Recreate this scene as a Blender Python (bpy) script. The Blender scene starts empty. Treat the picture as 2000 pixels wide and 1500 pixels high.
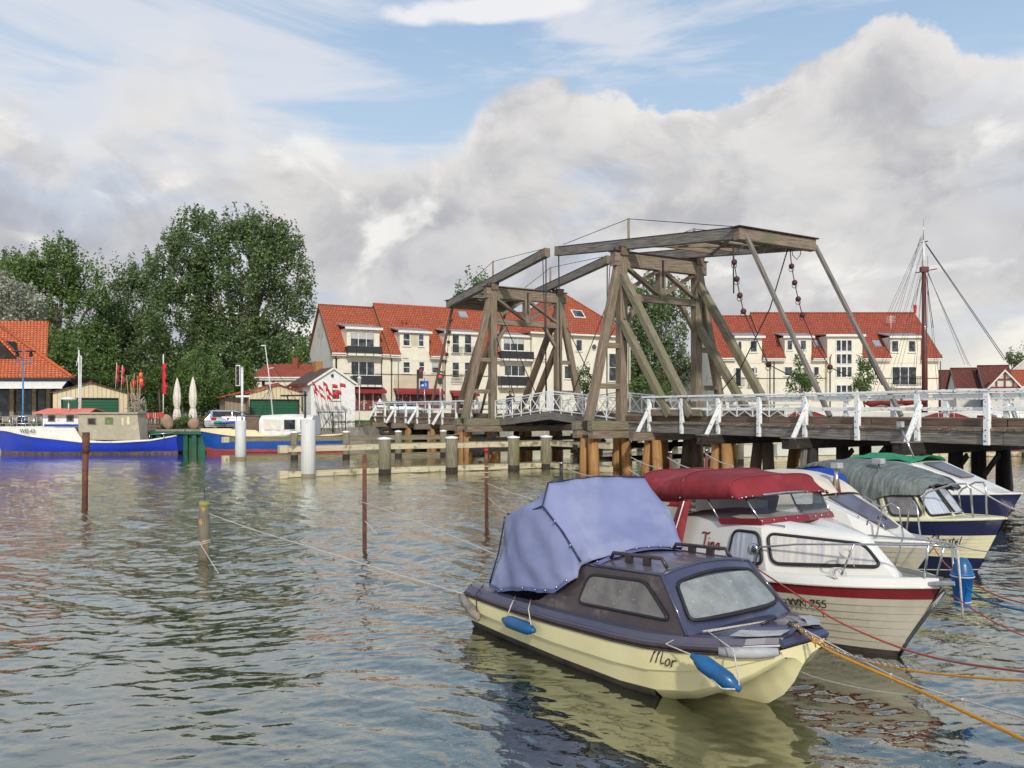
import bpy, math, random
import numpy as np
from mathutils import Vector as V, Matrix
S = bpy.context.scene; COL = S.collection
R = math.radians
F, H, CX, HY = 1550.0, 3.0, 1000.0, 800.0      # focal length in photo pixels, eye height, principal column, horizon row
# ---------------------------------------------------------------- camera
cd = bpy.data.cameras.new('camera'); cam = bpy.data.objects.new('camera', cd); COL.objects.link(cam)
cam.location = (0, 0, H); cam.rotation_euler = (R(90), 0, 0)
cd.sensor_width = 36; cd.lens = 36*F/2000; cd.shift_y = 50/2000; cd.clip_end = 6000; cd.clip_start = .1
S.camera = cam
S.view_settings.view_transform = 'Standard'; S.view_settings.look = 'None'
S.view_settings.exposure = 0.3; S.view_settings.gamma = 1
# ---------------------------------------------------------------- sun
SUN_EL, SUN_AZ = R(33), R(171)                  # azimuth measured from +Y towards +X: behind the camera, to the right
sl = bpy.data.lights.new('sun', 'SUN'); sun = bpy.data.objects.new('sun', sl); COL.objects.link(sun)
sl.energy = 2.3; sl.angle = R(3); sl.color = (1, .94, .84)
sd = V((math.sin(SUN_AZ)*math.cos(SUN_EL), math.cos(SUN_AZ)*math.cos(SUN_EL), math.sin(SUN_EL)))
sun.rotation_euler = sd.to_track_quat('Z', 'Y').to_euler(); sun.location = sd*50

# ---------------------------------------------------------------- node helpers
class NT:
    def __init__(s, tree): s.t = tree; s.n = tree.nodes; s.l = tree.links
    def put(s, sock, val):
        if isinstance(val, bpy.types.NodeSocket): s.l.new(val, sock)
        elif val is not None:
            try: sock.default_value = val
            except Exception: sock.default_value = tuple(val) + (1,)
    def math(s, op, a, b=None, c=None, clamp=False):
        n = s.n.new('ShaderNodeMath'); n.operation = op; n.use_clamp = clamp
        for i, x in enumerate((a, b, c)): s.put(n.inputs[i], x)
        return n.outputs[0]
    def mix(s, f, a, b, mode='MIX'):
        n = s.n.new('ShaderNodeMix'); n.data_type = 'RGBA'; n.blend_type = mode
        s.put(n.inputs[0], f); s.put(n.inputs[6], a if isinstance(a, bpy.types.NodeSocket) else tuple(a)+(1,))
        s.put(n.inputs[7], b if isinstance(b, bpy.types.NodeSocket) else tuple(b)+(1,)); return n.outputs[2]
    def ss(s, x, lo, hi, a=0, b=1):
        n = s.n.new('ShaderNodeMapRange'); n.interpolation_type = 'SMOOTHSTEP'
        for i, v in enumerate((x, lo, hi, a, b)): s.put(n.inputs[i], v)
        return n.outputs[0]
    def noise(s, vec, scale, detail=5, rough=.55, dist=0, dim='3D'):
        n = s.n.new('ShaderNodeTexNoise'); n.noise_dimensions = dim
        s.put(n.inputs['Vector'], vec); n.inputs['Scale'].default_value = scale
        n.inputs['Detail'].default_value = detail; n.inputs['Roughness'].default_value = rough
        n.inputs['Distortion'].default_value = dist; return n.outputs[0]
    def mapv(s, vec, sc=(1, 1, 1), loc=(0, 0, 0)):
        n = s.n.new('ShaderNodeMapping'); s.put(n.inputs[0], vec)
        n.inputs['Scale'].default_value = sc; n.inputs['Location'].default_value = loc; return n.outputs[0]

# ---------------------------------------------------------------- sky: Nishita with procedural clouds
w = bpy.data.worlds.new("World"); S.world = w; w.use_nodes = True
N = NT(w.node_tree); N.n.clear()
out = N.n.new('ShaderNodeOutputWorld'); bg = N.n.new('ShaderNodeBackground'); N.l.new(bg.outputs[0], out.inputs[0])
tc = N.n.new('ShaderNodeTexCoord'); D = tc.outputs['Generated']
sp = N.n.new('ShaderNodeSeparateXYZ'); N.l.new(D, sp.inputs[0]); dx, dy, dz = sp.outputs
sky = N.n.new('ShaderNodeTexSky'); sky.sky_type = 'NISHITA'; sky.sun_disc = False
sky.sun_elevation = SUN_EL; sky.sun_rotation = SUN_AZ; sky.air_density = 1.2; sky.dust_density = 1.0
hr = N.math('SQRT', N.math('ADD', N.math('MULTIPLY', dx, dx), N.math('MULTIPLY', dy, dy)))
el = N.math('DIVIDE', dz, N.math('MAXIMUM', hr, .02))
az = N.math('ARCTAN2', dx, dy)
t = N.math('DIVIDE', N.math('ADD', az, .8), 1.6, clamp=True)
fc = N.n.new('ShaderNodeFloatCurve'); N.l.new(t, fc.inputs['Value'])
pts = [(0, 165), (110, 215), (190, 190), (250, 135), (330, 125), (420, 150), (480, 240), (600, 245), (740, 300), (900, 265), (950, 185), (1050, 160), (1230, 185),
       (1330, 215), (1470, 190), (1560, 120), (1660, 95), (1720, 45), (1830, 50), (1900, 100), (2000, 110)]
cu = fc.mapping.curves[0]
P2 = []
for px, py in pts:
    a = math.atan((px-CX)/F); P2.append(((a+.8)/1.6, (HY-py)/F*math.cos(a)))
cu.points[0].location = (0, .33); cu.points[-1].location = (1, .36)
for p in P2: cu.points.new(*p)
fc.mapping.update()
DS = N.mapv(D, (1, 1, 1.5))
n1 = N.noise(DS, 7.5, 9, .58, .3)
n2 = N.noise(N.mapv(D, (1, 1, 1.8), (3, 1, 7)), 2.6, 5, .5, .4)
n3 = N.noise(N.mapv(D, (1, 1, 1.6), (9, 4, 2)), 5.2, 7, .52, .8)
n4 = N.noise(N.mapv(D, (1, 1, 2.4), (1, 8, 5)), 3.4, 5, .5, .2)
below = N.math('SUBTRACT', fc.outputs[0], el)
e1 = N.math('ADD', below, N.math('MULTIPLY', N.math('SUBTRACT', n1, .5), .19))
sw = N.math('ADD', .006, N.math('MULTIPLY', N.ss(az, .12, -.25), .03)); cum = N.ss(e1, N.math('MULTIPLY', sw, -1), N.math('MULTIPLY', sw, 1.6))
lit = N.ss(e1, .09, 0)                          # bright rims of the cumulus heads
body = N.mix(N.ss(n2, .36, .62), (.45, .455, .495), (.68, .665, .65))
body = N.mix(N.math('MULTIPLY', N.ss(n4, .50, .62), .7), body, (.50, .58, .72))
body = N.mix(N.math('MULTIPLY', lit, .75), body, (.84, .815, .79))
body = N.mix(N.math('MULTIPLY', N.ss(n3, .545, .66), .9), body, (.90, .89, .86))
sdark = N.ss(N.noise(N.mapv(D, (1, 1, 2.0), (5, 5, 1)), 4.2, 6, .55, .3), .50, .66)
body = N.mix(N.math('MULTIPLY', sdark, .7), body, (.41, .42, .47))
bl = N.noise(N.mapv(D, (1, 1, 1.5), (4, 0, 3)), 15, 6, .6, .3); bl2 = N.noise(N.mapv(D, (1, 1, 1.3), (0, 6, 3)), 8, 7, .6, .5)
body = N.mix(N.math('MULTIPLY', N.ss(bl2, .44, .58), .38), body, (.74, .73, .72)); body = N.mix(N.math('MULTIPLY', N.ss(bl2, .47, .36), .35), body, (.43, .44, .49))
gy = N.math('ADD', .80, N.math('ADD', N.math('MULTIPLY', bl, .16), N.math('MULTIPLY', bl2, .24)))
cgy = N.n.new('ShaderNodeCombineXYZ'); [N.l.new(gy, cgy.inputs[i]) for i in range(3)]; body = N.mix(1.0, body, cgy.outputs[0], 'MULTIPLY')
body = N.mix(N.math('MULTIPLY', N.math('MULTIPLY', N.ss(el, .16, .03), N.ss(az, .3, .56)), .6), body, (.88, .84, .72))
skyc = N.mix(1.0, sky.outputs[0], (.085, .085, .085), 'MULTIPLY')
blue = N.mix(.7, skyc, (.40, .58, .82))
blue = N.mix(N.ss(el, .56, .2), blue, (.50, .64, .80))
ci = N.noise(N.mapv(D, (1.0, 1.0, 5.0), (2, 2, 0)), 2.2, 7, .6, .6)
left = N.ss(az, .02, -.42)
cm = N.math('MULTIPLY', N.ss(N.math('ADD', ci, N.math('MULTIPLY', left, .09)), .47, .66), .85)
blue = N.mix(cm, blue, (.70, .72, .78))
# small bright streak of cloud high in the middle of the picture
sx = N.math('SUBTRACT', az, -.035); sx = N.math('DIVIDE', sx, .14)
syy = N.math('DIVIDE', N.math('SUBTRACT', N.math('SUBTRACT', el, .502), N.math('MULTIPLY', sx, .012)), .020)
rr = N.math('ADD', N.math('MULTIPLY', sx, sx), N.math('MULTIPLY', syy, syy))
st = N.ss(N.math('ADD', rr, N.math('MULTIPLY', N.math('SUBTRACT', N.noise(N.mapv(D, (1, 1, 2)), 9, 7, .6), .5), 3.2)), 1.25, .3)
blue = N.mix(N.math('MULTIPLY', st, .9), blue, (.86, .85, .86))
colr = N.mix(cum, blue, body)
colr = N.mix(N.ss(el, .0, -.05), colr, (.25, .26, .25))
N.l.new(colr, bg.inputs[0]); bg.inputs[1].default_value = .86

# ---------------------------------------------------------------- object helpers
MAT = {}; WM = {}
def P(px, py, Y): return V(((px-CX)/F*Y, Y, H+(HY-py)/F*Y))         # photo pixel at depth Y
def G(px, py, z=0):                                                  # photo pixel on the level z
    Y = (H-z)*F/(py-HY); return V(((px-CX)/F*Y, Y, z))
def tag(o, label=None, cat=None, group=None, kind=None):
    if label: o['label'] = label
    if cat: o['category'] = cat
    if group: o['group'] = group
    if kind: o['kind'] = kind
    return o
def thing(name, label, cat, loc=(0, 0, 0), rz=0, group=None):
    o = bpy.data.objects.new(name, None); COL.objects.link(o); o.empty_display_size = .3
    o.location = loc; o.rotation_euler = (0, 0, rz)
    WM[o.name] = Matrix.Translation(V(loc)) @ Matrix.Rotation(rz, 4, 'Z')
    return tag(o, label, cat, group)
def kids(o): return [c for c in bpy.data.objects if c.parent == o]
def copy_tree(o, parent=None):
    c = o.copy(); COL.objects.link(c)
    if parent: c.parent = parent
    for ch in [k for k in list(bpy.data.objects) if k.parent == o]: copy_tree(ch, c)
    return c
class MB:
    def __init__(s): s.v = []; s.f = []; s.ax = []; s.sm = []
    def add(s, vs, fs, ax=None, sm=False):
        b = len(s.v); s.v += [V(p) for p in vs]
        for f in fs: s.f.append([b+i for i in f]); s.ax.append(ax); s.sm.append(sm)
        return s
    def box(s, lo, hi, ax=None):
        x0, y0, z0 = lo; x1, y1, z1 = hi
        return s.add([(x0,y0,z0),(x1,y0,z0),(x1,y1,z0),(x0,y1,z0),(x0,y0,z1),(x1,y0,z1),(x1,y1,z1),(x0,y1,z1)],
            [(0,3,2,1),(4,5,6,7),(0,1,5,4),(1,2,6,5),(2,3,7,6),(3,0,4,7)], ax)
    def beam(s, p0, p1, w, h=None, up=(0, 0, 1), bev=0, roll=None):
        p0 = V(p0); p1 = V(p1); h = h or w; d = (p1-p0).normalized(); up = V(up)
        if abs(d.dot(up.normalized())) > .98: up = V((0, 1, 0)) if roll is None else V(roll)
        a = d.cross(up).normalized(); b = a.cross(d)
        if bev:
            c = bev; pr = [(-w/2+c,-h/2),(w/2-c,-h/2),(w/2,-h/2+c),(w/2,h/2-c),(w/2-c,h/2),(-w/2+c,h/2),(-w/2,h/2-c),(-w/2,-h/2+c)]
        else: pr = [(-w/2,-h/2),(w/2,-h/2),(w/2,h/2),(-w/2,h/2)]
        n = len(pr); vs = [p0+a*x+b*y for x, y in pr]+[p1+a*x+b*y for x, y in pr]
        return s.add(vs, [tuple(range(n))[::-1], tuple(range(n, 2*n))]+[(i, (i+1)%n, n+(i+1)%n, n+i) for i in range(n)][::1], d)
    def tube(s, pts, r, n=8, caps=True, closed=False):
        pts = [V(p) for p in pts]; m = len(pts); rs = r if isinstance(r, (list, tuple)) else [r]*m
        base = []; prev = None
        for i, p in enumerate(pts):
            if closed: d = (pts[(i+1)%m]-pts[i-1])
            else: d = pts[min(i+1, m-1)]-pts[max(i-1, 0)]
            d = d.normalized() if d.length > 1e-9 else V((0, 0, 1))
            if prev is None:
                a = d.cross(V((0, 0, 1)));
                if a.length < .1: a = d.cross(V((0, 1, 0)))
            else: a = prev-d*prev.dot(d)
            a.normalize(); prev = a; b = d.cross(a)
            base += [p+(a*math.cos(2*math.pi*k/n)+b*math.sin(2*math.pi*k/n))*rs[i] for k in range(n)]
        fs = []
        for i in range(m if closed else m-1):
            j = (i+1) % m
            fs += [(i*n+k, i*n+(k+1)%n, j*n+(k+1)%n, j*n+k) for k in range(n)]
        d = (pts[-1]-pts[0]); d = d.normalized() if d.length > 1e-6 else None
        b = len(s.v); s.add(base, fs, d, True)
        if caps and not closed:
            s.f += [[b+k for k in range(n)][::-1], [b+(m-1)*n+k for k in range(n)]]; s.ax += [None]*2; s.sm += [False]*2
        return s
    def loft(s, rings, closed=False, cap0=False, cap1=False, sm=True, ax=None):
        n = len(rings[0]); vs = [p for r in rings for p in r]; fs = []
        for i in range(len(rings)-1):
            for k in range(n if closed else n-1):
                fs.append((i*n+k, i*n+(k+1)%n, (i+1)*n+(k+1)%n, (i+1)*n+k))
        s.add(vs, fs, ax, sm)
        if cap0: s.add(rings[0], [tuple(range(n))[::-1]])
        if cap1: s.add(rings[-1], [tuple(range(n))])
        return s
    def poly(s, pts): return s.add(pts, [tuple(range(len(pts)))])
    def slab(s, pts, off):
        off = V(off); n = len(pts); a = [V(p) for p in pts]; b = [p+off for p in a]
        return s.add(a+b, [tuple(range(n)), tuple(range(n, 2*n))[::-1]]+[(i, n+i, n+(i+1)%n, (i+1)%n) for i in range(n)])
    def lathe(s, prof, c=(0, 0, 0), n=14, axis=None):
        c = V(c); q = V(axis).normalized().to_track_quat('Z', 'Y').to_matrix() if axis is not None else Matrix.Identity(3)
        rings = [[c+q@V((r*math.cos(2*math.pi*k/n), r*math.sin(2*math.pi*k/n), z)) for k in range(n)] for r, z in prof]
        return s.loft(rings, True)
    def ball(s, c, r, n=10, sz=1):
        return s.lathe([(max(r*math.sin(math.pi*i/n), 1e-4), -r*sz*math.cos(math.pi*i/n)) for i in range(n+1)], c, n)
    def build(s, name, mat, parent=None, world=True, loc=None, thick=0, bev=0, sub=0):
        me = bpy.data.meshes.new(name); inv = None
        if parent is not None:
            if world: inv = WM[parent.name].inverted()
        elif loc is not None: inv = Matrix.Translation(-V(loc))
        vs = [inv @ p for p in s.v] if inv is not None else s.v
        me.from_pydata([tuple(p) for p in vs], [], s.f); me.update()
        uv = me.uv_layers.new(name='uv'); data = np.zeros(len(me.loops)*2)
        Z = V((0, 0, 1))
        for poly, ax in zip(me.polygons, s.ax):
            n = poly.normal
            if ax is not None:
                a = V(ax); a = (inv.to_3x3() @ a) if inv is not None else a
                a = a-n*a.dot(n)
            else: a = Z.cross(n)
            if a.length < .05: a = V((1, 0, 0))-n*n.x
            a.normalize(); b = n.cross(a)
            for li in poly.loop_indices:
                p = me.vertices[me.loops[li].vertex_index].co
                data[2*li] = p.dot(a); data[2*li+1] = p.dot(b)
        uv.data.foreach_set('uv', data)
        if any(s.sm): me.polygons.foreach_set('use_smooth', s.sm)
        me.materials.append(mat if not isinstance(mat, str) else MAT[mat])
        o = bpy.data.objects.new(name, me); COL.objects.link(o)
        if parent is not None:
            o.parent = parent; WM[o.name] = WM[parent.name]
        elif loc is not None: o.location = loc
        if parent is None: WM[o.name] = Matrix.Translation(V(loc or (0, 0, 0)))
        if thick:
            m = o.modifiers.new('t', 'SOLIDIFY'); m.thickness = thick; m.offset = 0
        if bev:
            m = o.modifiers.new('b', 'BEVEL'); m.width = bev; m.segments = 2; m.limit_method = 'ANGLE'; m.angle_limit = R(35)
        if sub:
            m = o.modifiers.new('s', 'SUBSURF'); m.levels = sub; m.render_levels = sub
        return o

# ---------------------------------------------------------------- materials
def mk(name, c1, c2=None, scale=3, rough=.6, bump=0, metal=0, st=(1, 1, 1), c3=None, s3=1.2, t3=(.55, .68), coord='uv', isl=0, detail=6, ior=1.45, dist=.02, lo=.35, hi=.65, coat=0, rgh2=None):
    m = bpy.data.materials.new(name); m.use_nodes = True; T = NT(m.node_tree); b = T.n['Principled BSDF']
    tcn = T.n.new('ShaderNodeTexCoord'); vec = tcn.outputs['UV' if coord == 'uv' else 'Object']
    c2 = c2 or tuple(x*.8 for x in c1)
    nz = T.noise(T.mapv(vec, st), scale, detail, .6)
    col = T.mix(T.ss(nz, lo, hi), c1, c2)
    if c3: 
        n3 = T.noise(T.mapv(tcn.outputs['Object'], (1, 1, 1), (7, 3, 1)), s3, 6, .6)
        col = T.mix(T.ss(n3, *t3), col, c3)
    if isl:
        g = T.n.new('ShaderNodeNewGeometry')
        k = T.math('ADD', 1-isl/2, T.math('MULTIPLY', g.outputs['Random Per Island'], isl))
        cc = T.n.new('ShaderNodeCombineXYZ'); [T.l.new(k, cc.inputs[i]) for i in range(3)]
        col = T.mix(1.0, col, cc.outputs[0], 'MULTIPLY')
    T.l.new(col, b.inputs['Base Color']); b.inputs['Metallic'].default_value = metal
    b.inputs['Roughness'].default_value = rough; b.inputs['IOR'].default_value = ior
    if rgh2 is not None: T.l.new(T.ss(T.noise(vec, scale*1.7, 5), .35, .65, rough, rgh2), b.inputs['Roughness'])
    if coat: b.inputs['Coat Weight'].default_value = coat; b.inputs['Coat Roughness'].default_value = .08
    if bump:
        bn = T.n.new('ShaderNodeBump'); bn.inputs['Strength'].default_value = bump; bn.inputs['Distance'].default_value = dist
        T.l.new(nz, bn.inputs['Height']); T.l.new(bn.outputs[0], b.inputs['Normal'])
    MAT[name] = m; return m
def mk_tiles(name, ca, cb, w=.28, h=.34, mort=(.07, .015, .01)):
    m = bpy.data.materials.new(name); m.use_nodes = True; T = NT(m.node_tree); b = T.n['Principled BSDF']
    tcn = T.n.new('ShaderNodeTexCoord'); uv = tcn.outputs['UV']
    br = T.n.new('ShaderNodeTexBrick'); T.l.new(uv, br.inputs[0]); br.offset = .5
    br.inputs['Color1'].default_value = ca+(1,); br.inputs['Color2'].default_value = cb+(1,); br.inputs['Mortar'].default_value = mort+(1,)
    br.inputs['Scale'].default_value = 1; br.inputs['Mortar Size'].default_value = .045; br.inputs['Mortar Smooth'].default_value = .4
    br.inputs['Brick Width'].default_value = w; br.inputs['Row Height'].default_value = h; br.inputs['Bias'].default_value = 0
    nz = T.noise(uv, .7, 5, .6); big = T.noise(uv, 6, 3)
    col = T.mix(T.ss(nz, .4, .7, 0, .45), br.outputs[0], tuple(x*.55 for x in ca))
    col = T.mix(T.ss(big, .55, .7, 0, .35), col, (.45, .25, .16))
    T.l.new(col, b.inputs['Base Color']); b.inputs['Roughness'].default_value = .75
    s = T.n.new('ShaderNodeSeparateXYZ'); T.l.new(uv, s.inputs[0])
    saw = T.math('FRACT', T.math('DIVIDE', s.outputs[1], h)); wv = T.math('SINE', T.math('MULTIPLY', s.outputs[0], 2*math.pi/w))
    hh = T.math('ADD', T.math('MULTIPLY', saw, -.05), T.math('MULTIPLY', wv, .014))
    bn = T.n.new('ShaderNodeBump'); bn.inputs['Strength'].default_value = 1; bn.inputs['Distance'].default_value = 1
    T.l.new(hh, bn.inputs['Height']); T.l.new(bn.outputs[0], b.inputs['Normal']); MAT[name] = m
def mk_boards(name, c1, c2, w=.16, gap=.06, rough=.7, horiz=False):
    m = bpy.data.materials.new(name); m.use_nodes = True; T = NT(m.node_tree); b = T.n['Principled BSDF']
    tcn = T.n.new('ShaderNodeTexCoord'); uv = tcn.outputs['UV']; s = T.n.new('ShaderNodeSeparateXYZ'); T.l.new(uv, s.inputs[0])
    u = T.math('DIVIDE', s.outputs[1 if horiz else 0], w); fr = T.math('FRACT', u); fl = T.math('FLOOR', u)
    wn = T.n.new('ShaderNodeTexWhiteNoise'); wn.noise_dimensions = '1D'; T.l.new(fl, wn.inputs['W'])
    col = T.mix(wn.outputs[0], c1, c2); nz = T.noise(T.mapv(uv, (.4, 6, 1) if horiz else (6, .4, 1)), 2.5, 6)
    col = T.mix(T.ss(nz, .45, .75, 0, .4), col, tuple(x*.5 for x in c1))
    g = T.math('LESS_THAN', fr, gap); col = T.mix(g, col, tuple(x*.28 for x in c1))
    T.l.new(col, b.inputs['Base Color']); b.inputs['Roughness'].default_value = rough
    bn = T.n.new('ShaderNodeBump'); bn.inputs['Distance'].default_value = .02; T.l.new(T.math('SUBTRACT', 1, g), bn.inputs['Height'])
    T.l.new(bn.outputs[0], b.inputs['Normal']); MAT[name] = m

mk('timber', (.13, .095, .068), (.285, .22, .16), 3, .85, .6, st=(.35, 7, 1), c3=(.15, .145, .085), s3=.7, t3=(.52, .72), isl=.35)
mk('timber_grey', (.10, .09, .082), (.265, .235, .205), 3, .85, .6, st=(.35, 8, 1), isl=.3)
mk('timber_brown', (.12, .075, .055), (.20, .14, .10), 3, .8, .5, st=(.4, 8, 1), isl=.3)
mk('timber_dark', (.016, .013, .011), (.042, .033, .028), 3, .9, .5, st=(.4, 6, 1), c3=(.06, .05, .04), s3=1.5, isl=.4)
mk('timber_green', (.12, .105, .07), (.27, .235, .16), 4, .9, .5, st=(.4, 7, 1), c3=(.17, .165, .08), s3=.9, t3=(.5, .68), isl=.3)
mk('timber_light', (.24, .19, .125), (.36, .29, .20), 3, .75, .4, st=(.3, 7, 1), isl=.2)
mk('timber_cream', (.58, .51, .35), (.44, .38, .25), 3, .7, .3, st=(.3, 6, 1), c3=(.20, .18, .09), s3=2.5, t3=(.52, .66), isl=.2)
mk('pile_orange', (.38, .20, .07), (.25, .125, .045), 2, .8, .5, st=(.3, 5, 1), c3=(.10, .05, .025), s3=1.1, t3=(.55, .75), isl=.4)
mk('white_paint', (.84, .85, .84), (.77, .79, .79), 2, .5, .2, st=(.5, 6, 1), c3=(.30, .29, .27), s3=14, t3=(.64, .70), isl=.08)
mk('white_rail', (.86, .87, .86), (.78, .80, .80), 3, .55, .3, st=(.4, 9, 1), c3=(.24, .23, .22), s3=11, t3=(.585, .625), isl=.1)
mk('moss', (.35, .38, .06), (.20, .22, .05), 20, .9, .3)
mk('rust', (.17, .062, .038), (.10, .04, .028), 5, .8, .4, st=(1, .5, 1), c3=(.24, .10, .05), s3=3, isl=.1)
mk('iron', (.035, .033, .035), (.06, .055, .05), 6, .5, .1, metal=.5)
mk('steel', (.62, .62, .62), (.5, .5, .5), 8, .22, 0, metal=1)
mk('ball_red', (.10, .025, .02), (.05, .015, .015), 6, .6)
mk('snow_white', (.82, .82, .80), (.74, .73, .70), 4, .5, .1, c3=(.40, .37, .32), s3=1.6, t3=(.62, .76))
mk('rope_white', (.62, .58, .52), (.42, .38, .34), 40, .9, .5)
mk('rope_orange', (.80, .36, .03), (.60, .24, .02), 40, .8, .5)
mk('rope_red', (.50, .10, .06), (.36, .07, .05), 40, .8, .5)
mk('rope_blue', (.02, .16, .34), (.02, .10, .22), 40, .7, .5)
mk('green_steel', (.012, .12, .065), (.02, .07, .04), 2, .5, .2, c3=(.05, .06, .04), s3=1.2, isl=.2)
# ================================================================ water
def water_mat():
    m = bpy.data.materials.new('water'); m.use_nodes = True; T = NT(m.node_tree); T.n.clear()
    o = T.n.new('ShaderNodeOutputMaterial')
    g = T.n.new('ShaderNodeNewGeometry'); pos = g.outputs['Position']
    a = T.noise(T.mapv(pos, (1, 1.25, 1)), 3.6, 3, .55, .35)
    b = T.noise(T.mapv(pos, (1, 1.15, 1), (5, 2, 0)), 9, 3, .55, .3)
    sy = T.n.new('ShaderNodeSeparateXYZ'); T.l.new(pos, sy.inputs[0])
    far = T.math('MULTIPLY', T.math('ADD', .12, T.ss(sy.outputs[1], 8, 26, 0, .42)), T.ss(sy.outputs[1], 28, 54, 1, .3))
    hgt = T.math('ADD', T.math('MULTIPLY', a, .06), T.math('MULTIPLY', b, .016))
    bn = T.n.new('ShaderNodeBump'); bn.inputs['Distance'].default_value = 1.0
    T.l.new(far, bn.inputs['Strength']); T.l.new(hgt, bn.inputs['Height'])
    fr = T.n.new('ShaderNodeFresnel'); fr.inputs[0].default_value = 1.38; T.l.new(bn.outputs[0], fr.inputs[1])
    gl = T.n.new('ShaderNodeBsdfGlossy'); T.l.new(T.ss(sy.outputs[1], 14, 50, .02, .045), gl.inputs['Roughness']); T.l.new(bn.outputs[0], gl.inputs['Normal'])
    gl.inputs['Color'].default_value = (.97, .98, .91, 1)
    df = T.n.new('ShaderNodeBsdfDiffuse'); df.inputs['Color'].default_value = (.018, .022, .011, 1)
    mx = T.n.new('ShaderNodeMixShader'); frs = T.math('MULTIPLY', T.math('POWER', fr.outputs[0], .53), 1.22, clamp=True); T.l.new(frs, mx.inputs[0]); T.l.new(df.outputs[0], mx.inputs[1]); T.l.new(gl.outputs[0], mx.inputs[2])
    T.l.new(mx.outputs[0], o.inputs[0]); MAT['water'] = m
water_mat()
def water_mesh():
    """one sheet of real small waves, finer near the shore the photo is taken from, flat far away"""
    Y = list(np.linspace(-300, 0, 6))+list(np.linspace(0, 3.3, 12)[1:]); y = 3.3
    while y < 62: Y.append(y); y += max(.032, y*y/2382*.55)
    Y += [64, 70, 80, 95, 120, 180, 300, 700, 3000]; Y = np.array(Y); nY = len(Y)
    t = np.concatenate([[-200, -40, -12, -5, -3, -2, -1.5, -1.2], np.linspace(-1, 1, 760), [1.2, 1.5, 2, 3, 5, 12, 40, 200]])
    wd = np.maximum(5, .80*Y+1.2); X = np.clip(wd[:, None]*t[None, :], -2500, 2500); YY = np.repeat(Y[:, None], len(t), 1)
    dyr = np.gradient(Y)[:, None]; dxr = np.gradient(X, axis=1); spc = np.maximum(dyr, dxr*.8)
    rng = np.random.default_rng(12); Z = np.zeros_like(X); wx = X+.35*np.sin(YY*.9+.7*np.sin(X*.6)); wy = YY+.30*np.sin(X*.8+1.1*np.sin(YY*.5))
    amp0 = np.interp(Y, [0, 6, 9, 13, 25, 60], [.24, .28, .55, 1.0, 1.2, .55])[:, None]
    patch = .75+.5*np.clip(.5+.5*np.sin(X*.31+1.3*np.sin(YY*.22+1))*np.sin(YY*.27+1.7*np.sin(X*.13)), 0, 1)
    for i in range(84):
        lam = .15*(2.4/.15)**(rng.random()**1.5); th = rng.normal(0, .62)+.18; k = 2*np.pi/lam; st = .031*rng.uniform(.6, 1.4)*(1 if lam < 1.6 else .55)
        fil = np.clip((lam/spc-2.2)/2.0, 0, 1)
        env = .55+.45*np.sin(X*rng.uniform(.1, .5)+YY*rng.uniform(.1, .6)+rng.uniform(0, 6.3))
        Z += st/k*np.sin(k*(wx*np.sin(th)+wy*np.cos(th))+rng.uniform(0, 6.3))*fil*env
    Z *= amp0*patch; Z[Y < 1] = 0; Z[Y > 62] = 0; Z[:, np.abs(t) > 1.1] = 0
    n = X.size; nx = len(t); v = np.stack([X, YY, Z], -1).reshape(-1, 3); idx = np.arange(n).reshape(nY, nx)
    q = np.stack([idx[:-1, :-1], idx[:-1, 1:], idx[1:, 1:], idx[1:, :-1]], -1).reshape(-1, 4); nf = len(q)
    me = bpy.data.meshes.new('water'); me.vertices.add(n); me.vertices.foreach_set('co', v.ravel()); me.loops.add(4*nf); me.loops.foreach_set('vertex_index', q.ravel().astype(np.int32))
    me.polygons.add(nf); me.polygons.foreach_set('loop_start', np.arange(nf, dtype=np.int32)*4); me.polygons.foreach_set('loop_total', np.full(nf, 4, dtype=np.int32)); me.update()
    me.polygons.foreach_set('use_smooth', [True]*nf); me.materials.append(MAT['water']); o = bpy.data.objects.new('water', me); COL.objects.link(o); o['kind'] = 'structure'
water_mesh()
# ================================================================ far bank
mk('ground', (.30, .26, .20), (.20, .17, .13), .6, .9, .2, coord='obj', c3=(.10, .13, .04), s3=.25, t3=(.45, .6))
mk('concrete', (.36, .33, .28), (.26, .24, .20), 2, .85, .3, coord='obj')
quay = [(-1200, 53.5), (-60, 55.5), (-40, 56), (-23.5, 57.2), (-15.5, 60), (-12.2, 64), (-11.0, 67.3), (-3.5, 71.2), (6, 76), (20, 83), (40, 87), (90, 89), (1200, 91)]
QZ = 1.55
g = MB()
top = [(x, y, QZ) for x, y in quay]
g.poly(top+[(1200, 2800, QZ), (-1200, 2800, QZ)])
g.build('ground', 'ground')['kind'] = 'structure'
w = MB()
for (a, b) in zip(quay[1:-2], quay[2:-1]):
    n = V((b[1]-a[1], -(b[0]-a[0]), 0)).normalized()
    w.slab([V((a[0], a[1], -1)), V((b[0], b[1], -1)), V((b[0], b[1], QZ+.02)), V((a[0], a[1], QZ+.02))], n*.35)
tag(w.build('quay_wall', 'concrete'), 'weathered concrete quay wall along the far river bank', 'quay wall')
w = MB()
for i in range(26):                                      # green sheet piling between the two blue boats
    x = -31+i*.62
    w.box((x, 55.35, -.8), (x+.31, 56.0, 1.28)); w.box((x+.31, 55.6, -.8), (x+.62, 56.0, 1.28))
w.box((-31.2, 55.2, 1.28), (-14.7, 56.5, 1.46))
tag(w.build('sheet_piling', 'green_steel'), 'green painted sheet piling of the quay behind the two blue boats', 'sheet piling')

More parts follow.
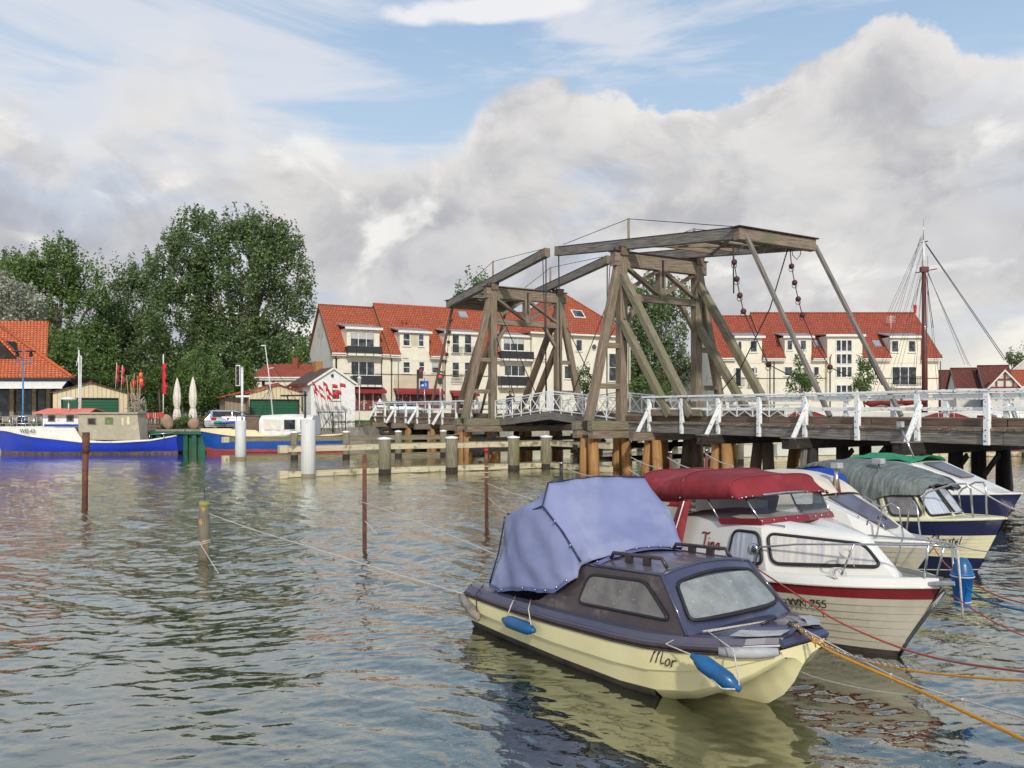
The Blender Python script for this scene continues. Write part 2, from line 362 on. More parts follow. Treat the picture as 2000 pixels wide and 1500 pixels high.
# ================================================================ foliage
def leaf_mat(name, ca, cb, cc=None):
    m = bpy.data.materials.new(name); m.use_nodes = True; T = NT(m.node_tree); T.n.clear(); o = T.n.new('ShaderNodeOutputMaterial')
    g = T.n.new('ShaderNodeNewGeometry'); rnd = g.outputs['Random Per Island']
    col = T.mix(rnd, ca, cb)
    if cc: col = T.mix(T.ss(rnd, .74, .86), col, cc)
    nz = T.noise(g.outputs['Position'], .55, 3)
    col = T.mix(T.ss(nz, .42, .58, 0, .6), col, tuple(x*.6 for x in ca))
    d = T.n.new('ShaderNodeBsdfDiffuse'); tr = T.n.new('ShaderNodeBsdfTranslucent'); gl = T.n.new('ShaderNodeBsdfGlossy'); gl.inputs['Roughness'].default_value = .5
    T.l.new(col, d.inputs[0]); T.l.new(col, tr.inputs[0])
    m1 = T.n.new('ShaderNodeMixShader'); m1.inputs[0].default_value = .4; T.l.new(d.outputs[0], m1.inputs[1]); T.l.new(tr.outputs[0], m1.inputs[2])
    m2 = T.n.new('ShaderNodeMixShader'); m2.inputs[0].default_value = .035; T.l.new(m1.outputs[0], m2.inputs[1]); T.l.new(gl.outputs[0], m2.inputs[2])
    T.l.new(m2.outputs[0], o.inputs[0]); MAT[name] = m
leaf_mat('leaf_dark', (.105, .180, .055), (.21, .30, .105), (.30, .34, .20))
leaf_mat('leaf_mid', (.105, .195, .045), (.215, .32, .085), (.30, .35, .15))
leaf_mat('leaf_pale', (.10, .13, .055), (.22, .25, .14), (.45, .46, .34))
leaf_mat('leaf_fresh', (.06, .12, .015), (.13, .21, .035), (.22, .30, .06))
leaf_mat('leaf_silver', (.36, .38, .27), (.62, .63, .52), (.75, .75, .66))
mk('bark', (.09, .075, .055), (.16, .14, .11), 4, .9, .6, st=(1, 1, .3), coord='obj')
def leaves(name, mat, parent, clumps, per, size, seed, up=.3):
    """clumps: list of (center xyz, radius xyz); leaf quads scattered inside each, denser to the outside."""
    rng = np.random.default_rng(seed)
    C = np.array([c for c, r in clumps]); RR = np.array([r if hasattr(r, '__len__') else (r, r, r) for c, r in clumps])
    idx = np.repeat(np.arange(len(clumps)), per); n = len(idx)
    d = rng.normal(size=(n, 3)); d /= np.linalg.norm(d, axis=1)[:, None]
    rad = rng.uniform(.25, 1, n)**.6
    p = C[idx]+d*RR[idx]*rad[:, None]
    nrm = d*.5+rng.normal(size=(n, 3))*.7; nrm[:, 2] += up; nrm /= np.linalg.norm(nrm, axis=1)[:, None]
    a = np.cross(nrm, rng.normal(size=(n, 3))); a /= np.linalg.norm(a, axis=1)[:, None]; b = np.cross(nrm, a)
    s = size*rng.uniform(.55, 1.35, n)[:, None]
    v = np.stack([p-a*s*.5, p-b*s*.32+nrm*s*.08, p+a*s*.5, p+b*s*.32+nrm*s*.08], 1).reshape(-1, 3)
    inv = np.array(WM[parent.name].inverted()); v = v @ inv[:3, :3].T + inv[:3, 3]
    me = bpy.data.meshes.new(name); me.vertices.add(4*n); me.vertices.foreach_set('co', v.ravel())
    me.loops.add(4*n); me.loops.foreach_set('vertex_index', np.arange(4*n, dtype=np.int32))
    me.polygons.add(n); me.polygons.foreach_set('loop_start', np.arange(n, dtype=np.int32)*4)
    me.polygons.foreach_set('loop_total', np.full(n, 4, dtype=np.int32)); me.update(); me.materials.append(MAT[mat])
    o = bpy.data.objects.new(name, me); COL.objects.link(o); o.parent = parent; WM[o.name] = WM[parent.name]; return o
def tree(name, label, cat, px, Y, lobes, mat, seed, per=60, csize=1.3, leaf=.42, dens=1.0, group=None, base=QZ, trunk=.35, spires=True):
    """lobes: (px, py, half-width px, half-height px) ellipses in the photo at depth Y giving the crown's outline."""
    rnd = random.Random(seed); x0 = (px-CX)/F*Y
    t = thing(name, label, cat, (x0, Y, base), 0, group); k = Y/F; leaf *= .84; per = int(per*1.3)
    cl = []; tops = []
    for i, (lx, ly, rx, ry) in enumerate(lobes):
        c = P(lx, ly, Y+rnd.uniform(-1, 1)*rx*k*.3); ax, az = rx*k, ry*k; ay = min(ax, 5)*.9
        n = max(4, int(dens*2.1*(ax*az+ax*ay+ay*az)/(csize**2)))
        for j in range(n):
            d = V((rnd.gauss(0, 1), rnd.gauss(0, 1), rnd.gauss(0, 1))).normalized()
            q = rnd.uniform(.35, 1)**.5*.93
            s = csize*rnd.uniform(.55, 1.25)
            pos = (c.x+d.x*ax*q, c.y+d.y*ay*q, c.z+d.z*az*q)
            if pos[2] < base+.3: continue
            el_ = 1.0
            wx_ = .8
            if spires and d.z > .25 and q > .7: el_ = rnd.uniform(1.2, 2.3); wx_ = .52
            cl.append((pos, (s*wx_, s*wx_, s*el_)))
        tops.append(c)
    leaves('crown', mat, t, cl, per, leaf, seed)
    m = MB(); zc = sum(c.z for c in tops)/len(tops)
    m.tube([(x0, Y, base-.3), (x0+.1, Y, base+(zc-base)*.4), (x0, Y, zc)], [trunk, trunk*.75, trunk*.4], 9)
    for c in tops: m.tube([(x0, Y, base+(zc-base)*rnd.uniform(.25, .6)), ((x0+c.x)/2, Y, (c.z+base+(zc-base)*.5)/2), tuple(c)], [trunk*.5, trunk*.35, trunk*.12], 6)
    m.build('trunk', 'bark', t); return t
GT = 'tall poplars behind the garages'
tree('poplar_tree', 'tallest dark poplar with broad crown rising over the white hut', 'tree', 470, 100,
     [(470, 520, 105, 75), (390, 480, 75, 60), (420, 440, 50, 30), (510, 460, 60, 45), (560, 520, 45, 75), (475, 600, 130, 90), (480, 740, 125, 60), (400, 720, 90, 60), (330, 760, 80, 40), (560, 690, 60, 60), (470, 660, 120, 50), (420, 780, 120, 25), (345, 540, 60, 70), (350, 620, 70, 90), (590, 590, 28, 55), (470, 690, 130, 60), (500, 445, 40, 20), (545, 465, 25, 35)], 'leaf_dark', 1, per=70, group=GT, trunk=.6, csize=1.35)
tree('poplar_tree', 'dark poplar standing left of the tallest one behind the cream garage', 'tree', 260, 106,
     [(265, 600, 55, 70), (290, 540, 40, 45), (240, 560, 30, 35), (270, 680, 90, 80), (225, 640, 50, 70), (270, 750, 110, 55), (300, 710, 70, 60), (215, 720, 50, 50), (290, 790, 100, 20)], 'leaf_dark', 2, per=60, group=GT)
tree('poplar_tree', 'poplar with pointed twigs above the right end of the tiled café roof', 'tree', 110, 98,
     [(95, 530, 60, 55), (125, 500, 30, 40), (165, 560, 45, 55), (60, 560, 55, 65), (190, 570, 22, 50), (130, 640, 90, 80), (30, 530, 30, 40), (170, 700, 70, 60), (110, 740, 120, 60)], 'leaf_mid', 3, per=60, group=GT, trunk=.5)
tree('poplar_tree', 'poplar crown at the left picture edge behind the pale bush', 'tree', -30, 108,
     [(-20, 570, 70, 60), (-60, 620, 80, 90), (20, 620, 50, 80)], 'leaf_mid', 4, per=50, group=GT)
tree('willow_tree', 'silvery pale willow crown just above the tiled café roof', 'tree', 20, 84,
     [(20, 590, 50, 45), (-10, 570, 40, 40), (60, 610, 30, 35), (0, 630, 70, 40)], 'leaf_silver', 5, per=60, csize=.9, leaf=.33, trunk=.3, spires=False)
tree('elm_tree', 'dark leafy tree between the cream garage and the poplars', 'tree', 130, 82,
     [(140, 700, 45, 50), (170, 740, 40, 40), (110, 690, 30, 40)], 'leaf_mid', 6, per=60, csize=1, leaf=.35, trunk=.25)
tree('elm_tree', 'leafy tree reaching up beside the shaded grey gable of the cream apartment block', 'tree', 590, 84,
     [(590, 700, 22, 32), (575, 730, 25, 30), (600, 745, 22, 25)], 'leaf_mid', 7, per=60, csize=.8, leaf=.3, trunk=.2)
tree('round_bush', 'large round dark green bush behind the two closed parasols', 'bush', 395, 72,
     [(395, 740, 48, 55), (395, 775, 55, 35)], 'leaf_mid', 8, per=90, csize=.7, leaf=.22, dens=1.3, trunk=.2, spires=False)
tree('maple_sapling', 'bright green young tree right behind the tall rail signal', 'tree', 478, 68,
     [(478, 725, 18, 28), (480, 755, 22, 30), (462, 745, 14, 20)], 'leaf_fresh', 9, per=50, csize=.55, leaf=.22, trunk=.1)
tree('maple_sapling', 'yellow green young tree just behind the red furled flag pole', 'tree', 355, 70,
     [(355, 745, 16, 25), (350, 770, 18, 20)], 'leaf_fresh', 10, per=50, csize=.5, leaf=.2, trunk=.08)
GB = 'shrubs behind the cafe terrace'
for i, (px, py, rx, ry, lab) in enumerate([(222, 742, 26, 22, 'flowering shrub right behind the apex of the cream garage'), (255, 755, 22, 30, 'green shrub behind the bundle of net markers'),
        (310, 745, 26, 26, 'tall yellow green shrub left of the furled red flag'), (285, 775, 30, 22, 'low shrub behind the red terrace chairs'), (440, 775, 22, 25, 'dark shrub behind the roof of the silver car')]):
    tree('garden_shrub', lab, 'shrub', px, 69+i*.6, [(px, py, rx, ry)], ['leaf_fresh', 'leaf_mid', 'leaf_fresh', 'leaf_mid', 'leaf_mid'][i], 20+i, per=60, csize=.55, leaf=.2, trunk=.08, group=GB, spires=False)
tree('lime_tree', 'large dark tree framed by the nearer bridge tower', 'tree', 1285, 112,
     [(1290, 640, 60, 70), (1265, 580, 40, 45), (1310, 590, 40, 45), (1225, 620, 35, 55), (1290, 720, 70, 60), (1240, 700, 50, 50)], 'leaf_dark', 30, per=70, trunk=.5, csize=1.4)
tree('lime_tree', 'dark tree whose top shows over the roof beside the farther bridge tower', 'tree', 925, 112,
     [(932, 570, 26, 32), (905, 590, 22, 25), (925, 620, 40, 30)], 'leaf_dark', 31, per=60, csize=1.2)
tree('birch_tree', 'small airy tree in front of the hipped wing behind the bridge', 'tree', 1140, 84,
     [(1140, 735, 16, 26), (1132, 760, 20, 20), (1150, 750, 12, 25)], 'leaf_fresh', 32, per=26, csize=.6, leaf=.24, trunk=.1)
tree('street_tree', 'narrow young street tree left of the wide stairwell window', 'tree', 1565, 84,
     [(1563, 705, 10, 18), (1566, 730, 18, 20), (1560, 752, 30, 16), (1580, 745, 18, 18)], 'leaf_mid', 33, per=30, csize=.6, leaf=.26, trunk=.09, group='street trees')
tree('street_tree', 'young street tree right of the wide stairwell window', 'tree', 1687, 84,
     [(1688, 712, 13, 16), (1688, 735, 20, 20), (1682, 755, 24, 14)], 'leaf_mid', 34, per=34, csize=.6, leaf=.26, trunk=.09, group='street trees')
tree('garden_shrub', 'bright bush below the small orange roofed house', 'shrub', 1250, 92, [(1247, 755, 22, 24)], 'leaf_mid', 35, per=60, csize=.6, leaf=.26, trunk=.1, spires=False)
tree('garden_shrub', 'bush between the struts of the nearer bridge tower', 'shrub', 1302, 92, [(1302, 757, 14, 18)], 'leaf_mid', 36, per=60, csize=.6, leaf=.26, trunk=.1, spires=False)
tree('pine_tree', 'dark tree top peeping over the rightmost red roofs', 'tree', 1985, 130, [(1985, 705, 16, 14), (1972, 698, 8, 8), (1995, 695, 8, 8)], 'leaf_dark', 37, per=40, csize=.8, leaf=.35, trunk=.2)
# hedge balls and grass near the cafe
tree('clipped_hedge', 'low clipped green hedge between the two boulders', 'hedge', 356, 60, [(352, 826, 18, 11), (362, 826, 14, 10)], 'leaf_mid', 40, per=90, csize=.35, leaf=.12, trunk=.03, spires=False)
tree('clipped_hedge', 'small green hedge right of the pale boulder by the silver car', 'hedge', 400, 60, [(401, 828, 11, 10)], 'leaf_mid', 41, per=90, csize=.35, leaf=.12, trunk=.03, spires=False)
def grass(name, pts, n, h, seed):
    rng = np.random.default_rng(seed); m = MB(); rnd = random.Random(seed)
    (x0, y0), (x1, y1) = pts
    for i in range(n):
        x, y = rnd.uniform(x0, x1), rnd.uniform(y0, y1); a = rnd.uniform(0, 6.28); hh = h*rnd.uniform(.5, 1.3); z = GRZ(x, y)
        c, s = math.cos(a)*.06, math.sin(a)*.06
        m.add([(x-c, y-s, z), (x+c, y+s, z), (x+s*2, y+c*2, z+hh)], [(0, 1, 2)])
    return m
GRZ = lambda x, y: QZ+.35
b = MB()
prof = [(-18.5, 61.0), (-11.6, 66.6), (-10.8, 70), (-22, 70), (-24, 63)]
b.slab([(x, y, QZ+.42) for x, y in prof], (0, 0, -.6))
b.build('earth_bank', 'ground')['kind'] = 'structure'
GRZ = lambda x, y: QZ+.42
o = grass('grass', ((-18, 62.5), (-11.5, 67)), 1500, .16, 4).build('grass', 'leaf_fresh'); tag(o, 'short grass on the bank beside the white hut', 'grass', kind='stuff')
# ================================================================ the wooden drawbridge
BO = V((14.48, 24.03, 0)); BE = V((-.510, .860, 0)).normalized(); BL = V((.860, .510, 0)).normalized(); BW = 5.0
def B(s, l, z): return BO+BE*s+BL*l+V((0, 0, z))
rb = random.Random(5)
br = thing('drawbridge', 'weathered wooden double drawbridge with white railings spanning the river', 'bridge', tuple(B(20, 0, 0)))
NEAR, FAR, MID = 17.75, 30.8, 24.2
def zdeck(s):                                             # the two lifting leaves rise a little towards the middle
    if NEAR < s < FAR: return 2.42+.5*(1-abs(s-MID)/6.5)
    return 2.46
# --- fixed decks: planks, edge beams, kerbs
for s0, s1 in ((-9.5, NEAR-.1), (FAR+.1, 52.5)):
    m = MB(); s = s0
    while s < s1:
        wd = rb.uniform(.2, .26); e = rb.uniform(-.04, .05)
        m.beam(B(s+wd/2, -.22+e, 2.39+rb.uniform(-.008, .008)), B(s+wd/2, BW+.22+e, 2.39), wd-.02, .09)
        s += wd
    m.build('deck_planking', 'timber', br)
    m = MB(); n = int((s1-s0)/4.4)
    for l in (-.02, 1.3, 2.5, 3.7, BW+.02):
        for i in range(n):
            a, b_ = s0+(s1-s0)*i/n, s0+(s1-s0)*(i+1)/n
            m.beam(B(a+.01, l, 2.14), B(b_-.01, l, 2.14), .26, .40)
    m.build('girder', 'timber_grey' if s0 < 0 else 'timber', br)
    for l in (.16, BW-.16):
        m = MB()
        for i in range(n*1):
            a, b_ = s0+(s1-s0)*i/n, s0+(s1-s0)*(i+1)/n
            m.beam(B(a+.02, l, 2.59), B(b_-.02, l, 2.59+rb.uniform(-.01, .01)), .16, .24, bev=.015)
        m.build('kerb_beam', 'timber_brown' if l < 1 else 'timber', br)
# --- white railings of the fixed spans
SP = 2.209
def rail_post(s, l, out, brace):
    m = MB(); q = -1 if out < 0 else 1
    m.beam(B(s, l+q*.17, 1.93), B(s, l+q*.17, 3.50), .15, .17, up=BE, bev=.008)
    p = m.build('railing_post', 'white_rail', br)
    MB().add([], []).beam(B(s+.11, l+q*.12, 2.45), B(s+.11, l+q*.12, 2.75), .03, .05).build('moss_patch', 'moss', p) if (rb.random() < .6 and s < 12) else None
    if brace:
        MB().beam(B(s-.13, l+q*1.0, 1.94), B(s-.13, l+q*.22, 3.18), .16, .09, up=BE, bev=.006).build('railing_brace', 'white_rail', br)
    for z in (2.05, 2.38): MB().ball(B(s, l+q*.265, z), .022, 6).build('bolt', 'iron', p)
def railing(ks, l, out, braces):
    q = -1 if out < 0 else 1
    ss = [k*SP for k in ks]
    for k, s in zip(ks, ss): rail_post(s, l, out, braces(k))
    a, b_ = ss[0]-.4, ss[-1]+.4
    m = MB(); s = a
    while s < b_-.01:
        e = min(b_, s+SP*2); w1 = rb.uniform(-.008, .008)
        m.beam(B(s+.004, l+q*.15, 3.58+w1), B(e-.004, l+q*.15, 3.58+w1), .24, .085, bev=.012); s = e
    m.build('handrail', 'white_rail', br)
    m = MB(); s = a
    while s < b_-.01:
        e = min(b_, s+SP); m.beam(B(s+.08, l+q*.10, 3.43), B(e-.08, l+q*.10, 3.43), .05, .13, bev=.006); s = e
    m.build('upper_rail_board', 'white_rail', br)
    m = MB(); m.beam(B(a, l+q*.06, 3.02), B(b_, l+q*.06, 3.02), .05, .12, bev=.006); m.build('middle_rail', 'white_rail', br)
nearK = list(range(-4, 8)); farK = [x/SP for x in (33.4, 35.6, 37.8, 40.0, 42.2, 44.4, 46.6, 48.8, 51.0)]
railing(nearK, 0, -1, lambda k: k % 2 == 1)
railing(nearK, BW, 1, lambda k: k % 2 == 1)
railing(farK, 0, -1, lambda k: int(round((k*SP-33.4)/2.2)) % 2 == 0)
railing(farK, BW, 1, lambda k: False)
# --- trestles
def pile(p0, p1, r, mat): return MB().tube([p0, (V(p0)+V(p1))/2, p1], [r*1.06, r, r*.94], 12).build('pile', mat, br)
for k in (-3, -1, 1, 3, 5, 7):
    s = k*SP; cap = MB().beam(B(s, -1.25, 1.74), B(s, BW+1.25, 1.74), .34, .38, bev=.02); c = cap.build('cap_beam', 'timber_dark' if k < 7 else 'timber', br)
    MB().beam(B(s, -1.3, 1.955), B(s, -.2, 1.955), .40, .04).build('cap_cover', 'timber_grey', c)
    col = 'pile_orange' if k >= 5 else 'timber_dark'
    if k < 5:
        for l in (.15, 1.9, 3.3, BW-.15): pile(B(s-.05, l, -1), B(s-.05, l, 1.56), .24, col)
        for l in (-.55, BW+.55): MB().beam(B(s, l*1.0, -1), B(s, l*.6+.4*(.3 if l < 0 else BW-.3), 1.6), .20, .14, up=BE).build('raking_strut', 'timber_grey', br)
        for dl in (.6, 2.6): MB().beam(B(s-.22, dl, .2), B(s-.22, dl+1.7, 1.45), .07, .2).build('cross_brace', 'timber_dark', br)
    else:
        for l in (.05, 2.5, BW-.1):
            for d in (-1, 1): pile(B(s+d*.52, l-.1, -1), B(s+d*.25, l, 1.56), .25, 'pile_orange' if l != 2.5 else 'timber_brown')
for k in (2, ):
    for d in (-1, 1): pile(B(6*SP-2.2+d*.5, BW-.2, -1), B(6*SP-2.2+d*.22, BW, 1.9), .24, 'pile_orange')
for s in (35.8, 40.2, 44.6, 49):
    MB().beam(B(s, -1.25, 1.74), B(s, BW+1.25, 1.74), .34, .38, bev=.02).build('cap_beam', 'timber', br)
    for l in (.1, 2.5, BW-.1):
        for d in (-1, 1): pile(B(s+d*.4, l, -1), B(s+d*.2, l, 1.56), .22, 'pile_orange' if l < 3 else 'timber_dark')
# --- tower piers
for s in (NEAR, FAR):
    sg = 1 if s == NEAR else -1
    for z, ww, l0, l1 in ((2.22, .42, -2.35, BW+2.35), (1.80, .36, -2.3, BW+2.3)):
        for dd in (-.55, .75): MB().beam(B(s+dd*sg, l0, z), B(s+dd*sg, l1, z), .38, ww, bev=.02).build('sill_beam', 'timber_green' if z > 2 else 'timber', br)
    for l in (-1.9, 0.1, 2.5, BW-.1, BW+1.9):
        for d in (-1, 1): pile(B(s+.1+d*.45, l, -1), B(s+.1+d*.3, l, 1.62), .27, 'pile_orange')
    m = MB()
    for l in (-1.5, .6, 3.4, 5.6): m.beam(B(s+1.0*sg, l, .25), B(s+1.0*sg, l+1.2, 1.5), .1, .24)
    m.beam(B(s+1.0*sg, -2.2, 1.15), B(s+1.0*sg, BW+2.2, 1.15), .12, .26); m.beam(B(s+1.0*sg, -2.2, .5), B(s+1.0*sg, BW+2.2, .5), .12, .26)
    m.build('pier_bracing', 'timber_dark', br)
# --- towers
def tower(s, sg, matp, mats):
    ZT = 10.9
    for l in (0, BW):
        MB().beam(B(s, l, 2.43), B(s, l, ZT), .44, .44, up=BE, bev=.025).build('tower_post', matp, br)
        o = -1 if l == 0 else 1
        MB().beam(B(s+.02, l+o*2.0, 2.43), B(s+.02, l+o*.12, 10.4), .42, .38, up=BE, bev=.05).build('side_leg', mats, br)
        for z, e in ((4.15, 1.45), (6.15, .95)): MB().beam(B(s-.03, l+o*.15, z), B(s-.03, l+o*(e+.1), z), .2, .26, bev=.01).build('side_rung', matp, br)
        # raking struts on the landward side, two behind each post
        for zt, f, dz in ((9.6, 5.0, 0), (7.3, 3.6, 0)):
            st = MB().beam(B(s-sg*.15, l+o*.04, zt), B(s-sg*f, l+o*.04, 2.72), .36, .36, up=BL, bev=.03)
            st.build('raking_strut', 'timber_green' if (sg > 0 and f) else 'timber_brown', br)
        MB().beam(B(s-sg*5.6, l, 2.86), B(s-sg*2.2, l, 2.86), .34, .30, bev=.02).build('strut_foot', 'timber', br)
        MB().beam(B(s, l, 6.9), B(s, l+(1.1 if l == 0 else -1.1), 8.45), .2, .22, up=BE, bev=.01).build('knee_brace', matp, br)
        m = MB(); m.beam(B(s-.32, l, ZT-.12), B(s+.32, l, ZT-.12), .50, .36, bev=.03); m.build('bearing_block', 'timber_brown', br)
        c = MB()
        c.tube([B(s-.25, l-.3, ZT+.08), B(s-.25, l+.3, ZT+.08)], .07, 8)
        c.tube([B(s+.2, l-.3, ZT+.08), B(s+.2, l+.3, ZT+.08)], .07, 8); c.build('bearing_axle', 'iron', br)
    MB().beam(B(s, -.55, 10.42), B(s, BW+.55, 10.42), .38, .68, bev=.02).build('top_beam', 'timber', br)
    MB().beam(B(s, -.62, 10.80), B(s, BW+.62, 10.80), .5, .06).build('top_beam_cover', 'iron', br)
    MB().beam(B(s, .18, 8.6), B(s, BW-.18, 8.6), .32, .38, bev=.02).build('lower_tie_beam', matp, br)
    MB().beam(B(s-.02, BW/2, 8.6), B(s-.02, BW/2, 10.1), .38, .38, up=BE, bev=.01).build('king_post', matp, br)
    k = MB().beam(B(s-.22, BW/2, 9.2), B(s-.22, BW/2, 10.6), .09, .04, up=BE).build('iron_strap', 'iron', br)
    for a, b_, off in ((.18, BW/2-.12, .07), (BW/2+.12, BW-.18, .07)):
        MB().beam(B(s-.09, a, 10.08), B(s-.09, b_, 8.80), .15, .29, up=BE, bev=.01).build('cross_brace', 'timber', br)
        MB().beam(B(s+.09, a, 8.80), B(s+.09, b_, 10.08), .15, .29, up=BE, bev=.01).build('cross_brace', matp, br)
    for l in (.02, BW-.02): MB().beam(B(s-.2, l, 6.4), B(s-.2, l, 7.5), .09, .04, up=BE).build('iron_strap', 'iron', br)
tower(NEAR, 1, 'timber', 'timber'); tower(FAR, -1, 'timber', 'timber')
# --- balance frames
def balance(tip_s, tip_z, land_s, land_z, s, sg, lf, lb, foot_s):
    for l in (lf, lb):
        bm = MB().beam(B(tip_s, l, tip_z), B(land_s, l, land_z), .32, .50, bev=.02).build('balance_beam', 'timber_grey', br)
        MB().beam(B(tip_s, l, tip_z+.24), B(land_s, l, land_z+.24), .36, .03).build('beam_cover', 'iron', bm)
        MB().beam(B(tip_s-sg*.35, l, tip_z-.02), B(tip_s+sg*.02, l, tip_z), .36, .50, bev=.03).build('beam_end_cap', 'timber', bm)
        # king rod and truss wires on top
        f = (s-tip_s)/(land_s-tip_s); zp = tip_z+(land_z-tip_z)*f; s2 = s+(-.3)*sg
        pm = MB().beam(B(s2, l, zp+.2), B(s2, l, zp+1.25), .09, .09, up=BE).build('strut_post', 'timber_light', br)
        MB().tube([B(tip_s-sg*.6, l, tip_z+.28), B(s2, l, zp+1.22), B(land_s+sg*.2, l, land_z+.30)], .018, 5).build('truss_wire', 'iron', br)
        # thin rods from the tips down to the leaf
        MB().tube([B(tip_s-sg*.15, l, tip_z-.2), B(tip_s-sg*.25, l+.05, zdeck(MID)+.2)], .035, 6).build('hanger_rod', 'iron', br)
        # long steering poles down to the roadway
        MB().beam(B(land_s-sg*.05, l+.28, land_z-.05), B(foot_s, l+.35, 2.75), .17, .17, up=BL, bev=.03).build('steering_pole', 'timber_grey' if sg > 0 else 'timber_brown', br)
    MB().beam(B(land_s, lf-.2, land_z-.05), B(land_s, lb+.2, land_z-.05), .32, .50, bev=.02).build('tail_beam', 'timber', br)
    MB().beam(B(land_s, lf-.3, land_z+.235), B(land_s, lb+.3, land_z+.235), .5, .05).build('beam_cover', 'iron', br)
    ds = (s-land_s); m = MB()
    for i in range(1, 5):
        q = i/5.2; zz = land_z+(tip_z-land_z)*(ds*q)/(tip_s-land_s)
        m.beam(B(land_s+ds*q, lf, zz-.02), B(land_s+ds*q, lb, zz-.02), .14, .2)
    m.build('cross_beam', 'timber', br)
    m = MB(); 
    for a, b_ in ((.05, .45), (.45, .05)):
        z1 = land_z+(tip_z-land_z)*(ds*.05)/(tip_s-land_s); z2 = land_z+(tip_z-land_z)*(ds*.8)/(tip_s-land_s)
        m.beam(B(land_s+ds*.05, lf if a < .3 else lb, z1-.12), B(land_s+ds*.8, lb if a < .3 else lf, z2-.12-.07*(a > .3)), .16, .06)
    m.build('diagonal_board', 'timber', br)
    m = MB(); n = 4
    for i in range(n):
        q0 = .02+i*.085; zz = land_z+(tip_z-land_z)*(ds*(q0+.04))/(tip_s-land_s)
        m.beam(B(land_s+ds*(q0+.04), lf, zz+.14), B(land_s+ds*(q0+.04), lb, zz+.14), abs(ds)*.08, .06)
    m.build('counterweight_planking', 'timber_grey', br)
balance(23.75, 11.88, 10.2, 10.32, NEAR, 1, .2, 4.55, 6.1)
balance(24.75, 12.0, 37.4, 10.5, FAR, -1, .2, 4.6, 41.5)
# --- control chains with red-brown balls
def chain(pts, pn, balls):
    MB().tube(pts, .022, 5).build(pn, 'iron', br)
    for p in balls:
        b_ = MB().ball(p, .125, 10).build('chain_ball', 'ball_red', br)
        MB().tube([V(p)+V((.11*math.cos(t), .02, -.14+.1*math.sin(t))) for t in np.linspace(0, 6.28, 11)[:-1]], .014, 4, closed=True).build('ring', 'iron', b_)
Yc = 32.9; Yd = 35.3
chain([P(x, y, Yc) for x, y in ((1432, 478), (1434, 512), (1439, 545), (1445, 577), (1452, 608), (1476, 660), (1501, 712), (1532, 728), (1570, 745))], 'control_chain',
      [P(x, y, Yc) for x, y in ((1434, 512), (1439, 545), (1445, 577), (1452, 608), (1501, 712))])
chain([P(x, y, Yd) for x, y in ((1542, 474), (1546, 520), (1552, 552), (1559, 584), (1567, 615), (1590, 668), (1621, 717), (1655, 734))], 'control_chain',
      [P(x, y, Yd) for x, y in ((1546, 520), (1552, 552), (1559, 584), (1567, 615), (1621, 717))])
MB().tube([P(1432, 478, Yc), P(1433, 573, Yc)], .03, 5).build('hanging_rod', 'iron', br)
MB().tube([P(1541, 478, Yd), P(1504, 602, 36), P(1447, 718, 37.5), P(1410, 762, 38.5)], .028, 5).build('guy_wire', 'iron', br)
for pts, Y in ((((1440, 486), (1437, 496), (1443, 494), (1442, 484)), Yc), (((1545, 478), (1548, 498), (1556, 507), (1563, 498), (1565, 482)), Yd)):
    MB().tube([P(x, y, Y) for x, y in pts], .018, 5).build('cable_loop', 'iron', br)
# far tower chains and wires
Yf = 56
chain([P(x, y, Yf) for x, y in ((882, 595), (881, 625), (878, 650), (873, 692), (866, 740))], 'control_chain', [P(x, y, Yf) for x, y in ((881, 625), (878, 648), (876, 668), (873, 692))])
for a, b_ in (((975, 607), (1048, 772)), ((1108, 640), (1170, 770)), ((1192, 510), (1187, 590)), ((1187, 590), (1118, 770)), ((1200, 640), (1140, 775)), ((1060, 500), (1068, 765)), ((970, 660), (1005, 775))):
    MB().tube([P(*a, 47.5), P(*b_, 46.5)], .028, 5).build('guy_wire', 'iron', br)
# --- lifting leaves
for a, b_ in ((NEAR+.25, MID-.03), (MID+.03, FAR-.25)):
    m = MB(); n = 26
    for i in range(n):
        s0 = a+(b_-a)*i/n; s1 = a+(b_-a)*(i+1)/n; z = zdeck((s0+s1)/2)
        m.beam(B((s0+s1)/2, .12, z-.02), B((s0+s1)/2, BW-.12, z-.02), (s1-s0)-.015, .08)
    m.build('leaf_planking', 'timber', br)
    for l in (.1, 1.3, 2.5, 3.7, BW-.1):
        MB().beam(B(a, l, zdeck(a)-.27), B(b_, l, zdeck(b_)-.27), .24, .42, bev=.015).build('leaf_girder', 'timber_grey' if l < 1 else 'timber_dark', br)
    for l in (.05, BW-.05):
        m = MB(); zt = lambda s: zdeck(s)+1.12; zb = lambda s: zdeck(s)+.1
        m.beam(B(a, l, zt(a)), B(b_, l, zt(b_)), .06, .07); m.beam(B(a, l, zb(a)), B(b_, l, zb(b_)), .05, .06); m.beam(B(a, l, zt(a)-.14), B(b_, l, zt(b_)-.14), .03, .03)
        m.build('leaf_railing', 'white_paint', br)
        nb = 6; c = MB()
        for i in range(nb+1):
            s = a+(b_-a)*i/nb; MB().beam(B(s, l, zb(s)-.2), B(s, l, zt(s)), .045, .045, up=BE).build('leaf_railing_upright', 'white_paint', br)
            if i < nb:
                s2 = a+(b_-a)*(i+1)/nb; c.beam(B(s, l, zb(s)), B(s2, l, zt(s2)-.14), .03, .035); c.beam(B(s, l, zt(s)-.14), B(s2, l, zb(s2)), .03, .035)
        c.build('leaf_railing_cross', 'white_paint', br)
g = MB()
for i in range(5): g.beam(B(MID-.3+i*.15, .02, 2.95), B(MID-.3+i*.15, .02, 4.06), .05, .05, up=BE)
g.build('middle_picket', 'white_paint', br)
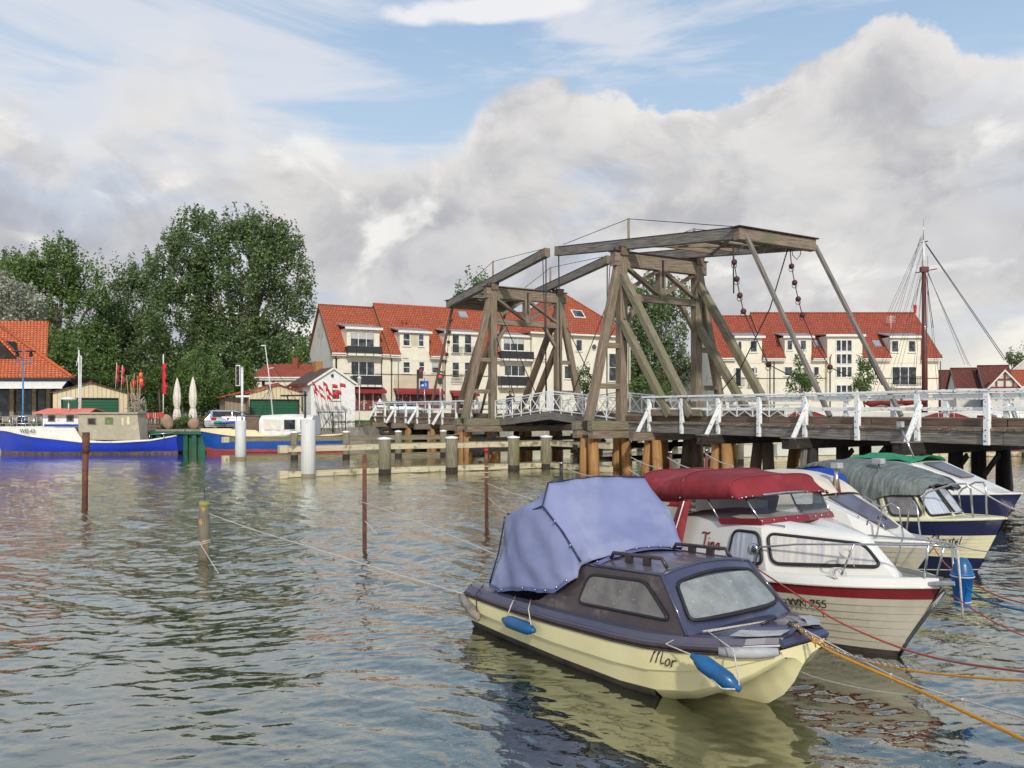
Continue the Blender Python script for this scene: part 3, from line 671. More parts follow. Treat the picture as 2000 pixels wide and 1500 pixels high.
# open barrier gates inside the near span, seen through the back railing
for l, s0, s1 in ((BW-.45, 10.5, 16.5), ):
    gt = MB(); gt.beam(B(s0, l, 3.5), B(s1, l, 3.5), .06, .08); gt.beam(B(s0, l, 2.62), B(s1, l, 2.62), .06, .08); gt.beam(B(s0, l, 3.22), B(s1, l, 3.22), .04, .05)
    for i in range(7):
        s = s0+(s1-s0)*i/6; gt.beam(B(s, l, 2.55), B(s, l, 3.5), .05, .05, up=BE)
        if i < 6: gt.beam(B(s, l, 2.65), B(s+1, l, 3.22), .03, .04); gt.beam(B(s, l, 3.22), B(s+1, l, 2.65), .03, .04)
    gt.build('barrier_gate', 'white_paint', br)
# --- tyres and end of the abutment
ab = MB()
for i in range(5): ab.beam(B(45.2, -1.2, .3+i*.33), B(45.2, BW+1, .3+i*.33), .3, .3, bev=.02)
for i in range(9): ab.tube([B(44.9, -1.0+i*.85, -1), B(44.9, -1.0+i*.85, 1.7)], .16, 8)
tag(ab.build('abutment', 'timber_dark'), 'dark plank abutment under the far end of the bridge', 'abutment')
ty = MB(); c = P(757, 843, 64)
ty.tube([c+V((.55*math.cos(t), .1*math.sin(t), .22*math.sin(t))) for t in np.linspace(0, 2*math.pi, 17)[:-1]], .16, 8, closed=True)
mk('rubber', (.02, .02, .02), (.035, .035, .035), 6, .8)
tag(ty.build('fender_tyre', 'rubber', loc=tuple(c)), 'worn black tyre lying at the far foot of the bridge', 'tyre')

# ================================================================ guide fences of the shipping channel
def fence(name, label, posts, left, right, zs, matb, matp, endc, whites, hs, bw=.28, r=.30):
    t = thing(name, label, 'guide fence', (posts[0].x, posts[0].y, 0)); line = [left]+posts+[right]
    line = [V(p) for p in line]
    for z in zs:
        for a, b_ in zip(line[:-1], line[1:]):
            d = (b_-a).normalized(); 
            o = V((-d.y, d.x, 0))*(.1)
            q = MB().beam(a+V((0, 0, z))+o, b_+V((0, 0, z))+o, .2, bw, bev=.015).build('guide_beam', matb, t)
            MB().beam(a+V((0, 0, z+bw/2+.015))+o, b_+V((0, 0, z+bw/2+.015))+o, .24, .03).build('beam_top_board', 'timber_green', q)
        d = (line[1]-line[0]).normalized()
        MB().beam(line[0]-d*.35+V((0, 0, z)), line[0]+V((0, 0, z)), .34, bw+.06, bev=.02).build('beam_end', endc, t)
    for i, p in enumerate(posts):
        h = hs[i] if isinstance(hs, (list, tuple)) else hs; wh = i in whites; rr_ = .32 if wh else r
        o = MB().tube([(p.x, p.y, -1), (p.x, p.y, h*.5), (p.x, p.y, h)], [rr_, rr_, rr_*.97], 16).build('white_post' if wh else 'fence_post', 'white_post' if wh else matp, t)
        if wh: MB().tube([(p.x, p.y, -.5), (p.x, p.y, .16)], rr_*1.01, 16).build('wet_foot', 'timber_green', o)
        if not wh: MB().lathe([(.001, h+.07), (r*1.05, h+.02), (r*1.08, h-.03), (r*1.02, h-.05)], (p.x, p.y, 0), 14).build('post_cap', 'white_paint', o); MB().tube([(p.x, p.y, -.5), (p.x, p.y, .22)], r*1.015, 16).build('wet_foot', 'timber_dark', o)
    return t
mk('white_post', (.66, .66, .64), (.54, .54, .51), 2, .5, .1, st=(.4, 5, 1), c3=(.45, .44, .38), s3=2.2, t3=(.62, .72))
fp = [G(602, 932), G(751, 925), G(882, 921), G(1003, 917), G(1067, 914)]
fence('guide_fence', 'near timber guide fence with two cream beams and one thick white post', fp, G(560, 934), B(16.6, -1.6, 0), (1.27, .16), 'timber_cream', 'timber_green', 'timber_cream', (0,), [2.55, 1.65, 1.65, 1.62, 1.62])
bp = [G(470, 897), G(575, 895.5), G(676, 894), G(778, 892), G(866, 890), G(955, 888)]
fence('guide_fence', 'farther mossy timber guide fence with a white post at its left end', bp, G(446, 898), B(32.2, -2.0, 0), (1.2, .08), 'timber_green', 'timber_green', 'timber_cream', (0,), [2.35, 1.62, 1.62, 1.62, 1.62, 1.62], r=.22)
fr = [B(18.5, 9+i*4.2, 0)+BE*(-.9*i) for i in range(6)]
fence('guide_fence', 'continuation of the near guide fence seen behind the bridge piles', fr, B(18.2, 6.6, 0), fr[-1]+V((5, 1, 0)), (1.15, .16), 'timber_cream', 'timber_green', 'timber_cream', (), 1.7, r=.22)
fr = [B(31.5, 9+i*4.6, 0)+BE*(1.2*i) for i in range(6)]
fence('guide_fence', 'continuation of the farther guide fence behind the bridge and its piles', fr, B(31.0, 6.6, 0), fr[-1]+V((5, 2, 0)), (1.2, .2), 'timber_green', 'timber_green', 'timber_cream', (), 1.7, r=.22)
# ================================================================ buildings
mk('plaster', (.78, .73, .60), (.72, .66, .54), 1.2, .85, .1, coord='obj', c3=(.62, .55, .42), s3=.35, t3=(.58, .8))
mk('plaster_beige', (.60, .52, .38), (.54, .46, .34), 1.2, .85, .1, coord='obj')
mk('plaster_shaded', (.74, .71, .65), (.68, .65, .60), 1, .85, .1, coord='obj', c3=(.48, .45, .41), s3=.3)  # greyer copy of the cream plaster, shade of the gable ends put into its colour
mk('trim_white', (.78, .76, .70), (.70, .68, .62), 3, .6, coord='obj')
mk('band_brown', (.22, .16, .09), (.18, .13, .08), 3, .7, coord='obj')
mk('lead_sheet', (.30, .30, .31), (.22, .22, .23), 2, .5, .1, st=(1, .3, 1))
mk('balcony_dark', (.022, .022, .024), (.04, .04, .042), 9, .45, .2, st=(12, .3, 1))
mk('downpipe', (.14, .10, .07), (.10, .07, .05), 3, .4, metal=.4)
mk('frame_white', (.75, .74, .72), None, 3, .4)
mk('brick_yellow', (.42, .22, .07), (.30, .14, .05), 9, .8, .3, coord='obj')
mk('brick_red', (.30, .08, .04), (.2, .05, .03), 9, .8, .3, coord='obj')
mk('curtain', (.55, .53, .50), (.42, .41, .40), 8, .8, st=(6, .3, 1))
mk('awning_red', (.30, .03, .03), (.22, .02, .02), 4, .7)
mk('shop_goods', (.30, .05, .04), (.05, .04, .05), 5, .7, c3=(.5, .42, .3), s3=3)
mk_tiles('tiles_orange', (.52, .115, .04), (.38, .07, .028), .34, .36)
mk_tiles('tiles_red', (.44, .085, .035), (.31, .05, .025), .34, .38)
mk_tiles('tiles_dark', (.15, .03, .02), (.095, .02, .015), .34, .38)
mk_tiles('tiles_bright', (.72, .17, .05), (.54, .11, .035), .30, .33)
mk_tiles('tiles_brown', (.14, .08, .055), (.09, .055, .04), .4, .4, (.03, .02, .02))
def glass_mat():
    m = bpy.data.materials.new('glass'); m.use_nodes = True; T = NT(m.node_tree); b = T.n['Principled BSDF']
    g = T.n.new('ShaderNodeNewGeometry'); nz = T.noise(g.outputs['Position'], 1.3, 3)
    T.l.new(T.mix(T.ss(nz, .45, .6), (.015, .018, .022), (.07, .08, .095)), b.inputs['Base Color'])
    b.inputs['Roughness'].default_value = .06; b.inputs['IOR'].default_value = 1.6; MAT['glass'] = m
glass_mat()
class Fac:
    """A vertical facade: origin, direction; maps photo pixels to (along, up) and builds in the root's own frame (x along, y into the house, z up)."""
    def __init__(s, root, p0, ang): s.r = root; s.p0 = V(p0); s.d = V((math.cos(ang), math.sin(ang), 0)); s.n = V((-math.sin(ang), math.cos(ang), 0))
    def uv(s, px, py, dep=0):
        k = (px-CX)/F; p = s.p0+s.n*dep        # (p.x+a dx) = k (p.y+a dy)
        a = (k*p.y-p.x)/(s.d.x-k*s.d.y); Y = p.y+a*s.d.y
        return a, H+(HY-py)/F*Y-s.p0.z
def window(f, x0, y0, x1, y1, cols=2, rows=1, mat='glass', dep=0, frame='frame_white', sill=True, name='window', lintel=0, fw=.07, curtain=False):
    a0, z1 = f.uv(x0, y0, dep); a1, z0 = f.uv(x1, y1, dep); r = f.r; y = dep
    m = MB(); m.box((a0, y-.03, z0), (a1, y+.10, z0+fw)); m.box((a0, y-.03, z1-fw), (a1, y+.10, z1))
    m.box((a0, y-.03, z0+fw), (a0+fw, y+.10, z1-fw)); m.box((a1-fw, y-.03, z0+fw), (a1, y+.10, z1-fw))
    for i in range(1, cols): a = a0+(a1-a0)*i/cols; m.box((a-fw*.6, y-.02, z0+fw), (a+fw*.6, y+.09, z1-fw))
    for i in range(1, rows): z = z0+(z1-z0)*i/rows; m.box((a0+fw, y-.015, z-fw*.5), (a1-fw, y+.085, z+fw*.5))
    w = m.build(name, frame, r, False)
    MB().box((a0+.02, y-.01, z0+.02), (a1-.02, y+.05, z1-.02)).build('pane', mat, w, False)
    if curtain: MB().box((a0+.1, y-.013, z0+(z1-z0)*.55), (a1-.1, y+.05, z1-.1)).build('blind', 'curtain', w, False)
    if sill: MB().box((a0-.08, y-.12, z0-.09), (a1+.08, y+.1, z0)).build('sill', 'trim_white', w, False)
    return w
def balcony(f, x0, y0, x1, y1, out=1.1):
    a0, z1 = f.uv(x0, y0, -out); a1, z0 = f.uv(x1, y1, -out)
    b = MB(); b.box((a0, -out, z0-.28), (a1, -.01, z0-.06)); o = b.build('balcony', 'trim_white', f.r, False)
    p = MB(); p.box((a0, -out-.04, z0), (a1, -out+.0, z1)); p.box((a0-.03, -out+.01, z0), (a0+.01, -.02, z1)); p.box((a1-.01, -out+.01, z0), (a1+.03, -.02, z1))
    p.build('balcony_panel', 'balcony_dark', o, False)
    m = MB(); m.box((a0-.05, -out-.07, z1), (a1+.05, -out+.03, z1+.05))
    for i in range(5): a = a0+(a1-a0)*i/4; m.box((a-.03, -out-.075, z0-.3), (a+.03, -out-.045, z1))
    m.build('balcony_rail', 'iron', o, False)
def dormer(f, x0, y0, x1, y1, slope, roofz, eave, extra=0):
    """front flush with the facade (y=-.02), body runs back into the main roof"""
    a0, z1 = f.uv(x0, y0); a1, _ = f.uv(x1, y1); z0 = eave-.9
    back = (z1+.5-roofz)/slope+1.1
    d = MB().box((a0, -.04-extra, z0), (a1, back, z1)).build('dormer', 'plaster', f.r, False)
    m = MB(); hb = 1.0
    m.slab([(a0-.25, -.45, z1), (a1+.25, -.45, z1), (a1+.25, back+.9, z1+hb), (a0-.25, back+.9, z1+hb)], (0, 0, .12))
    m.build('dormer_roof', 'lead_sheet', d, False)
    MB().box((a0-.28, -.52, z1-.16), (a1+.28, -.44, z1+.08)).build('fascia_board', 'trim_white', d, False)
    return d
def gable_block(f, a0, a1, dep, eave, ridge, tiles, over=.45, left=True, right=True, wall='plaster', gmat=None, y0=0.0, endover=.25, cuts=()):
    r = f.r; m = MB(); h = dep/2
    m.add([(a0, y0, 0), (a1, y0, 0), (a1, y0, eave), (a0, y0, eave)], [(0, 1, 2, 3)]); m.build('wall', wall, r, False); MB().add([(a1, dep, 0), (a0, dep, 0), (a0, dep, eave), (a1, dep, eave)], [(0, 1, 2, 3)]).build('wall', wall, r, False)
    for a, on in ((a0, left), (a1, right)):
        g = MB(); g.add([(a, y0, 0), (a, dep, 0), (a, dep, eave), (a, h, ridge-.05), (a, y0, eave)], [(0, 1, 2, 3, 4) if a == a1 else (4, 3, 2, 1, 0)])
        g.build('gable_wall', gmat or wall, r, False)
    sl = (ridge-eave)/h; ez = eave-sl*over; b = a0-(endover if left else 0); c = a1+(endover if right else 0)
    t = MB(); gm = []; xs = b
    for (u0, u1, zc) in list(cuts)+[(c, c, 0)]:
        if u0 > xs+.01: t.slab([(xs, y0-over, ez), (u0, y0-over, ez), (u0, h, ridge), (xs, h, ridge)], (0, 0, .16)); gm.append(MB().box((xs+.02, y0-over-.12, ez-.02), (u0-.02, y0-over+.02, ez+.12)).box((xs+.04, y0-over+.02, ez-.2), (u0-.04, y0+.0, ez-.04)))
        if u1 > u0: yc = (zc-eave)/sl; t.slab([(u0, yc, zc), (u1, yc, zc), (u1, h, ridge), (u0, h, ridge)], (0, 0, .16))
        xs = u1
    t.slab([(c, dep+over, ez), (b, dep+over, ez), (b, h, ridge), (c, h, ridge)], (0, 0, .16))
    rf = t.build('roof', tiles, r, False)
    MB().tube([(b, h, ridge+.16), (c, h, ridge+.16)], .13, 8).build('ridge_tiles', tiles, rf, False)
    [q.build('gutter', 'trim_white', rf, False) for q in gm]
    for a, on in ((b, left), (c, right)):
        v = MB()
        if on: v.slab([(a, y0-over, ez-.12), (a, h, ridge-.12), (a, h, ridge+.2), (a, y0-over, ez+.2)], (.06 if a == b else -.06, 0, 0)); v.slab([(a, dep+over, ez-.12), (a, h, ridge-.12), (a, h, ridge+.2), (a, dep+over, ez+.2)], (.06 if a == b else -.06, 0, 0))
        if v.v: v.build('verge_board', 'band_brown', rf, False)
    return sl
def pipe(f, px, y0, y1, off=-.12):
    a, z1 = f.uv(px, y0); _, z0 = f.uv(px, y1); MB().tube([(a, off-.35, z1+.05), (a, off, z1-.5), (a, off, z0)], .06, 6).build('downpipe', 'downpipe', f.r, False)
def roof_window(f, px0, py0, px1, py1, dep, sl, eave):
    # find a point on the roof plane z = eave + sl*y under the pixel
    def hit(px, py):
        y = 0
        for _ in range(40):
            a, z = f.uv(px, py, y); y = (z-eave)/sl
        return V((a, y, z))
    c = hit((px0+px1)/2, (py0+py1)/2); w = abs(hit(px1, py1).x-hit(px0, py1).x)/2; up = V((0, 1, sl)).normalized(); hh = .62
    n = V((0, -sl, 1)).normalized(); c += n*.2
    m = MB(); q = [c-V((w, 0, 0))-up*hh, c+V((w, 0, 0))-up*hh, c+V((w, 0, 0))+up*hh, c-V((w, 0, 0))+up*hh]; m.slab(q, n*.08); o = m.build('roof_window', 'lead_sheet', f.r, False)
    q2 = [c+(p-c)*.8+n*.09 for p in q]; MB().slab(q2, n*.02).build('pane', 'glass_sky', o, False)
mk('glass_sky', (.25, .27, .30), (.35, .37, .40), 2, .1, ior=1.8)
# --- left apartment block
ang = math.atan(.5); p0 = V((-19.4, 86, QZ))
A = thing('apartment_building', 'long cream apartment block with orange tiled roof, balconies and shaded grey gable left of the bridge', 'apartment building', tuple(p0), ang)
fA = Fac(A, p0, ang); _, eA = fA.uv(650, 684); aS = fA.uv(763, 700)[0]; aW = fA.uv(1035, 700)[0]; aE = fA.uv(1226, 700)[0]
def cut(f, *ds): return [(f.uv(x0, y0)[0], f.uv(x1, y0)[0], f.uv(x0, y0)[1]-.1) for x0, y0, x1 in ds]
sl1 = gable_block(fA, 0, aS, 12, eA, 13.35, 'tiles_orange', gmat='plaster_shaded', right=False, cuts=cut(fA, (677, 640, 741)))
sl2 = gable_block(fA, aS+.02, aW+2, 12, eA+.12, 13.85, 'tiles_orange', left=True, right=False, over=.6, y0=-.12, cuts=cut(fA, (780, 647, 837), (870, 649, 932), (978, 655, 1034)))
# hipped wing
ew = 10.9; dw = 11; am = (aW+aE)/2
m = MB(); m.add([(aW, -.6, 0), (aE, -.6, 0), (aE, dw, 0), (aW, dw, 0), (aW, -.6, ew), (aE, -.6, ew), (aE, dw, ew), (aW, dw, ew)], [(0, 1, 5, 4), (1, 2, 6, 5), (2, 3, 7, 6), (3, 0, 4, 7)])
m.build('wing_wall', 'plaster', A, False)
m = MB(); o_ = .45; ap = (am-.3, 5.2, 17.2); c4 = [(aW-o_, -.6-o_, ew-.1), (aE+o_, -.6-o_, ew-.1), (aE+o_, dw+o_, ew-.1), (aW-o_, dw+o_, ew-.1)]
m.add(c4+[ap], [(0, 1, 4), (1, 2, 4), (2, 3, 4), (3, 0, 4), (3, 2, 1, 0)]); rw = m.build('hipped_roof', 'tiles_orange', A, False)
MB().tube([c4[0], ap, c4[2]], .12, 6).tube([c4[1], ap, c4[3]], .12, 6).build('hip_tiles', 'tiles_orange', rw, False)
MB().box((aW-o_-.05, -.75-o_, ew-.25), (aE+o_+.05, -.6-o_, ew-.05)).build('gutter', 'trim_white', rw, False)
for a, b_ in (((659, 640), (745, 685)),): pass
rz = eA
dormer(fA, 677, 640, 741, 684, sl1, eA, eA); [dormer(fA, *q, sl2, eA, eA, .12) for q in ((780, 647, 837, 684), (870, 649, 932, 690), (978, 655, 1034, 690))]
for (x0, y0, x1, y1, c) in ((684, 649, 731, 678, 3), (685, 705, 732, 734, 3), (983, 659, 1024, 686, 3), (985, 713, 1026, 735, 3)): window(fA, x0, y0, x1, y1, c, 1, dep=-.07 if x0 < 800 else -.18, curtain=(c == 3 and y0 < 700))
for (x0, y0, x1, y1) in ((787, 651, 801, 676), (817, 652, 828, 677), (787, 706, 801, 729), (818, 706, 829, 726), (883, 653, 897, 690), (907, 653, 921, 690), (883, 707, 897, 738), (907, 707, 921, 738), (843, 706, 858, 728)):
    window(fA, x0, y0, x1, y1, 1, 2, dep=-.18 if y0 < 700 else -.14, curtain=(x0 % 3 == 0))
a0, z1 = fA.uv(801.5, 650); a1, z0 = fA.uv(816.5, 677); MB().box((a0, -.18, z0), (a1, -.1, z1)).build('beige_panel', 'plaster_beige', A, False)
balcony(fA, 679, 676, 746, 691); balcony(fA, 690, 734, 746, 751); balcony(fA, 979, 686, 1042, 701); balcony(fA, 979, 736, 1040, 753)
def juliet(f, x0, y0, x1, y1, dep=0):
    a0, z1 = f.uv(x0, y0); a1, z0 = f.uv(x1, y1); m = MB()
    m.box((a0, dep-.32, z1), (a1, dep-.28, z1+.04)); m.box((a0, dep-.32, z0), (a1, dep-.28, z0+.04)); n = 9
    for i in range(n+1): a = a0+(a1-a0)*i/n; m.box((a-.012, dep-.31, z0), (a+.012, dep-.29, z1))
    for a in (a0, a1): m.box((a-.015, dep-.3, z1), (a+.015, dep, z1+.03)); m.box((a-.015, dep-.3, z0), (a+.015, dep, z0+.03))
    m.build('balconette', 'iron', f.r, False)
for q in ((880, 678, 900, 692), (904, 678, 924, 692), (880, 731, 900, 748), (904, 731, 924, 748)): juliet(fA, *q, dep=-.14)
for (x0, y0, x1, y1) in ((1125, 663, 1137, 686), (1102, 714, 1116, 740), (1155, 745, 1170, 765)): window(fA, x0, y0, x1, y1, 1, 1, dep=-.64)
# oval window
a, z = fA.uv(1160, 678, -.62); m = MB(); m.lathe([(.42, -.02), (.42, .08), (.34, .09), (.34, -.02)], (a, -.62, z), 18, (0, -1, 0)); ov = m.build('oval_window', 'frame_white', A, False)
m = MB(); m.lathe([(.001, .03), (.35, .03)], (a, -.62, z), 18, (0, -1, 0)); m.build('pane', 'glass', ov, False)
window(fA, 1189, 690, 1207, 745, 1, 2, dep=-.64)
for px, y0 in ((655, 683), (764, 686), (744, 700), (868, 690), (864, 690), (1222, 662)): pipe(fA, px, y0, 800, -.75 if px > 1100 else -.2)
a1 = aW; m = MB(); _, zb = fA.uv(760, 731); m.box((aS, -.16, zb-.06), (a1, -.0, zb+.05)); m.box((0, -.04, zb-.06), (aS, -.0, zb+.05)); m.build('string_course', 'band_brown', A, False)
a, z = fA.uv(767, 731); b_, _ = fA.uv(866, 731); MB().box((a+.1, -.15, z-2.2), (b_-.1, -.01, z-.1)).build('beige_panel', 'plaster_beige', A, False)
for (x0, x1, y0, y1) in ((692, 745, 762, 800), (770, 858, 764, 800), (880, 925, 768, 800)):
    a, z = fA.uv(x0, y0); b_, z0 = fA.uv(x1, y1); o = MB().box((a, -.22, z0), (b_, -.16, z)).build('shop_front', 'shop_goods', A, False)
    n = max(3, int((b_-a)/.9)); m = MB()
    for i in range(n+1): x = a+(b_-a)*i/n; m.box((x-.05, -.26, z0), (x+.05, -.2, z-.05))
    m.build('shop_frame', 'frame_white', o, False)
    m = MB(); m.slab([(a-.2, -.2, z+.28), (b_+.2, -.2, z+.28), (b_+.2, -1.3, z-.12), (a-.2, -1.3, z-.12)], (0, 0, .05)); m.box((a-.2, -1.34, z-.36), (b_+.2, -1.3, z-.08)); m.build('awning', 'awning_red', o, False)
roof_window(fA, 895, 612, 911, 623, 12, sl2, eA); 
# roof window of the hipped wing
hit = V(ap)*.45+V(c4[1])*.33+V(c4[0])*.22; n_ = (V(c4[1])-V(c4[0])).cross(V(ap)-V(c4[0])).normalized(); ex = V((1, 0, 0)); up = n_.cross(ex)
q = [hit+ex*(-.85)-up*.75, hit+ex*.85-up*.75, hit+ex*.85+up*.75, hit-ex*.85+up*.75]; rwn = MB().slab([p+n_*.02 for p in q], n_*.1).build('roof_window', 'trim_white', A, False)
MB().slab([hit+(p-hit)*.82+n_*.12 for p in q], n_*.02).build('pane', 'glass', rwn, False)
# vents
a, z = fA.uv(790, 628, 3.2); 
for d in (-.25, .25): MB().tube([(a+d, 3.2, z-.2), (a+d, 3.2, z+.45)], .1, 8).build('roof_vent', 'tiles_orange', A, False)
# --- right apartment block
p0 = V(((1385-CX)/F*96, 96, QZ)); Bb = thing('apartment_building', 'long cream apartment block with red tiled roof right of the bridge towers', 'apartment building', tuple(p0), 0)
fB = Fac(Bb, p0, 0); _, eB = fB.uv(1400, 695); L = fB.uv(1832, 700)[0]; sB = fB.uv(1498, 700)[0]
gable_block(fB, .8, sB, 12, eB, 13.3, 'tiles_red', right=False, cuts=cut(fB, (1437, 658, 1488)), gmat='plaster_shaded')
slB = gable_block(fB, sB+.02, L, 12, eB+.05, 13.7, 'tiles_red', left=True, y0=-.1, over=.55, cuts=cut(fB, (1532, 658, 1584), (1612, 656, 1680), (1738, 658, 1797)))
dormer(fB, 1437, 658, 1488, 690, slB, eB, eB); dormer(fB, 1532, 658, 1584, 690, slB, eB, eB, .1); dormer(fB, 1738, 658, 1797, 690, slB, eB, eB, .1)
a0, z1 = fB.uv(1612, 656); a1, _ = fB.uv(1680, 656); MB().box((a0, -.6, 0), (a1, 5, z1)).build('stairwell_tower', 'plaster', Bb, False)
MB().slab([(a0-.25, -.95, z1), (a1+.25, -.95, z1), (a1+.25, 5.5, z1+.5), (a0-.25, 5.5, z1+.5)], (0, 0, .14)).build('stairwell_roof', 'lead_sheet', Bb, False)
MB().box((a0-.28, -1.0, z1-.16), (a1+.28, -.93, z1+.1)).build('fascia_board', 'trim_white', Bb, False)
for y0, y1 in ((663, 687), (690, 712), (715, 738), (751, 775)): window(fB, 1632, y0, 1665, y1, 3, 1, dep=-.63, sill=False, fw=.12)
for (x0, y0, x1, y1) in ((1441, 666, 1449, 685), (1465, 665, 1479, 688), (1537, 664, 1548, 684), (1563, 664, 1575, 683), (1741, 665, 1755, 688), (1774, 665, 1788, 688), (1532, 716, 1548, 734), (1589, 716, 1600, 733), (1707, 717, 1716, 734), (1473, 718, 1479, 730), (1436, 718, 1448, 755), (1463, 718, 1476, 755)):
    window(fB, x0, y0, x1, y1, 1, 1, dep=-.07 if x0 < 1500 and y0 < 700 else -.16)
window(fB, 1742, 716, 1790, 752, 3, 1, dep=-.14, sill=False); 
a0, z1 = fB.uv(1738, 737); a1, z0 = fB.uv(1801, 755); m = MB(); m.box((a0, -1.3, z0-.2), (a1, -.1, z0)); o = m.build('balcony', 'trim_white', Bb, False)
m = MB()
for i in range(24): x = a0+(a1-a0)*i/23; m.box((x-.02, -1.28, z0), (x+.02, -1.25, z1))
m.box((a0, -1.3, z1), (a1, -1.22, z1+.06)); m.build('balcony_rail', 'iron', o, False)
juliet(fB, 1434, 738, 1452, 754, -.1); juliet(fB, 1460, 738, 1480, 754, -.1)
for q in ((1587, 668, 1599, 680), (1681, 668, 1690, 680), (1704, 668, 1719, 680)): roof_window(fB, *q, 12, slB, eB)
for px in (1503, 1511, 1617, 1835): pipe(fB, px, 694, 800, -.2 if px != 1617 else -.7)
a0, z = fB.uv(1385, 739); MB().box((a0, -.05, z-.05), (sB, -.0, z+.05)).box((sB, -.15, z-.05), (L, -.1, z+.05)).build('string_course', 'band_brown', Bb, False)
a, z = fB.uv(1740, 640, 3.5); m = MB(); m.tube([(a, 3.5, z-.6), (a, 3.5, z+1.6)], .035, 5)
for i in range(5): m.tube([(a-.6, 3.5, z+.6+i*.18), (a+.6, 3.5, z+.75+i*.18)], .02, 4)
m.build('roof_aerial', 'frame_white', Bb, False)
# --- small houses
def house(name, label, p0, ang, wdt, dep, eave, ridge, wall, tiles, cat='house', front_gable=False, group=None, windows=()):
    r = thing(name, label, cat, tuple(p0), ang + (math.pi/2 if front_gable else 0), group); f = Fac(r, p0, ang)
    if front_gable:      # local x into depth; gable faces the camera
        h = wdt/2; m = MB(); m.add([(0, -h, 0), (0, h, 0), (0, h, eave), (0, 0, ridge-.05), (0, -h, eave)], [(4, 3, 2, 1, 0)]); m.build('gable_wall', wall, r, False); m = MB(); m.add([(dep, -h, 0), (dep, h, 0), (dep, h, eave), (dep, 0, ridge-.05), (dep, -h, eave)], [(0, 1, 2, 3, 4)])
        m.build('gable_wall', wall, r, False); m = MB(); m.add([(0, -h, 0), (dep, -h, 0), (dep, -h, eave), (0, -h, eave), (0, h, 0), (dep, h, 0), (dep, h, eave), (0, h, eave)], [(0, 1, 2, 3), (7, 6, 5, 4)]); m.build('wall', wall, r, False)
        s_ = (ridge-eave)/h; e = .3; t = MB()
        for q in (-1, 1): t.slab([(-.3, q*(h+e), eave-s_*e), (dep+.3, q*(h+e), eave-s_*e), (dep+.3, 0, ridge), (-.3, 0, ridge)], (0, 0, .14))
        rf = t.build('roof', tiles, r, False); MB().tube([(-.3, 0, ridge+.12), (dep+.3, 0, ridge+.12)], .1, 6).build('ridge_tiles', tiles, rf, False)
        v = MB()
        for q in (-1, 1): v.slab([(-.34, q*(h+e), eave-s_*e-.1), (-.34, 0, ridge-.1), (-.34, 0, ridge+.16), (-.34, q*(h+e), eave-s_*e+.16)], (.05, 0, 0))
        v.build('verge_board', 'trim_white', rf, False)
    else:
        gable_block(f, 0, wdt, dep, eave, ridge, tiles, wall=wall, over=.3)
    return r
mk('wall_blue', (.08, .25, .60), (.07, .21, .52), 2, .8, coord='obj'); mk('wall_white', (.72, .70, .66), (.64, .62, .58), 2, .8, coord='obj')
mk('wall_rustred', (.24, .06, .045), (.2, .05, .04), 2, .8, coord='obj')
def HW(px, Y): return V(((px-CX)/F*Y, Y, QZ))
def zz(py, Y): return H+(HY-py)/F*Y-QZ
GH = 'small harbour houses on the right'
def gh(label, px, Y, wpx, py_e, py_r, gm, tiles, dep=5, ang=-15):
    p = HW(px, Y); r = thing('harbour_house', label, 'house', tuple(p), R(ang), GH); f = Fac(r, p, R(ang)); W = f.uv(px+wpx, py_e)[0]
    gable_block(f, 0, W, dep, zz(py_e, Y), H+(HY-py_r)/F*(Y+dep/2)-QZ, tiles, wall='wall_white', gmat=gm, over=.3, right=False); return r
gh('dark red roofed house just right of the ship mast', 1838, 122, 26, 758, 726, 'wall_rustred', 'tiles_dark')
gh('house with narrow white gable and long dark red roof', 1868, 112, 48, 756, 722, 'wall_white', 'tiles_dark', 4.6)
gh('house with bright blue gable and dark red roof', 1922, 110, 60, 754, 717, 'wall_blue', 'tiles_dark', 4.6)
h_ = house('harbour_house', 'half timbered house with white gable and bright orange roof at the right edge', HW(1963, 100), R(-28), 3.6, 9, zz(758, 100), zz(724, 100), 'wall_white', 'tiles_orange', front_gable=True, group=GH)
hz0, hz1 = zz(758, 100), zz(724, 100)
m = MB(); m.beam((-.05, 0, 0), (-.05, 0, hz1-.2), .2, .16); m.beam((-.05, -1.8, hz0+.1), (-.05, 1.8, hz0+.1), .14, .2); m.beam((-.05, -.9, hz0+1.1), (-.05, .9, hz0+1.1), .14, .2)
for q in (-.9, .9): m.beam((-.05, q, hz0-1.5), (-.05, q, hz0+1.2), .18, .14)
m.build('timber_framing', 'wall_rustred', h_, False)
house('harbour_house', 'orange roofed house cut by the right picture edge', HW(1990, 109), R(-12), 9, 8, zz(754, 109), zz(726, 113), 'wall_white', 'tiles_orange', group=GH)
house('harbour_house', 'taller red house with light verge boards at the far right edge', HW(2015, 120), R(-28), 7, 9, zz(735, 120), zz(692, 120), 'wall_white', 'tiles_dark', front_gable=True, group=GH)
house('garden_house', 'little white house with orange gable roof seen left of the nearer tower struts', HW(1243, 118), 0, 4.6, 8, zz(760, 118), zz(720, 118), 'wall_white', 'tiles_orange', front_gable=True, group='houses seen between the tower struts')
house('garden_house', 'cream house with orange roof between the struts of the nearer tower', HW(1277, 116), 0, 5.4, 8, zz(752, 116), zz(723, 120), 'plaster', 'tiles_orange', group='houses seen between the tower struts')
house('garden_house', 'cream gable house partly behind the right post of the nearer tower', HW(1352, 112), 0, 6.4, 9, zz(752, 112), zz(718, 112), 'plaster', 'tiles_orange', front_gable=True, group='houses seen between the tower struts')
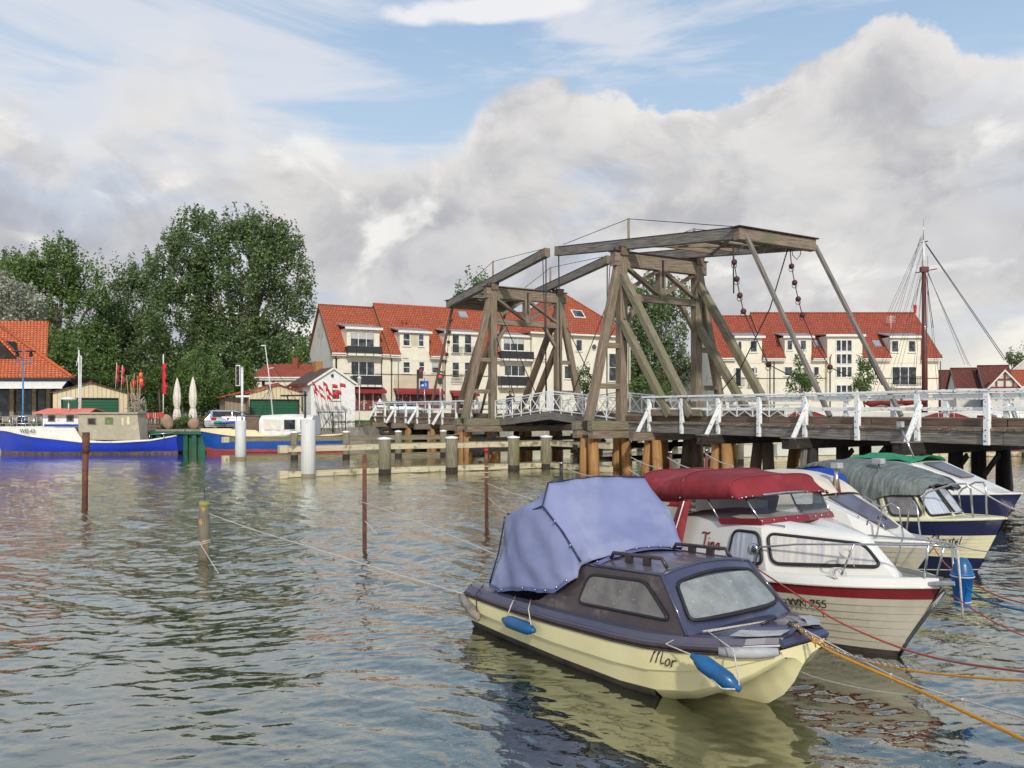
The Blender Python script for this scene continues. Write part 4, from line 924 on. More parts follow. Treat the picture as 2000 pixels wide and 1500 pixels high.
# house behind the second garage
h1 = house('garden_house', 'cream house with red hipped looking roof half hidden behind the right garage', HW(497, 78), 0, 5.2, 8, zz(737, 78), zz(716, 81), 'plaster', 'tiles_red')
f = Fac(h1, HW(497, 78), 0)
for x in (510, 530): window(f, x, 742, x+9, 755, 1, 1, dep=-.02)
a, z = f.uv(578, 716, 3); MB().box((a-.25, 2.7, z-1.5), (a+.25, 3.3, z+.9)).build('chimney', 'brick_red', h1, False)
# --- white hut with brown roof
hp = HW(607, 62); hp.z = QZ+.3; hut = thing('white_hut', 'small white rendered hut with brown tiled roof beside the far bridge end', 'hut', tuple(hp), R(32)); fH = Fac(hut, hp, R(32))
aR = fH.uv(693, 760)[0]; ev = fH.uv(607, 747)[1]; am = aR/2; rg = fH.uv(654, 720)[1]; dp = 5.2
MB().add([(0, 0, -.6), (aR, 0, -.6), (aR, 0, ev), (am, 0, rg), (0, 0, ev)], [(0, 1, 2, 3, 4)]).build('gable_wall', 'snow_white', hut, False)
MB().add([(0, 0, -.6), (0, 0, ev), (0, dp, ev), (0, dp, -.6)], [(0, 1, 2, 3)]).build('wall', 'snow_white', hut, False)
MB().add([(aR, 0, -.6), (aR, 0, ev), (aR, dp, ev), (aR, dp, -.6)], [(3, 2, 1, 0)]).build('wall', 'snow_white', hut, False)
sh = (rg-ev)/am; t = MB(); t.slab([(-.3, -.15, ev-sh*.3), (am, -.15, rg), (am, dp, rg), (-.3, dp, ev-sh*.3)], (0, 0, .12)); t.slab([(aR+.25, -.15, ev-sh*.25), (am, -.15, rg), (am, dp, rg), (aR+.25, dp, ev-sh*.25)], (0, 0, .12))
rf = t.build('roof', 'tiles_brown', hut, False)
m = MB(); m.beam((-.3, -.18, ev-sh*.3), (am, -.18, rg+.04), .05, .15); m.beam((aR+.25, -.18, ev-sh*.25), (am, -.18, rg+.04), .05, .15); m.build('verge_board', 'trim_white', rf, False)
MB().beam((-.36, -.1, ev-.18), (-.36, dp, ev-.18), .1, .14).build('gutter', 'wall_rustred', rf, False)
a, z = fH.uv(621, 706, 3.4); MB().box((a-.3, 3.1, z-1.6), (a+.3, 3.7, z)).build('chimney', 'brick_yellow', hut, False)
a, z = fH.uv(657, 701, .5); MB().tube([(a, .5, z-1), (a, .5, z)], .07, 8).box((a-.2, .3, z), (a+.2, .7, z+.06)).build('flue_pipe', 'iron', hut, False)
window(fH, 648, 760, 664, 781, 1, 1, mat='shop_goods')
o = MB().box((-.06, 1.6, .9), (-.01, 2.4, 2.3)).build('side_window', 'frame_white', hut, False); MB().box((-.08, 1.7, 1.0), (-.05, 2.3, 2.2)).build('pane', 'glass', o, False)
MB().ball((am-.1, -.12, rg-.55), .12, 8).build('alarm_lamp', 'iron', hut, False)
# --- garages
mk_boards('boards_cream', (.74, .62, .40), (.66, .54, .34), .30, .07)
mk_boards('boards_brown', (.34, .27, .19), (.28, .22, .15), .30, .07)
mk_boards('door_green', (.012, .115, .055), (.010, .10, .048), .22, .08, .45, True)
def garage(label, px0, px1, Y, py_eave, py_ridge, door, dep, side=False):
    an = R(27); p = HW(px0, Y); r = thing('garage', label, 'garage', tuple(p), an, 'cream boarded garages with green doors'); f = Fac(r, p, an); wd, _ = f.uv(px1, py_eave); ev = f.uv(px0, py_eave)[1]; rg = f.uv((px0+px1)/2, py_ridge)[1]
    a0, z1 = f.uv(door[0], door[1]); a1, _ = f.uv(door[2], door[1])
    m = MB(); m.add([(0, 0, -.3), (a0, 0, -.3), (a0, 0, z1), (a1, 0, z1), (a1, 0, -.3), (wd, 0, -.3), (wd, 0, ev), (wd/2, 0, rg), (0, 0, ev)], [(0, 1, 2, 8), (4, 5, 6, 3), (8, 2, 3, 6, 7)]); m.build('front_wall', 'boards_cream', r, False)
    MB().add([(0, 0, 0), (0, dep, 0), (0, dep, ev), (0, 0, ev)], [(3, 2, 1, 0)]).build('side_wall', 'boards_brown', r, False)
    MB().add([(wd, 0, 0), (wd, dep, 0), (wd, dep, ev), (wd, 0, ev)], [(0, 1, 2, 3)]).build('side_wall', 'boards_brown', r, False)
    d = MB().box((a0, .12, 0), (a1, .18, z1)).build('garage_door', 'door_green', r, False)
    MB().box((a0-.06, -.03, 0), (a0, .12, z1)).box((a1, -.03, 0), (a1+.06, .12, z1)).box((a0-.06, -.03, z1), (a1+.06, .12, z1+.06)).build('door_frame', 'balcony_dark', d, False)
    s_ = (rg-ev)/(wd/2); t = MB(); e = .3
    for x0_, s1 in ((0, -1), (wd, 1)): t.slab([(x0_+s1*e, -.22, ev-s_*e+.02), (x0_+s1*e, dep+.3, ev-s_*e+.02), (wd/2, dep+.3, rg+.02), (wd/2, -.22, rg+.02)], (0, 0, .08))
    rf = t.build('roof', 'tiles_orange' if side else 'tiles_brown', r, False)
    MB().tube([(wd/2, -.3, rg+.1), (wd/2, dep+.3, rg+.1)], .1, 6).build('ridge_tiles', 'tiles_orange', rf, False)
    return r, f
garage('cream boarded garage with green door behind the left blue boat', 103, 249, 60, 767, 748, (121, 778, 230, 830), 6)
gr, gf = garage('cream boarded garage with green door beside the white hut', 486, 597, 62, 768, 752, (489, 781, 583, 835), 6, True)
x0 = gf.uv(440, 778, 1.5)[0]; zt = gf.uv(436, 777, 1.5)[1]
sd = thing('lean_to', 'low brown boarded lean-to with orange roof at the left side of the right garage', 'shed', tuple(HW(486, 62)), R(27))
MB().box((x0, 1.5, -.3), (-.02, 5, zt)).build('wall', 'boards_brown', sd, False); MB().slab([(x0-.3, 1.1, zt+.02), (.1, -.1, gf.uv(490, 764)[1]), (.1, 5.2, gf.uv(490, 764)[1]), (x0-.3, 5.2, zt+.02)], (0, 0, .08)).build('roof', 'tiles_orange', sd, False)
# --- cafe building at the left edge
p = HW(-260, 66); cf = thing('cafe_building', 'timber framed café with large orange tiled roof at the left edge', 'café', tuple(p), 0); f = Fac(cf, p, 0); Y = 66
X = lambda px, y=0: (px-CX)/F*(Y+y)-p.x
Z = lambda py, y=0: H+(HY-py)/F*(Y+y)-QZ
x1 = X(112); eC = Z(740); m = MB(); m.box((0, .6, 0), (x1, 9, eC+.2)); m.build('wall', 'timber_dark', cf, False)
# back roof: ridge at row 632 ending at column 95; front wing: hip running down to the eaves corner
m = MB(); ry = 5.5; zr = Z(633, ry); xr = X(95, ry); ex_, ez_ = X(140, -1.2), Z(740, -1.2)
m.slab([(0, -1.2, ez_), (ex_, -1.2, ez_), (X(2, ry-.4), ry-.4, zr-.45), (0, ry-.4, zr-.45)], (0, 0, .16))
m.slab([(ex_, -1.2, ez_), (ex_, -.6, ez_), (X(2, ry-.4), ry+.1, zr-.45), (X(2, ry-.4), ry-.4, zr-.45)], (0, 0, .16))
rf = m.build('roof', 'tiles_bright', cf, False)
m = MB(); m.slab([(0, ry-2, zr-2.3), (xr, ry-2, zr-2.3), (xr, ry, zr), (0, ry, zr)], (0, 0, .16)); xb = X(102, 2); m.slab([(X(30, 1), 1.2, Z(712, 1.2)), (xb, 1.2, Z(708, 1.2)), (xr, ry, zr), (X(0, ry), ry, zr)], (0, 0, .16))
m.slab([(0, ry, zr), (xr, ry, zr), (xr-4.5, 12, ez_), (0, 12, ez_)], (0, 0, .16)); m.build('rear_roof', 'tiles_bright', cf, False)
MB().tube([(ex_, -1.2, ez_+.18), (X(2, ry-.4), ry-.4, zr-.25)], .14, 7).tube([(0, ry, zr+.16), (xr, ry, zr+.16)], .13, 7).build('ridge_tiles', 'tiles_bright', rf, False)
MB().box((0, -1.35, ez_-.15), (ex_, -1.2, ez_+.1)).build('gutter', 'balcony_dark', rf, False)
m = MB(); q = [(X(-60, 0), .9, Z(711, .9)), (X(34, 0), .9, Z(711, .9)), (X(-12, 0), .9, Z(664, .9))]; m.slab(q, (0, 2, 0)); gb = m.build('dormer', 'timber_dark', cf, False)
m = MB(); m.beam((q[2][0], .8, q[2][2]+.15), (q[1][0]+.3, .8, q[1][2]-.1), .3, .25, bev=.03); m.beam((q[2][0], .8, q[2][2]+.15), (q[0][0]-.3, .8, q[0][2]-.1), .3, .25); m.build('dormer_roof', 'tiles_bright', gb, False)
MB().box((q[0][0], .7, q[0][2]-.12), (q[1][0], .9, q[0][2])).build('fascia_board', 'trim_white', gb, False)
m = MB(); m.slab([(X(-200, -2), -.6, Z(741, -.6)), (X(116, -2), -.6, Z(741, -.6)), (X(119, -2.6), -2.4, Z(757, -2.4)), (X(-200, -2.6), -2.4, Z(757, -2.4))], (0, 0, .06)); m.box((X(-200, -2.6), -2.44, Z(759, -2.4)), (X(119, -2.6), -2.38, Z(756, -2.4))); m.build('white_awning', 'trim_white', cf, False)
for px in (18, 62, 90): MB().box((X(px-4), .3, 0), (X(px+4), .62, eC)).build('timber_post', 'timber_light', cf, False)
for a, b_ in ((-40, 14), (24, 57), (67, 85)): 
    wn = MB().box((X(a), .42, .5), (X(b_), .5, eC-.3)).build('window', 'balcony_dark', cf, False); MB().box((X(a)+.08, .40, .6), (X(b_)-.08, .44, eC-.4)).build('pane', 'glass', wn, False)
m = MB(); m.slab([(X(112), 1.5, Z(741, 1.5)), (X(150, 2), 1.5, Z(752, 1.5)), (X(150, 6), 6, Z(752, 6)), (X(112, 6), 6, Z(741, 6))], (0, 0, .1)); m.build('side_roof', 'tiles_brown', cf, False)
# ================================================================ things on the far quay
mk('flag_red', (.62, .03, .05), (.45, .02, .035), 5, .7); mk('cloth_cream', (.76, .71, .62), (.62, .57, .49), 3, .85, .3, coord='obj')
mk('boulder', (.42, .26, .18), (.28, .19, .14), 2.5, .9, .8, coord='obj', dist=.05)
mk('chair_red', (.50, .07, .04), (.38, .05, .03), 4, .6); mk('lamp_blue', (.06, .22, .42), (.05, .17, .33), 4, .4)
mk('car_silver', (.50, .52, .55), (.46, .48, .51), 2, .3, metal=.6, coat=.6); mk('car_blue', (.30, .36, .42), None, 2, .3, metal=.4, coat=.6)
mk('car_glass', (.02, .025, .03), None, 2, .05, ior=1.7); mk('tail_red', (.55, .02, .02), None, 3, .3)
mk('sign_blue', (.02, .10, .48), None, 3, .4); mk('bamboo', (.42, .30, .17), (.28, .19, .10), 3, .8, isl=.4); mk('skin', (.48, .27, .19), None, 5, .6)
mk('cloth_dark', (.018, .02, .03), (.03, .03, .045), 8, .9); mk('cloth_jeans', (.04, .06, .12), None, 8, .9); mk('hair_dark', (.03, .018, .012), None, 8, .7)
mk('orange_plastic', (.80, .16, .05), (.7, .12, .04), 4, .5); mk('green_plastic', (.02, .35, .18), None, 4, .5); mk('white_plastic', (.75, .75, .73), None, 4, .4)
def emis(name, c, s=1):
    m = bpy.data.materials.new(name); m.use_nodes = True; b = m.node_tree.nodes['Principled BSDF']; b.inputs['Base Color'].default_value = c+(1,); b.inputs['Emission Color'].default_value = c+(1,); b.inputs['Emission Strength'].default_value = s; MAT[name] = m
emis('lamp_red_lit', (.9, .02, .02), 2.0)
def text(body, mat, size, M4, parent, name='lettering', shear=0, ext=.003, sx=1, bold=0, local=False):
    cu = bpy.data.curves.new(name, 'FONT'); cu.body = body; cu.size = size; cu.shear = shear; cu.extrude = ext; cu.space_character = sx; cu.offset = bold
    o = bpy.data.objects.new(name, cu); COL.objects.link(o); dg = bpy.context.evaluated_depsgraph_get(); dg.update()
    me = bpy.data.meshes.new_from_object(o.evaluated_get(dg)); bpy.data.objects.remove(o); bpy.data.curves.remove(cu)
    me.name = name; me.transform(M4 if (parent is None or local) else WM[parent.name].inverted() @ M4); me.materials.clear(); me.materials.append(MAT[mat]); q = bpy.data.objects.new(name, me); COL.objects.link(q)
    if parent: q.parent = parent; WM[q.name] = WM[parent.name]
    return q
def frame(o, x, y):            # matrix: text x axis, text up axis, origin
    x = V(x).normalized(); y = V(y); y = (y-x*y.dot(x)).normalized(); z = x.cross(y)
    return Matrix(((x.x, y.x, z.x, o[0]), (x.y, y.y, z.y, o[1]), (x.z, y.z, z.z, o[2]), (0, 0, 0, 1)))
# closed parasols
rp = random.Random(8)
def parasol(label, px, yt, yb, Y, seed):
    c = P(px, yb, Y); c.z = QZ; t = thing('closed_parasol', label, 'parasol', tuple(c), 0, 'closed parasols of the café terrace'); h = H+(HY-yt)/F*Y-QZ
    MB().tube([(0, 0, 0), (0, 0, h+.04)], .035, 8).build('pole', 'timber_light', t, False)
    MB().lathe([(.001, 0), (.32, 0), (.32, .08), (.06, .14), (.04, .3)], (0, 0, 0), 14).build('base', 'concrete', t, False)
    m = MB(); rings = []; n = 28; r = random.Random(seed)
    for z, rad in ((.55, .24), (.8, .27), (1.15, .21), (1.35, .14), (1.6, .23), (2.1, .25), (2.6, .20), (3.0, .11), (h-.02, .03)):
        z = min(z*h/3.3, h-.02) if z < h-.02 else z; rings.append([(rad*(1+.28*math.cos(8*2*math.pi*k/n+z*.6+r.uniform(-.3, .3)))*math.cos(2*math.pi*k/n), rad*(1+.28*math.cos(8*2*math.pi*k/n+z*.6))*math.sin(2*math.pi*k/n), z) for k in range(n)])
    m.loft(rings, True, cap1=True); m.build('folded_canopy', 'cloth_cream', t, False); MB().tube([(.19*math.cos(a), .19*math.sin(a), 1.35*h/3.3) for a in np.linspace(0, 6.28, 13)[:-1]], .02, 5, closed=True).build('tie_strap', 'cloth_cream', t, False)
parasol('left of the two closed cream parasols', 346, 738, 818, 61, 3); parasol('right, slightly bulkier of the two closed cream parasols', 377, 736, 818, 60.5, 4)
# flag pole with furled red flag
c = P(319, 815, 60); c.z = QZ; t = thing('flag_pole', 'white flag pole with limp red flag on the café terrace', 'flag pole', tuple(c)); h = H+(HY-692)/F*60-QZ
MB().tube([(0, 0, 0), (0, 0, h)], .045, 8).build('pole', 'white_plastic', t, False)
m = MB(); rings = []
for i in range(15):
    z = h-.7-i*.165; wv = .17+.07*math.sin(i*1.4)+(.1 if i > 9 else 0)*(1-(i-9)/8); rings.append([(.05, .02, z), (.05+wv*.4, .10, z+.02), (.05+wv, -.05, z-.03), (.05+wv*.6, -.12, z), (.03, -.07, z+.01), (-.08, -.05, z)])
m.loft(rings, True); m.build('furled_flag', 'flag_red', t, False)
# boulders
def boulder(label, px, py, Y, rx, rz, seed):
    c = P(px, py, Y); r = random.Random(seed); m = MB(); rings = []; n = 16
    for i in range(11):
        th = math.pi*i/10; rings.append([(max(math.sin(th), .001)*rx*(1+.13*math.sin(3*2*math.pi*k/n+seed+i*.3))*math.cos(2*math.pi*k/n), max(math.sin(th), .001)*rx*.8*math.sin(2*math.pi*k/n), -math.cos(th)*rz*(1+.1*math.cos(k))) for k in range(n)])
    m.loft(rings, True); o = m.build('boulder', 'boulder'); o.location = c; o.rotation_euler = (0, r.uniform(-.3, .3), 0); tag(o, label, 'boulder', 'boulders on the quay edge')
boulder('tall dark brown boulder right of the red terrace chairs', 327, 825, 59.3, .42, .58, 1); boulder('round reddish boulder below the right parasol', 379, 828, 58.8, .42, .44, 2)
# terrace furniture: chairs and tables
def chair0(loc, rz, label, mat='chair_red'):
    t = thing('terrace_chair', label, 'chair', tuple(loc), rz, 'red chairs of the café terrace')
    MB().box((-.22, -.22, .43), (.22, .22, .47)).build('seat', mat, t, False); MB().box((-.22, .2, .55), (.22, .23, .9)).build('backrest', mat, t, False)
    for x in (-.2, .2):
        for y in (-.2, .2): MB().tube([(x, y, 0), (x, y, .43 if y < 0 else .9)], .018, 5).build('leg', 'white_plastic', t, False)
    return t
def table0(loc, label):
    t = thing('terrace_table', label, 'table', tuple(loc), 0, 'tables of the café terrace'); MB().box((-.4, -.4, .71), (.4, .4, .75)).build('tabletop', 'timber_light', t, False); MB().tube([(0, 0, 0), (0, 0, .71)], .035, 6).build('leg', 'iron', t, False); return t
DZ = QZ+.32
def cp(px, Y, z): return ((px-CX)/F*Y, Y, z)
CH = [(283, 59.8, .2, 'red chair at the left end of the front row, next to the grey wheelhouse'), (293, 59.8, .1, 'second red chair from the left in the front row'), (301, 59.9, -.2, 'red chair in the middle of the front row'), (309, 59.6, .4, 'red chair just left of the tall boulder'), (316, 59.8, 3.3, 'red chair right behind the flag pole foot'),
      (288, 63, 3.1, 'red chair in the back row behind the left table'), (300, 63.5, 3.0, 'red chair in the back row left of the flag pole'), (362, 62, .3, 'red chair between the two parasols'), (368, 62.5, 3.0, 'red chair behind the one between the two parasols'), (392, 62.5, .2, 'red chair just right of the right parasol')]
for px, Y, rz, lab in CH: chair0(cp(px, Y, DZ if px < 320 else QZ), rz, lab)
for px, Y, lab in ((297, 60.7, 'wooden table in the front row of the red chairs'), (294, 64.4, 'wooden table at the back of the terrace'), (356, 61.2, 'wooden table just right of the left parasol'), (384, 62, 'wooden table just right of the right parasol')): table0(cp(px, Y, DZ if px < 320 else QZ), lab)
for px, Y, rz, lab in ((8, 59, .2, 'wooden chair at the left edge before the café'), (24, 59.2, -.3, 'wooden chair left of the blue street lamp'), (34, 60.2, 3.0, 'wooden chair behind the one left of the blue street lamp'), (58, 59.1, .1, 'wooden chair just right of the blue street lamp'), (72, 59.3, -.2, 'wooden chair at the right end of the café terrace'), (66, 60.6, 3.2, 'wooden chair nearest the timber posts of the café')): 
    c_ = chair0(cp(px, Y, QZ), rz, lab, 'timber_light'); c_['group'] = 'wooden chairs before the café'
for px, Y, lab in ((16, 59.8, 'wooden table at the left edge before the café'), (64, 59.9, 'wooden table right of the blue street lamp')): table0(cp(px, Y, QZ), lab)
m = MB()
for i in range(9): m.box((-28.6, 58.8+i*.75, QZ), (-26.05, 59.5+i*.75, DZ-.02))
m.box((-28.5, 58.3, QZ-.3), (-26.1, 58.7, QZ+.16)); tag(m.build('terrace_deck', 'timber_brown', loc=(-27, 60, QZ)), 'low brown wooden terrace deck with step under the red chairs', 'deck')
# bundles of net markers
def marker(name, label, p0, p1, flags, cat, group, r=.022, fw=.42, fh=.32, seed=0, mat='bamboo', droop=.25):
    p0, p1 = V(p0), V(p1); t = thing(name, label, cat, tuple(p0), 0, group); MB().tube([p0, p1], r, 5).build('stick', mat, t)
    rr = random.Random(seed); d = (p1-p0).normalized()
    for q in flags:
        a = p1-d*q; m = MB(); n = 5; top = []; bot = []
        for i in range(n+1):
            u = i/n; top.append(a+V((fw*u, .06*math.sin(u*5+seed), -droop*u*u))); bot.append(a-d*fh+V((fw*u, .06*math.sin(u*5+seed+.5), -droop*u*u+fh*.15*u)))
        m.loft([top, bot]); m.build('flag', 'flag_red', t, thick=.008)
GN = 'marker flags of the fishing nets leaning by the white hut'
FL = [((628, 838), (609, 745), 'leftmost marker flag, leaning far to the left'), ((634, 840), (614, 755), 'marker flag just right of the leftmost one'), ((640, 842), (622, 752), 'marker flag third from the left by the hut'), ((645, 840), (631, 745), 'marker flag with the highest pointed tip'), ((650, 842), (636, 756), 'marker flag leaning in the middle of the bunch'),
      ((655, 842), (641, 764), 'short marker flag in the middle of the bunch'), ((652, 845), (649, 750), 'marker flag standing upright before the red window'), ((662, 843), (656, 762), 'marker flag hanging low over the red window'), ((668, 838), (664, 748), 'rightmost marker flag, standing upright and alone')]
for i, (a, b_, lab) in enumerate(FL): marker('net_marker_flag', lab, P(*a, 59.5+i*.12), P(*b_, 59.9+i*.1), (0.0, .62)[:2 if i % 2 == 0 and i < 7 else 1], 'marker flag', GN, seed=i, fw=.34 if i < 6 else .42, droop=.35 if i < 6 else .1)
rk = thing('marker_rack', 'dark steel rack holding the marker flags beside the white hut', 'rack', tuple(P(648, 850, 59.4)))
m = MB(); 
for px in (623, 650, 675): m.tube([P(px, 848, 59.2), P(px, 804, 59.2)], .035, 6)
m.tube([P(621, 805, 59.2), P(673, 805, 59.2)], .035, 6); m.tube([P(623, 846, 59.2), P(650, 806, 59.2)], .025, 5); m.build('rack_frame', 'iron', rk)
GM = 'net markers stacked by the left garage'
rm = random.Random(3)
for i in range(16):
    x = 258+rm.uniform(-3, 12); x2 = x+rm.uniform(-9, 9); marker('net_marker', 'bamboo net marker stick in the bundle right of the left garage', P(x, 838, 59.5+rm.uniform(-.4, .4)), P(x2, 726+rm.uniform(0, 26), 59.8+rm.uniform(-.4, .4)), (.0,) if i % 4 == 0 else (), 'net marker', GM, seed=i, fw=.2, fh=.5, r=.03)
for x, y in ((228, 708), (239, 713)): marker('net_marker', 'tall flagged marker pole rising behind the right roof slope of the left garage' if x < 230 else 'tall flagged marker pole second from the left behind the left garage', P(x-3, 775, 66), P(x, y, 66), (.1, .9), 'net marker', None, seed=x, fw=.22, fh=.8, mat='white_plastic')
for i, (x, y, r_, mt, lab) in enumerate(((275, 733, .15, 'orange_plastic', 'coral red float hanging highest in the bundle of net markers'), (276, 745, .16, 'orange_plastic', 'coral red float in the middle of the net markers'), (277, 752, .15, 'flag_red', 'dark red float hanging lowest in the net markers'))):
    o = MB().ball((0, 0, 0), r_, 8, 1.5).tube([(0, 0, r_*1.4), (0, 0, r_*1.4+.25)], .02, 4).build('net_float', mt); o.location = P(x, y, 59.2); tag(o, lab, 'net float', 'net floats')
m = MB(); rr = random.Random(6)
for i in range(60):
    c = P(264+rr.uniform(-10, 14), 805+rr.uniform(-25, 25), 59.6+rr.uniform(-.3, .5)); pts = [c+V((rr.uniform(-.5, .5), rr.uniform(-.2, .2), rr.uniform(-.5, .5))) for _ in range(4)]; m.tube(pts, .02, 4)
tag(m.build('fishing_net', 'rope_white', loc=tuple(P(264, 830, 59.6))), 'tangle of pale net and line hung between the net markers', 'fishing net')
# twin street lamp
c = P(45, 838, 57); c.z = QZ; t = thing('street_lamp', 'blue twin headed street lamp in front of the café', 'street lamp', tuple(c)); z = lambda py: H+(HY-py)/F*57-QZ
MB().tube([(0, 0, 0), (0, 0, 1.2), (0, 0, z(705))], [.075, .06, .05], 10).build('pole', 'lamp_blue', t, False)
m = MB(); m.tube([(-.45, 0, z(701)), (.55, 0, z(704))], .035, 6); m.tube([(-.45, 0, z(701)), (-.45, 0, z(708))], .03, 5); m.tube([(.55, 0, z(704)), (.55, 0, z(710))], .03, 5); m.tube([(-.5, 0, z(708)), (.6, 0, z(710))], .03, 5); m.build('bracket', 'lamp_blue', t, False)
for x in (-.42, .56): MB().lathe([(.001, 0), (.1, -.0), (.14, .16), (.08, .34), (.34, .36), (.34, .41), (.001, .48)], (x, 0, z(697)), 14).build('lamp_head', 'iron', t, False)
MB().box((-.65, -.02, z(686.5)), (.75, .02, z(686.5)+.05)).build('top_bar', 'lamp_blue', t, False)
# quay railing left
t = thing('quay_railing', 'grey tube railing along the quay before the café', 'railing', tuple(P(40, 838, 56.6)))
m = MB(); 
for z_ in (QZ+.45, QZ+.95): m.tube([P(-60, 800, 56.5)*V((1, 1, 0)) + V((0, 0, z_)), P(85, 800, 56.5)*V((1, 1, 0))+V((0, 0, z_))], .03, 6)
m.build('rail', 'steel', t)
for x in range(-50, 90, 23): q = P(x, 800, 56.5); MB().tube([(q.x, q.y, QZ-.1), (q.x, q.y, QZ+.97)], .03, 6).build('railing_post', 'steel', t)
# rail signal on the bank
c = P(473, 835, 57.5); c.z = QZ-.2; t = thing('shipping_signal', 'tall black shipping signal with white border on a white post', 'signal', tuple(c)); z = lambda py: H+(HY-py)/F*57.5-c.z
MB().tube([(0, 0, 0), (0, 0, z(718))], .09, 10).build('pole', 'white_plastic', t, False)
m = MB().box((-.42, -.14, z(754)), (-.12, .06, z(713))); hd = m.build('signal_head', 'white_plastic', t, False); MB().box((-.38, -.17, z(752)), (-.16, -.13, z(715))).build('signal_board', 'iron', hd, False)
for i in range(4): MB().lathe([(.001, 0), (.075, 0), (.08, .05)], (-.27, -.175, z(718+i*10)), 10, (0, -1, 0)).build('signal_lamp', 'car_glass', hd, False)
MB().box((-.1, -.05, z(716)), (.1, .05, z(722))).build('bracket', 'steel', t, False)
MB().box((-.45, -.06, z(776)), (.6, .06, z(772))).build('cross_arm', 'white_plastic', t, False)
# traffic signals and signs at the far bridge end
def signal(label, px, py_top, Y, pole, red_lit):
    c = P(px, 800, Y); c.z = QZ+.5; z = lambda py: H+(HY-py)/F*Y-c.z; t = thing('traffic_signal', label, 'traffic signal', tuple(c), 0, 'signals at the far end of the bridge')
    MB().tube([(0, 0, 0), (0, 0, z(py_top))], .09 if pole == 'iron' else .06, 8).build('pole', pole, t, False)
    o = .0 if red_lit else .28
    hd = MB().box((-.17+o, -.3, z(py_top)-.75), (.17+o, -.08, z(py_top)+.12)).build('signal_head', 'iron', t, False)
    for i in range(2): MB().lathe([(.001, 0), (.11, 0)], (o, -.305, z(py_top)-.1-i*.36), 12, (0, -1, 0)).build('signal_lamp', 'lamp_red_lit' if (i == 0 and red_lit) else 'tail_red' if i == 0 else 'iron', hd, False)
    if red_lit: MB().lathe([(.001, .5), (.45, .34), (.5, .3), (.45, .28)], (-.15, -.1, z(py_top)-.05), 14).build('lamp_dome', 'balcony_dark', t, False)
signal('black pole traffic signal left of the blue sign', 816, 722, 66, 'iron', False); signal('traffic signal with lit red lamp under a dark dome', 860, 733, 66, 'white_plastic', True)
c = P(829, 800, 66.5); c.z = QZ+.5; z = lambda py: H+(HY-py)/F*66.5-c.z; t = thing('blue_sign', 'square blue road sign with white pictogram between the two signals', 'road sign', tuple(c))
MB().tube([(0, 0, 0), (0, 0, z(738))], .035, 6).build('pole', 'steel', t, False); sb = MB().box((-.36, -.07, z(759)), (.36, -.04, z(744))).build('sign_plate', 'sign_blue', t, False)
m = MB(); zc = z(751); m.box((-.25, -.085, zc-.14), (-.05, -.07, zc+.02)); m.tube([(.08, -.08, zc+.14), (.08, -.08, zc-.05), (-.0, -.08, zc-.2)], .025, 4); m.tube([(.08, -.08, zc+.05), (.22, -.08, zc-.02)], .025, 4); m.tube([(.08, -.08, zc-.05), (.2, -.08, zc-.2)], .025, 4); m.build('pictogram', 'frame_white', sb, False)
c = P(778, 800, 66); c.z = QZ+.5; t = thing('street_lamp', 'slim grey street lamp in front of the cream block', 'street lamp', tuple(c)); z = lambda py: H+(HY-py)/F*66-c.z
MB().tube([(0, 0, 0), (0, 0, z(701)), (.6, 0, z(701)+.02)], .04, 6).build('pole', 'steel', t, False); MB().box((.35, -.08, z(701)-.02), (.85, .08, z(701)+.08)).build('lamp_head', 'steel', t, False)
# lamp on the hut's right
c = P(702, 800, 63); c.z = QZ+.3; t = thing('street_lamp', 'white lantern lamp right of the white hut', 'street lamp', tuple(c)); z = lambda py: H+(HY-py)/F*63-c.z
MB().tube([(0, 0, 0), (0, 0, z(752))], .04, 6).build('pole', 'white_plastic', t, False); MB().lathe([(.001, -.05), (.13, 0), (.16, .5), (.2, .52), (.05, .66), (.001, .7)], (0, 0, z(751)), 12).build('lamp_head', 'white_plastic', t, False)
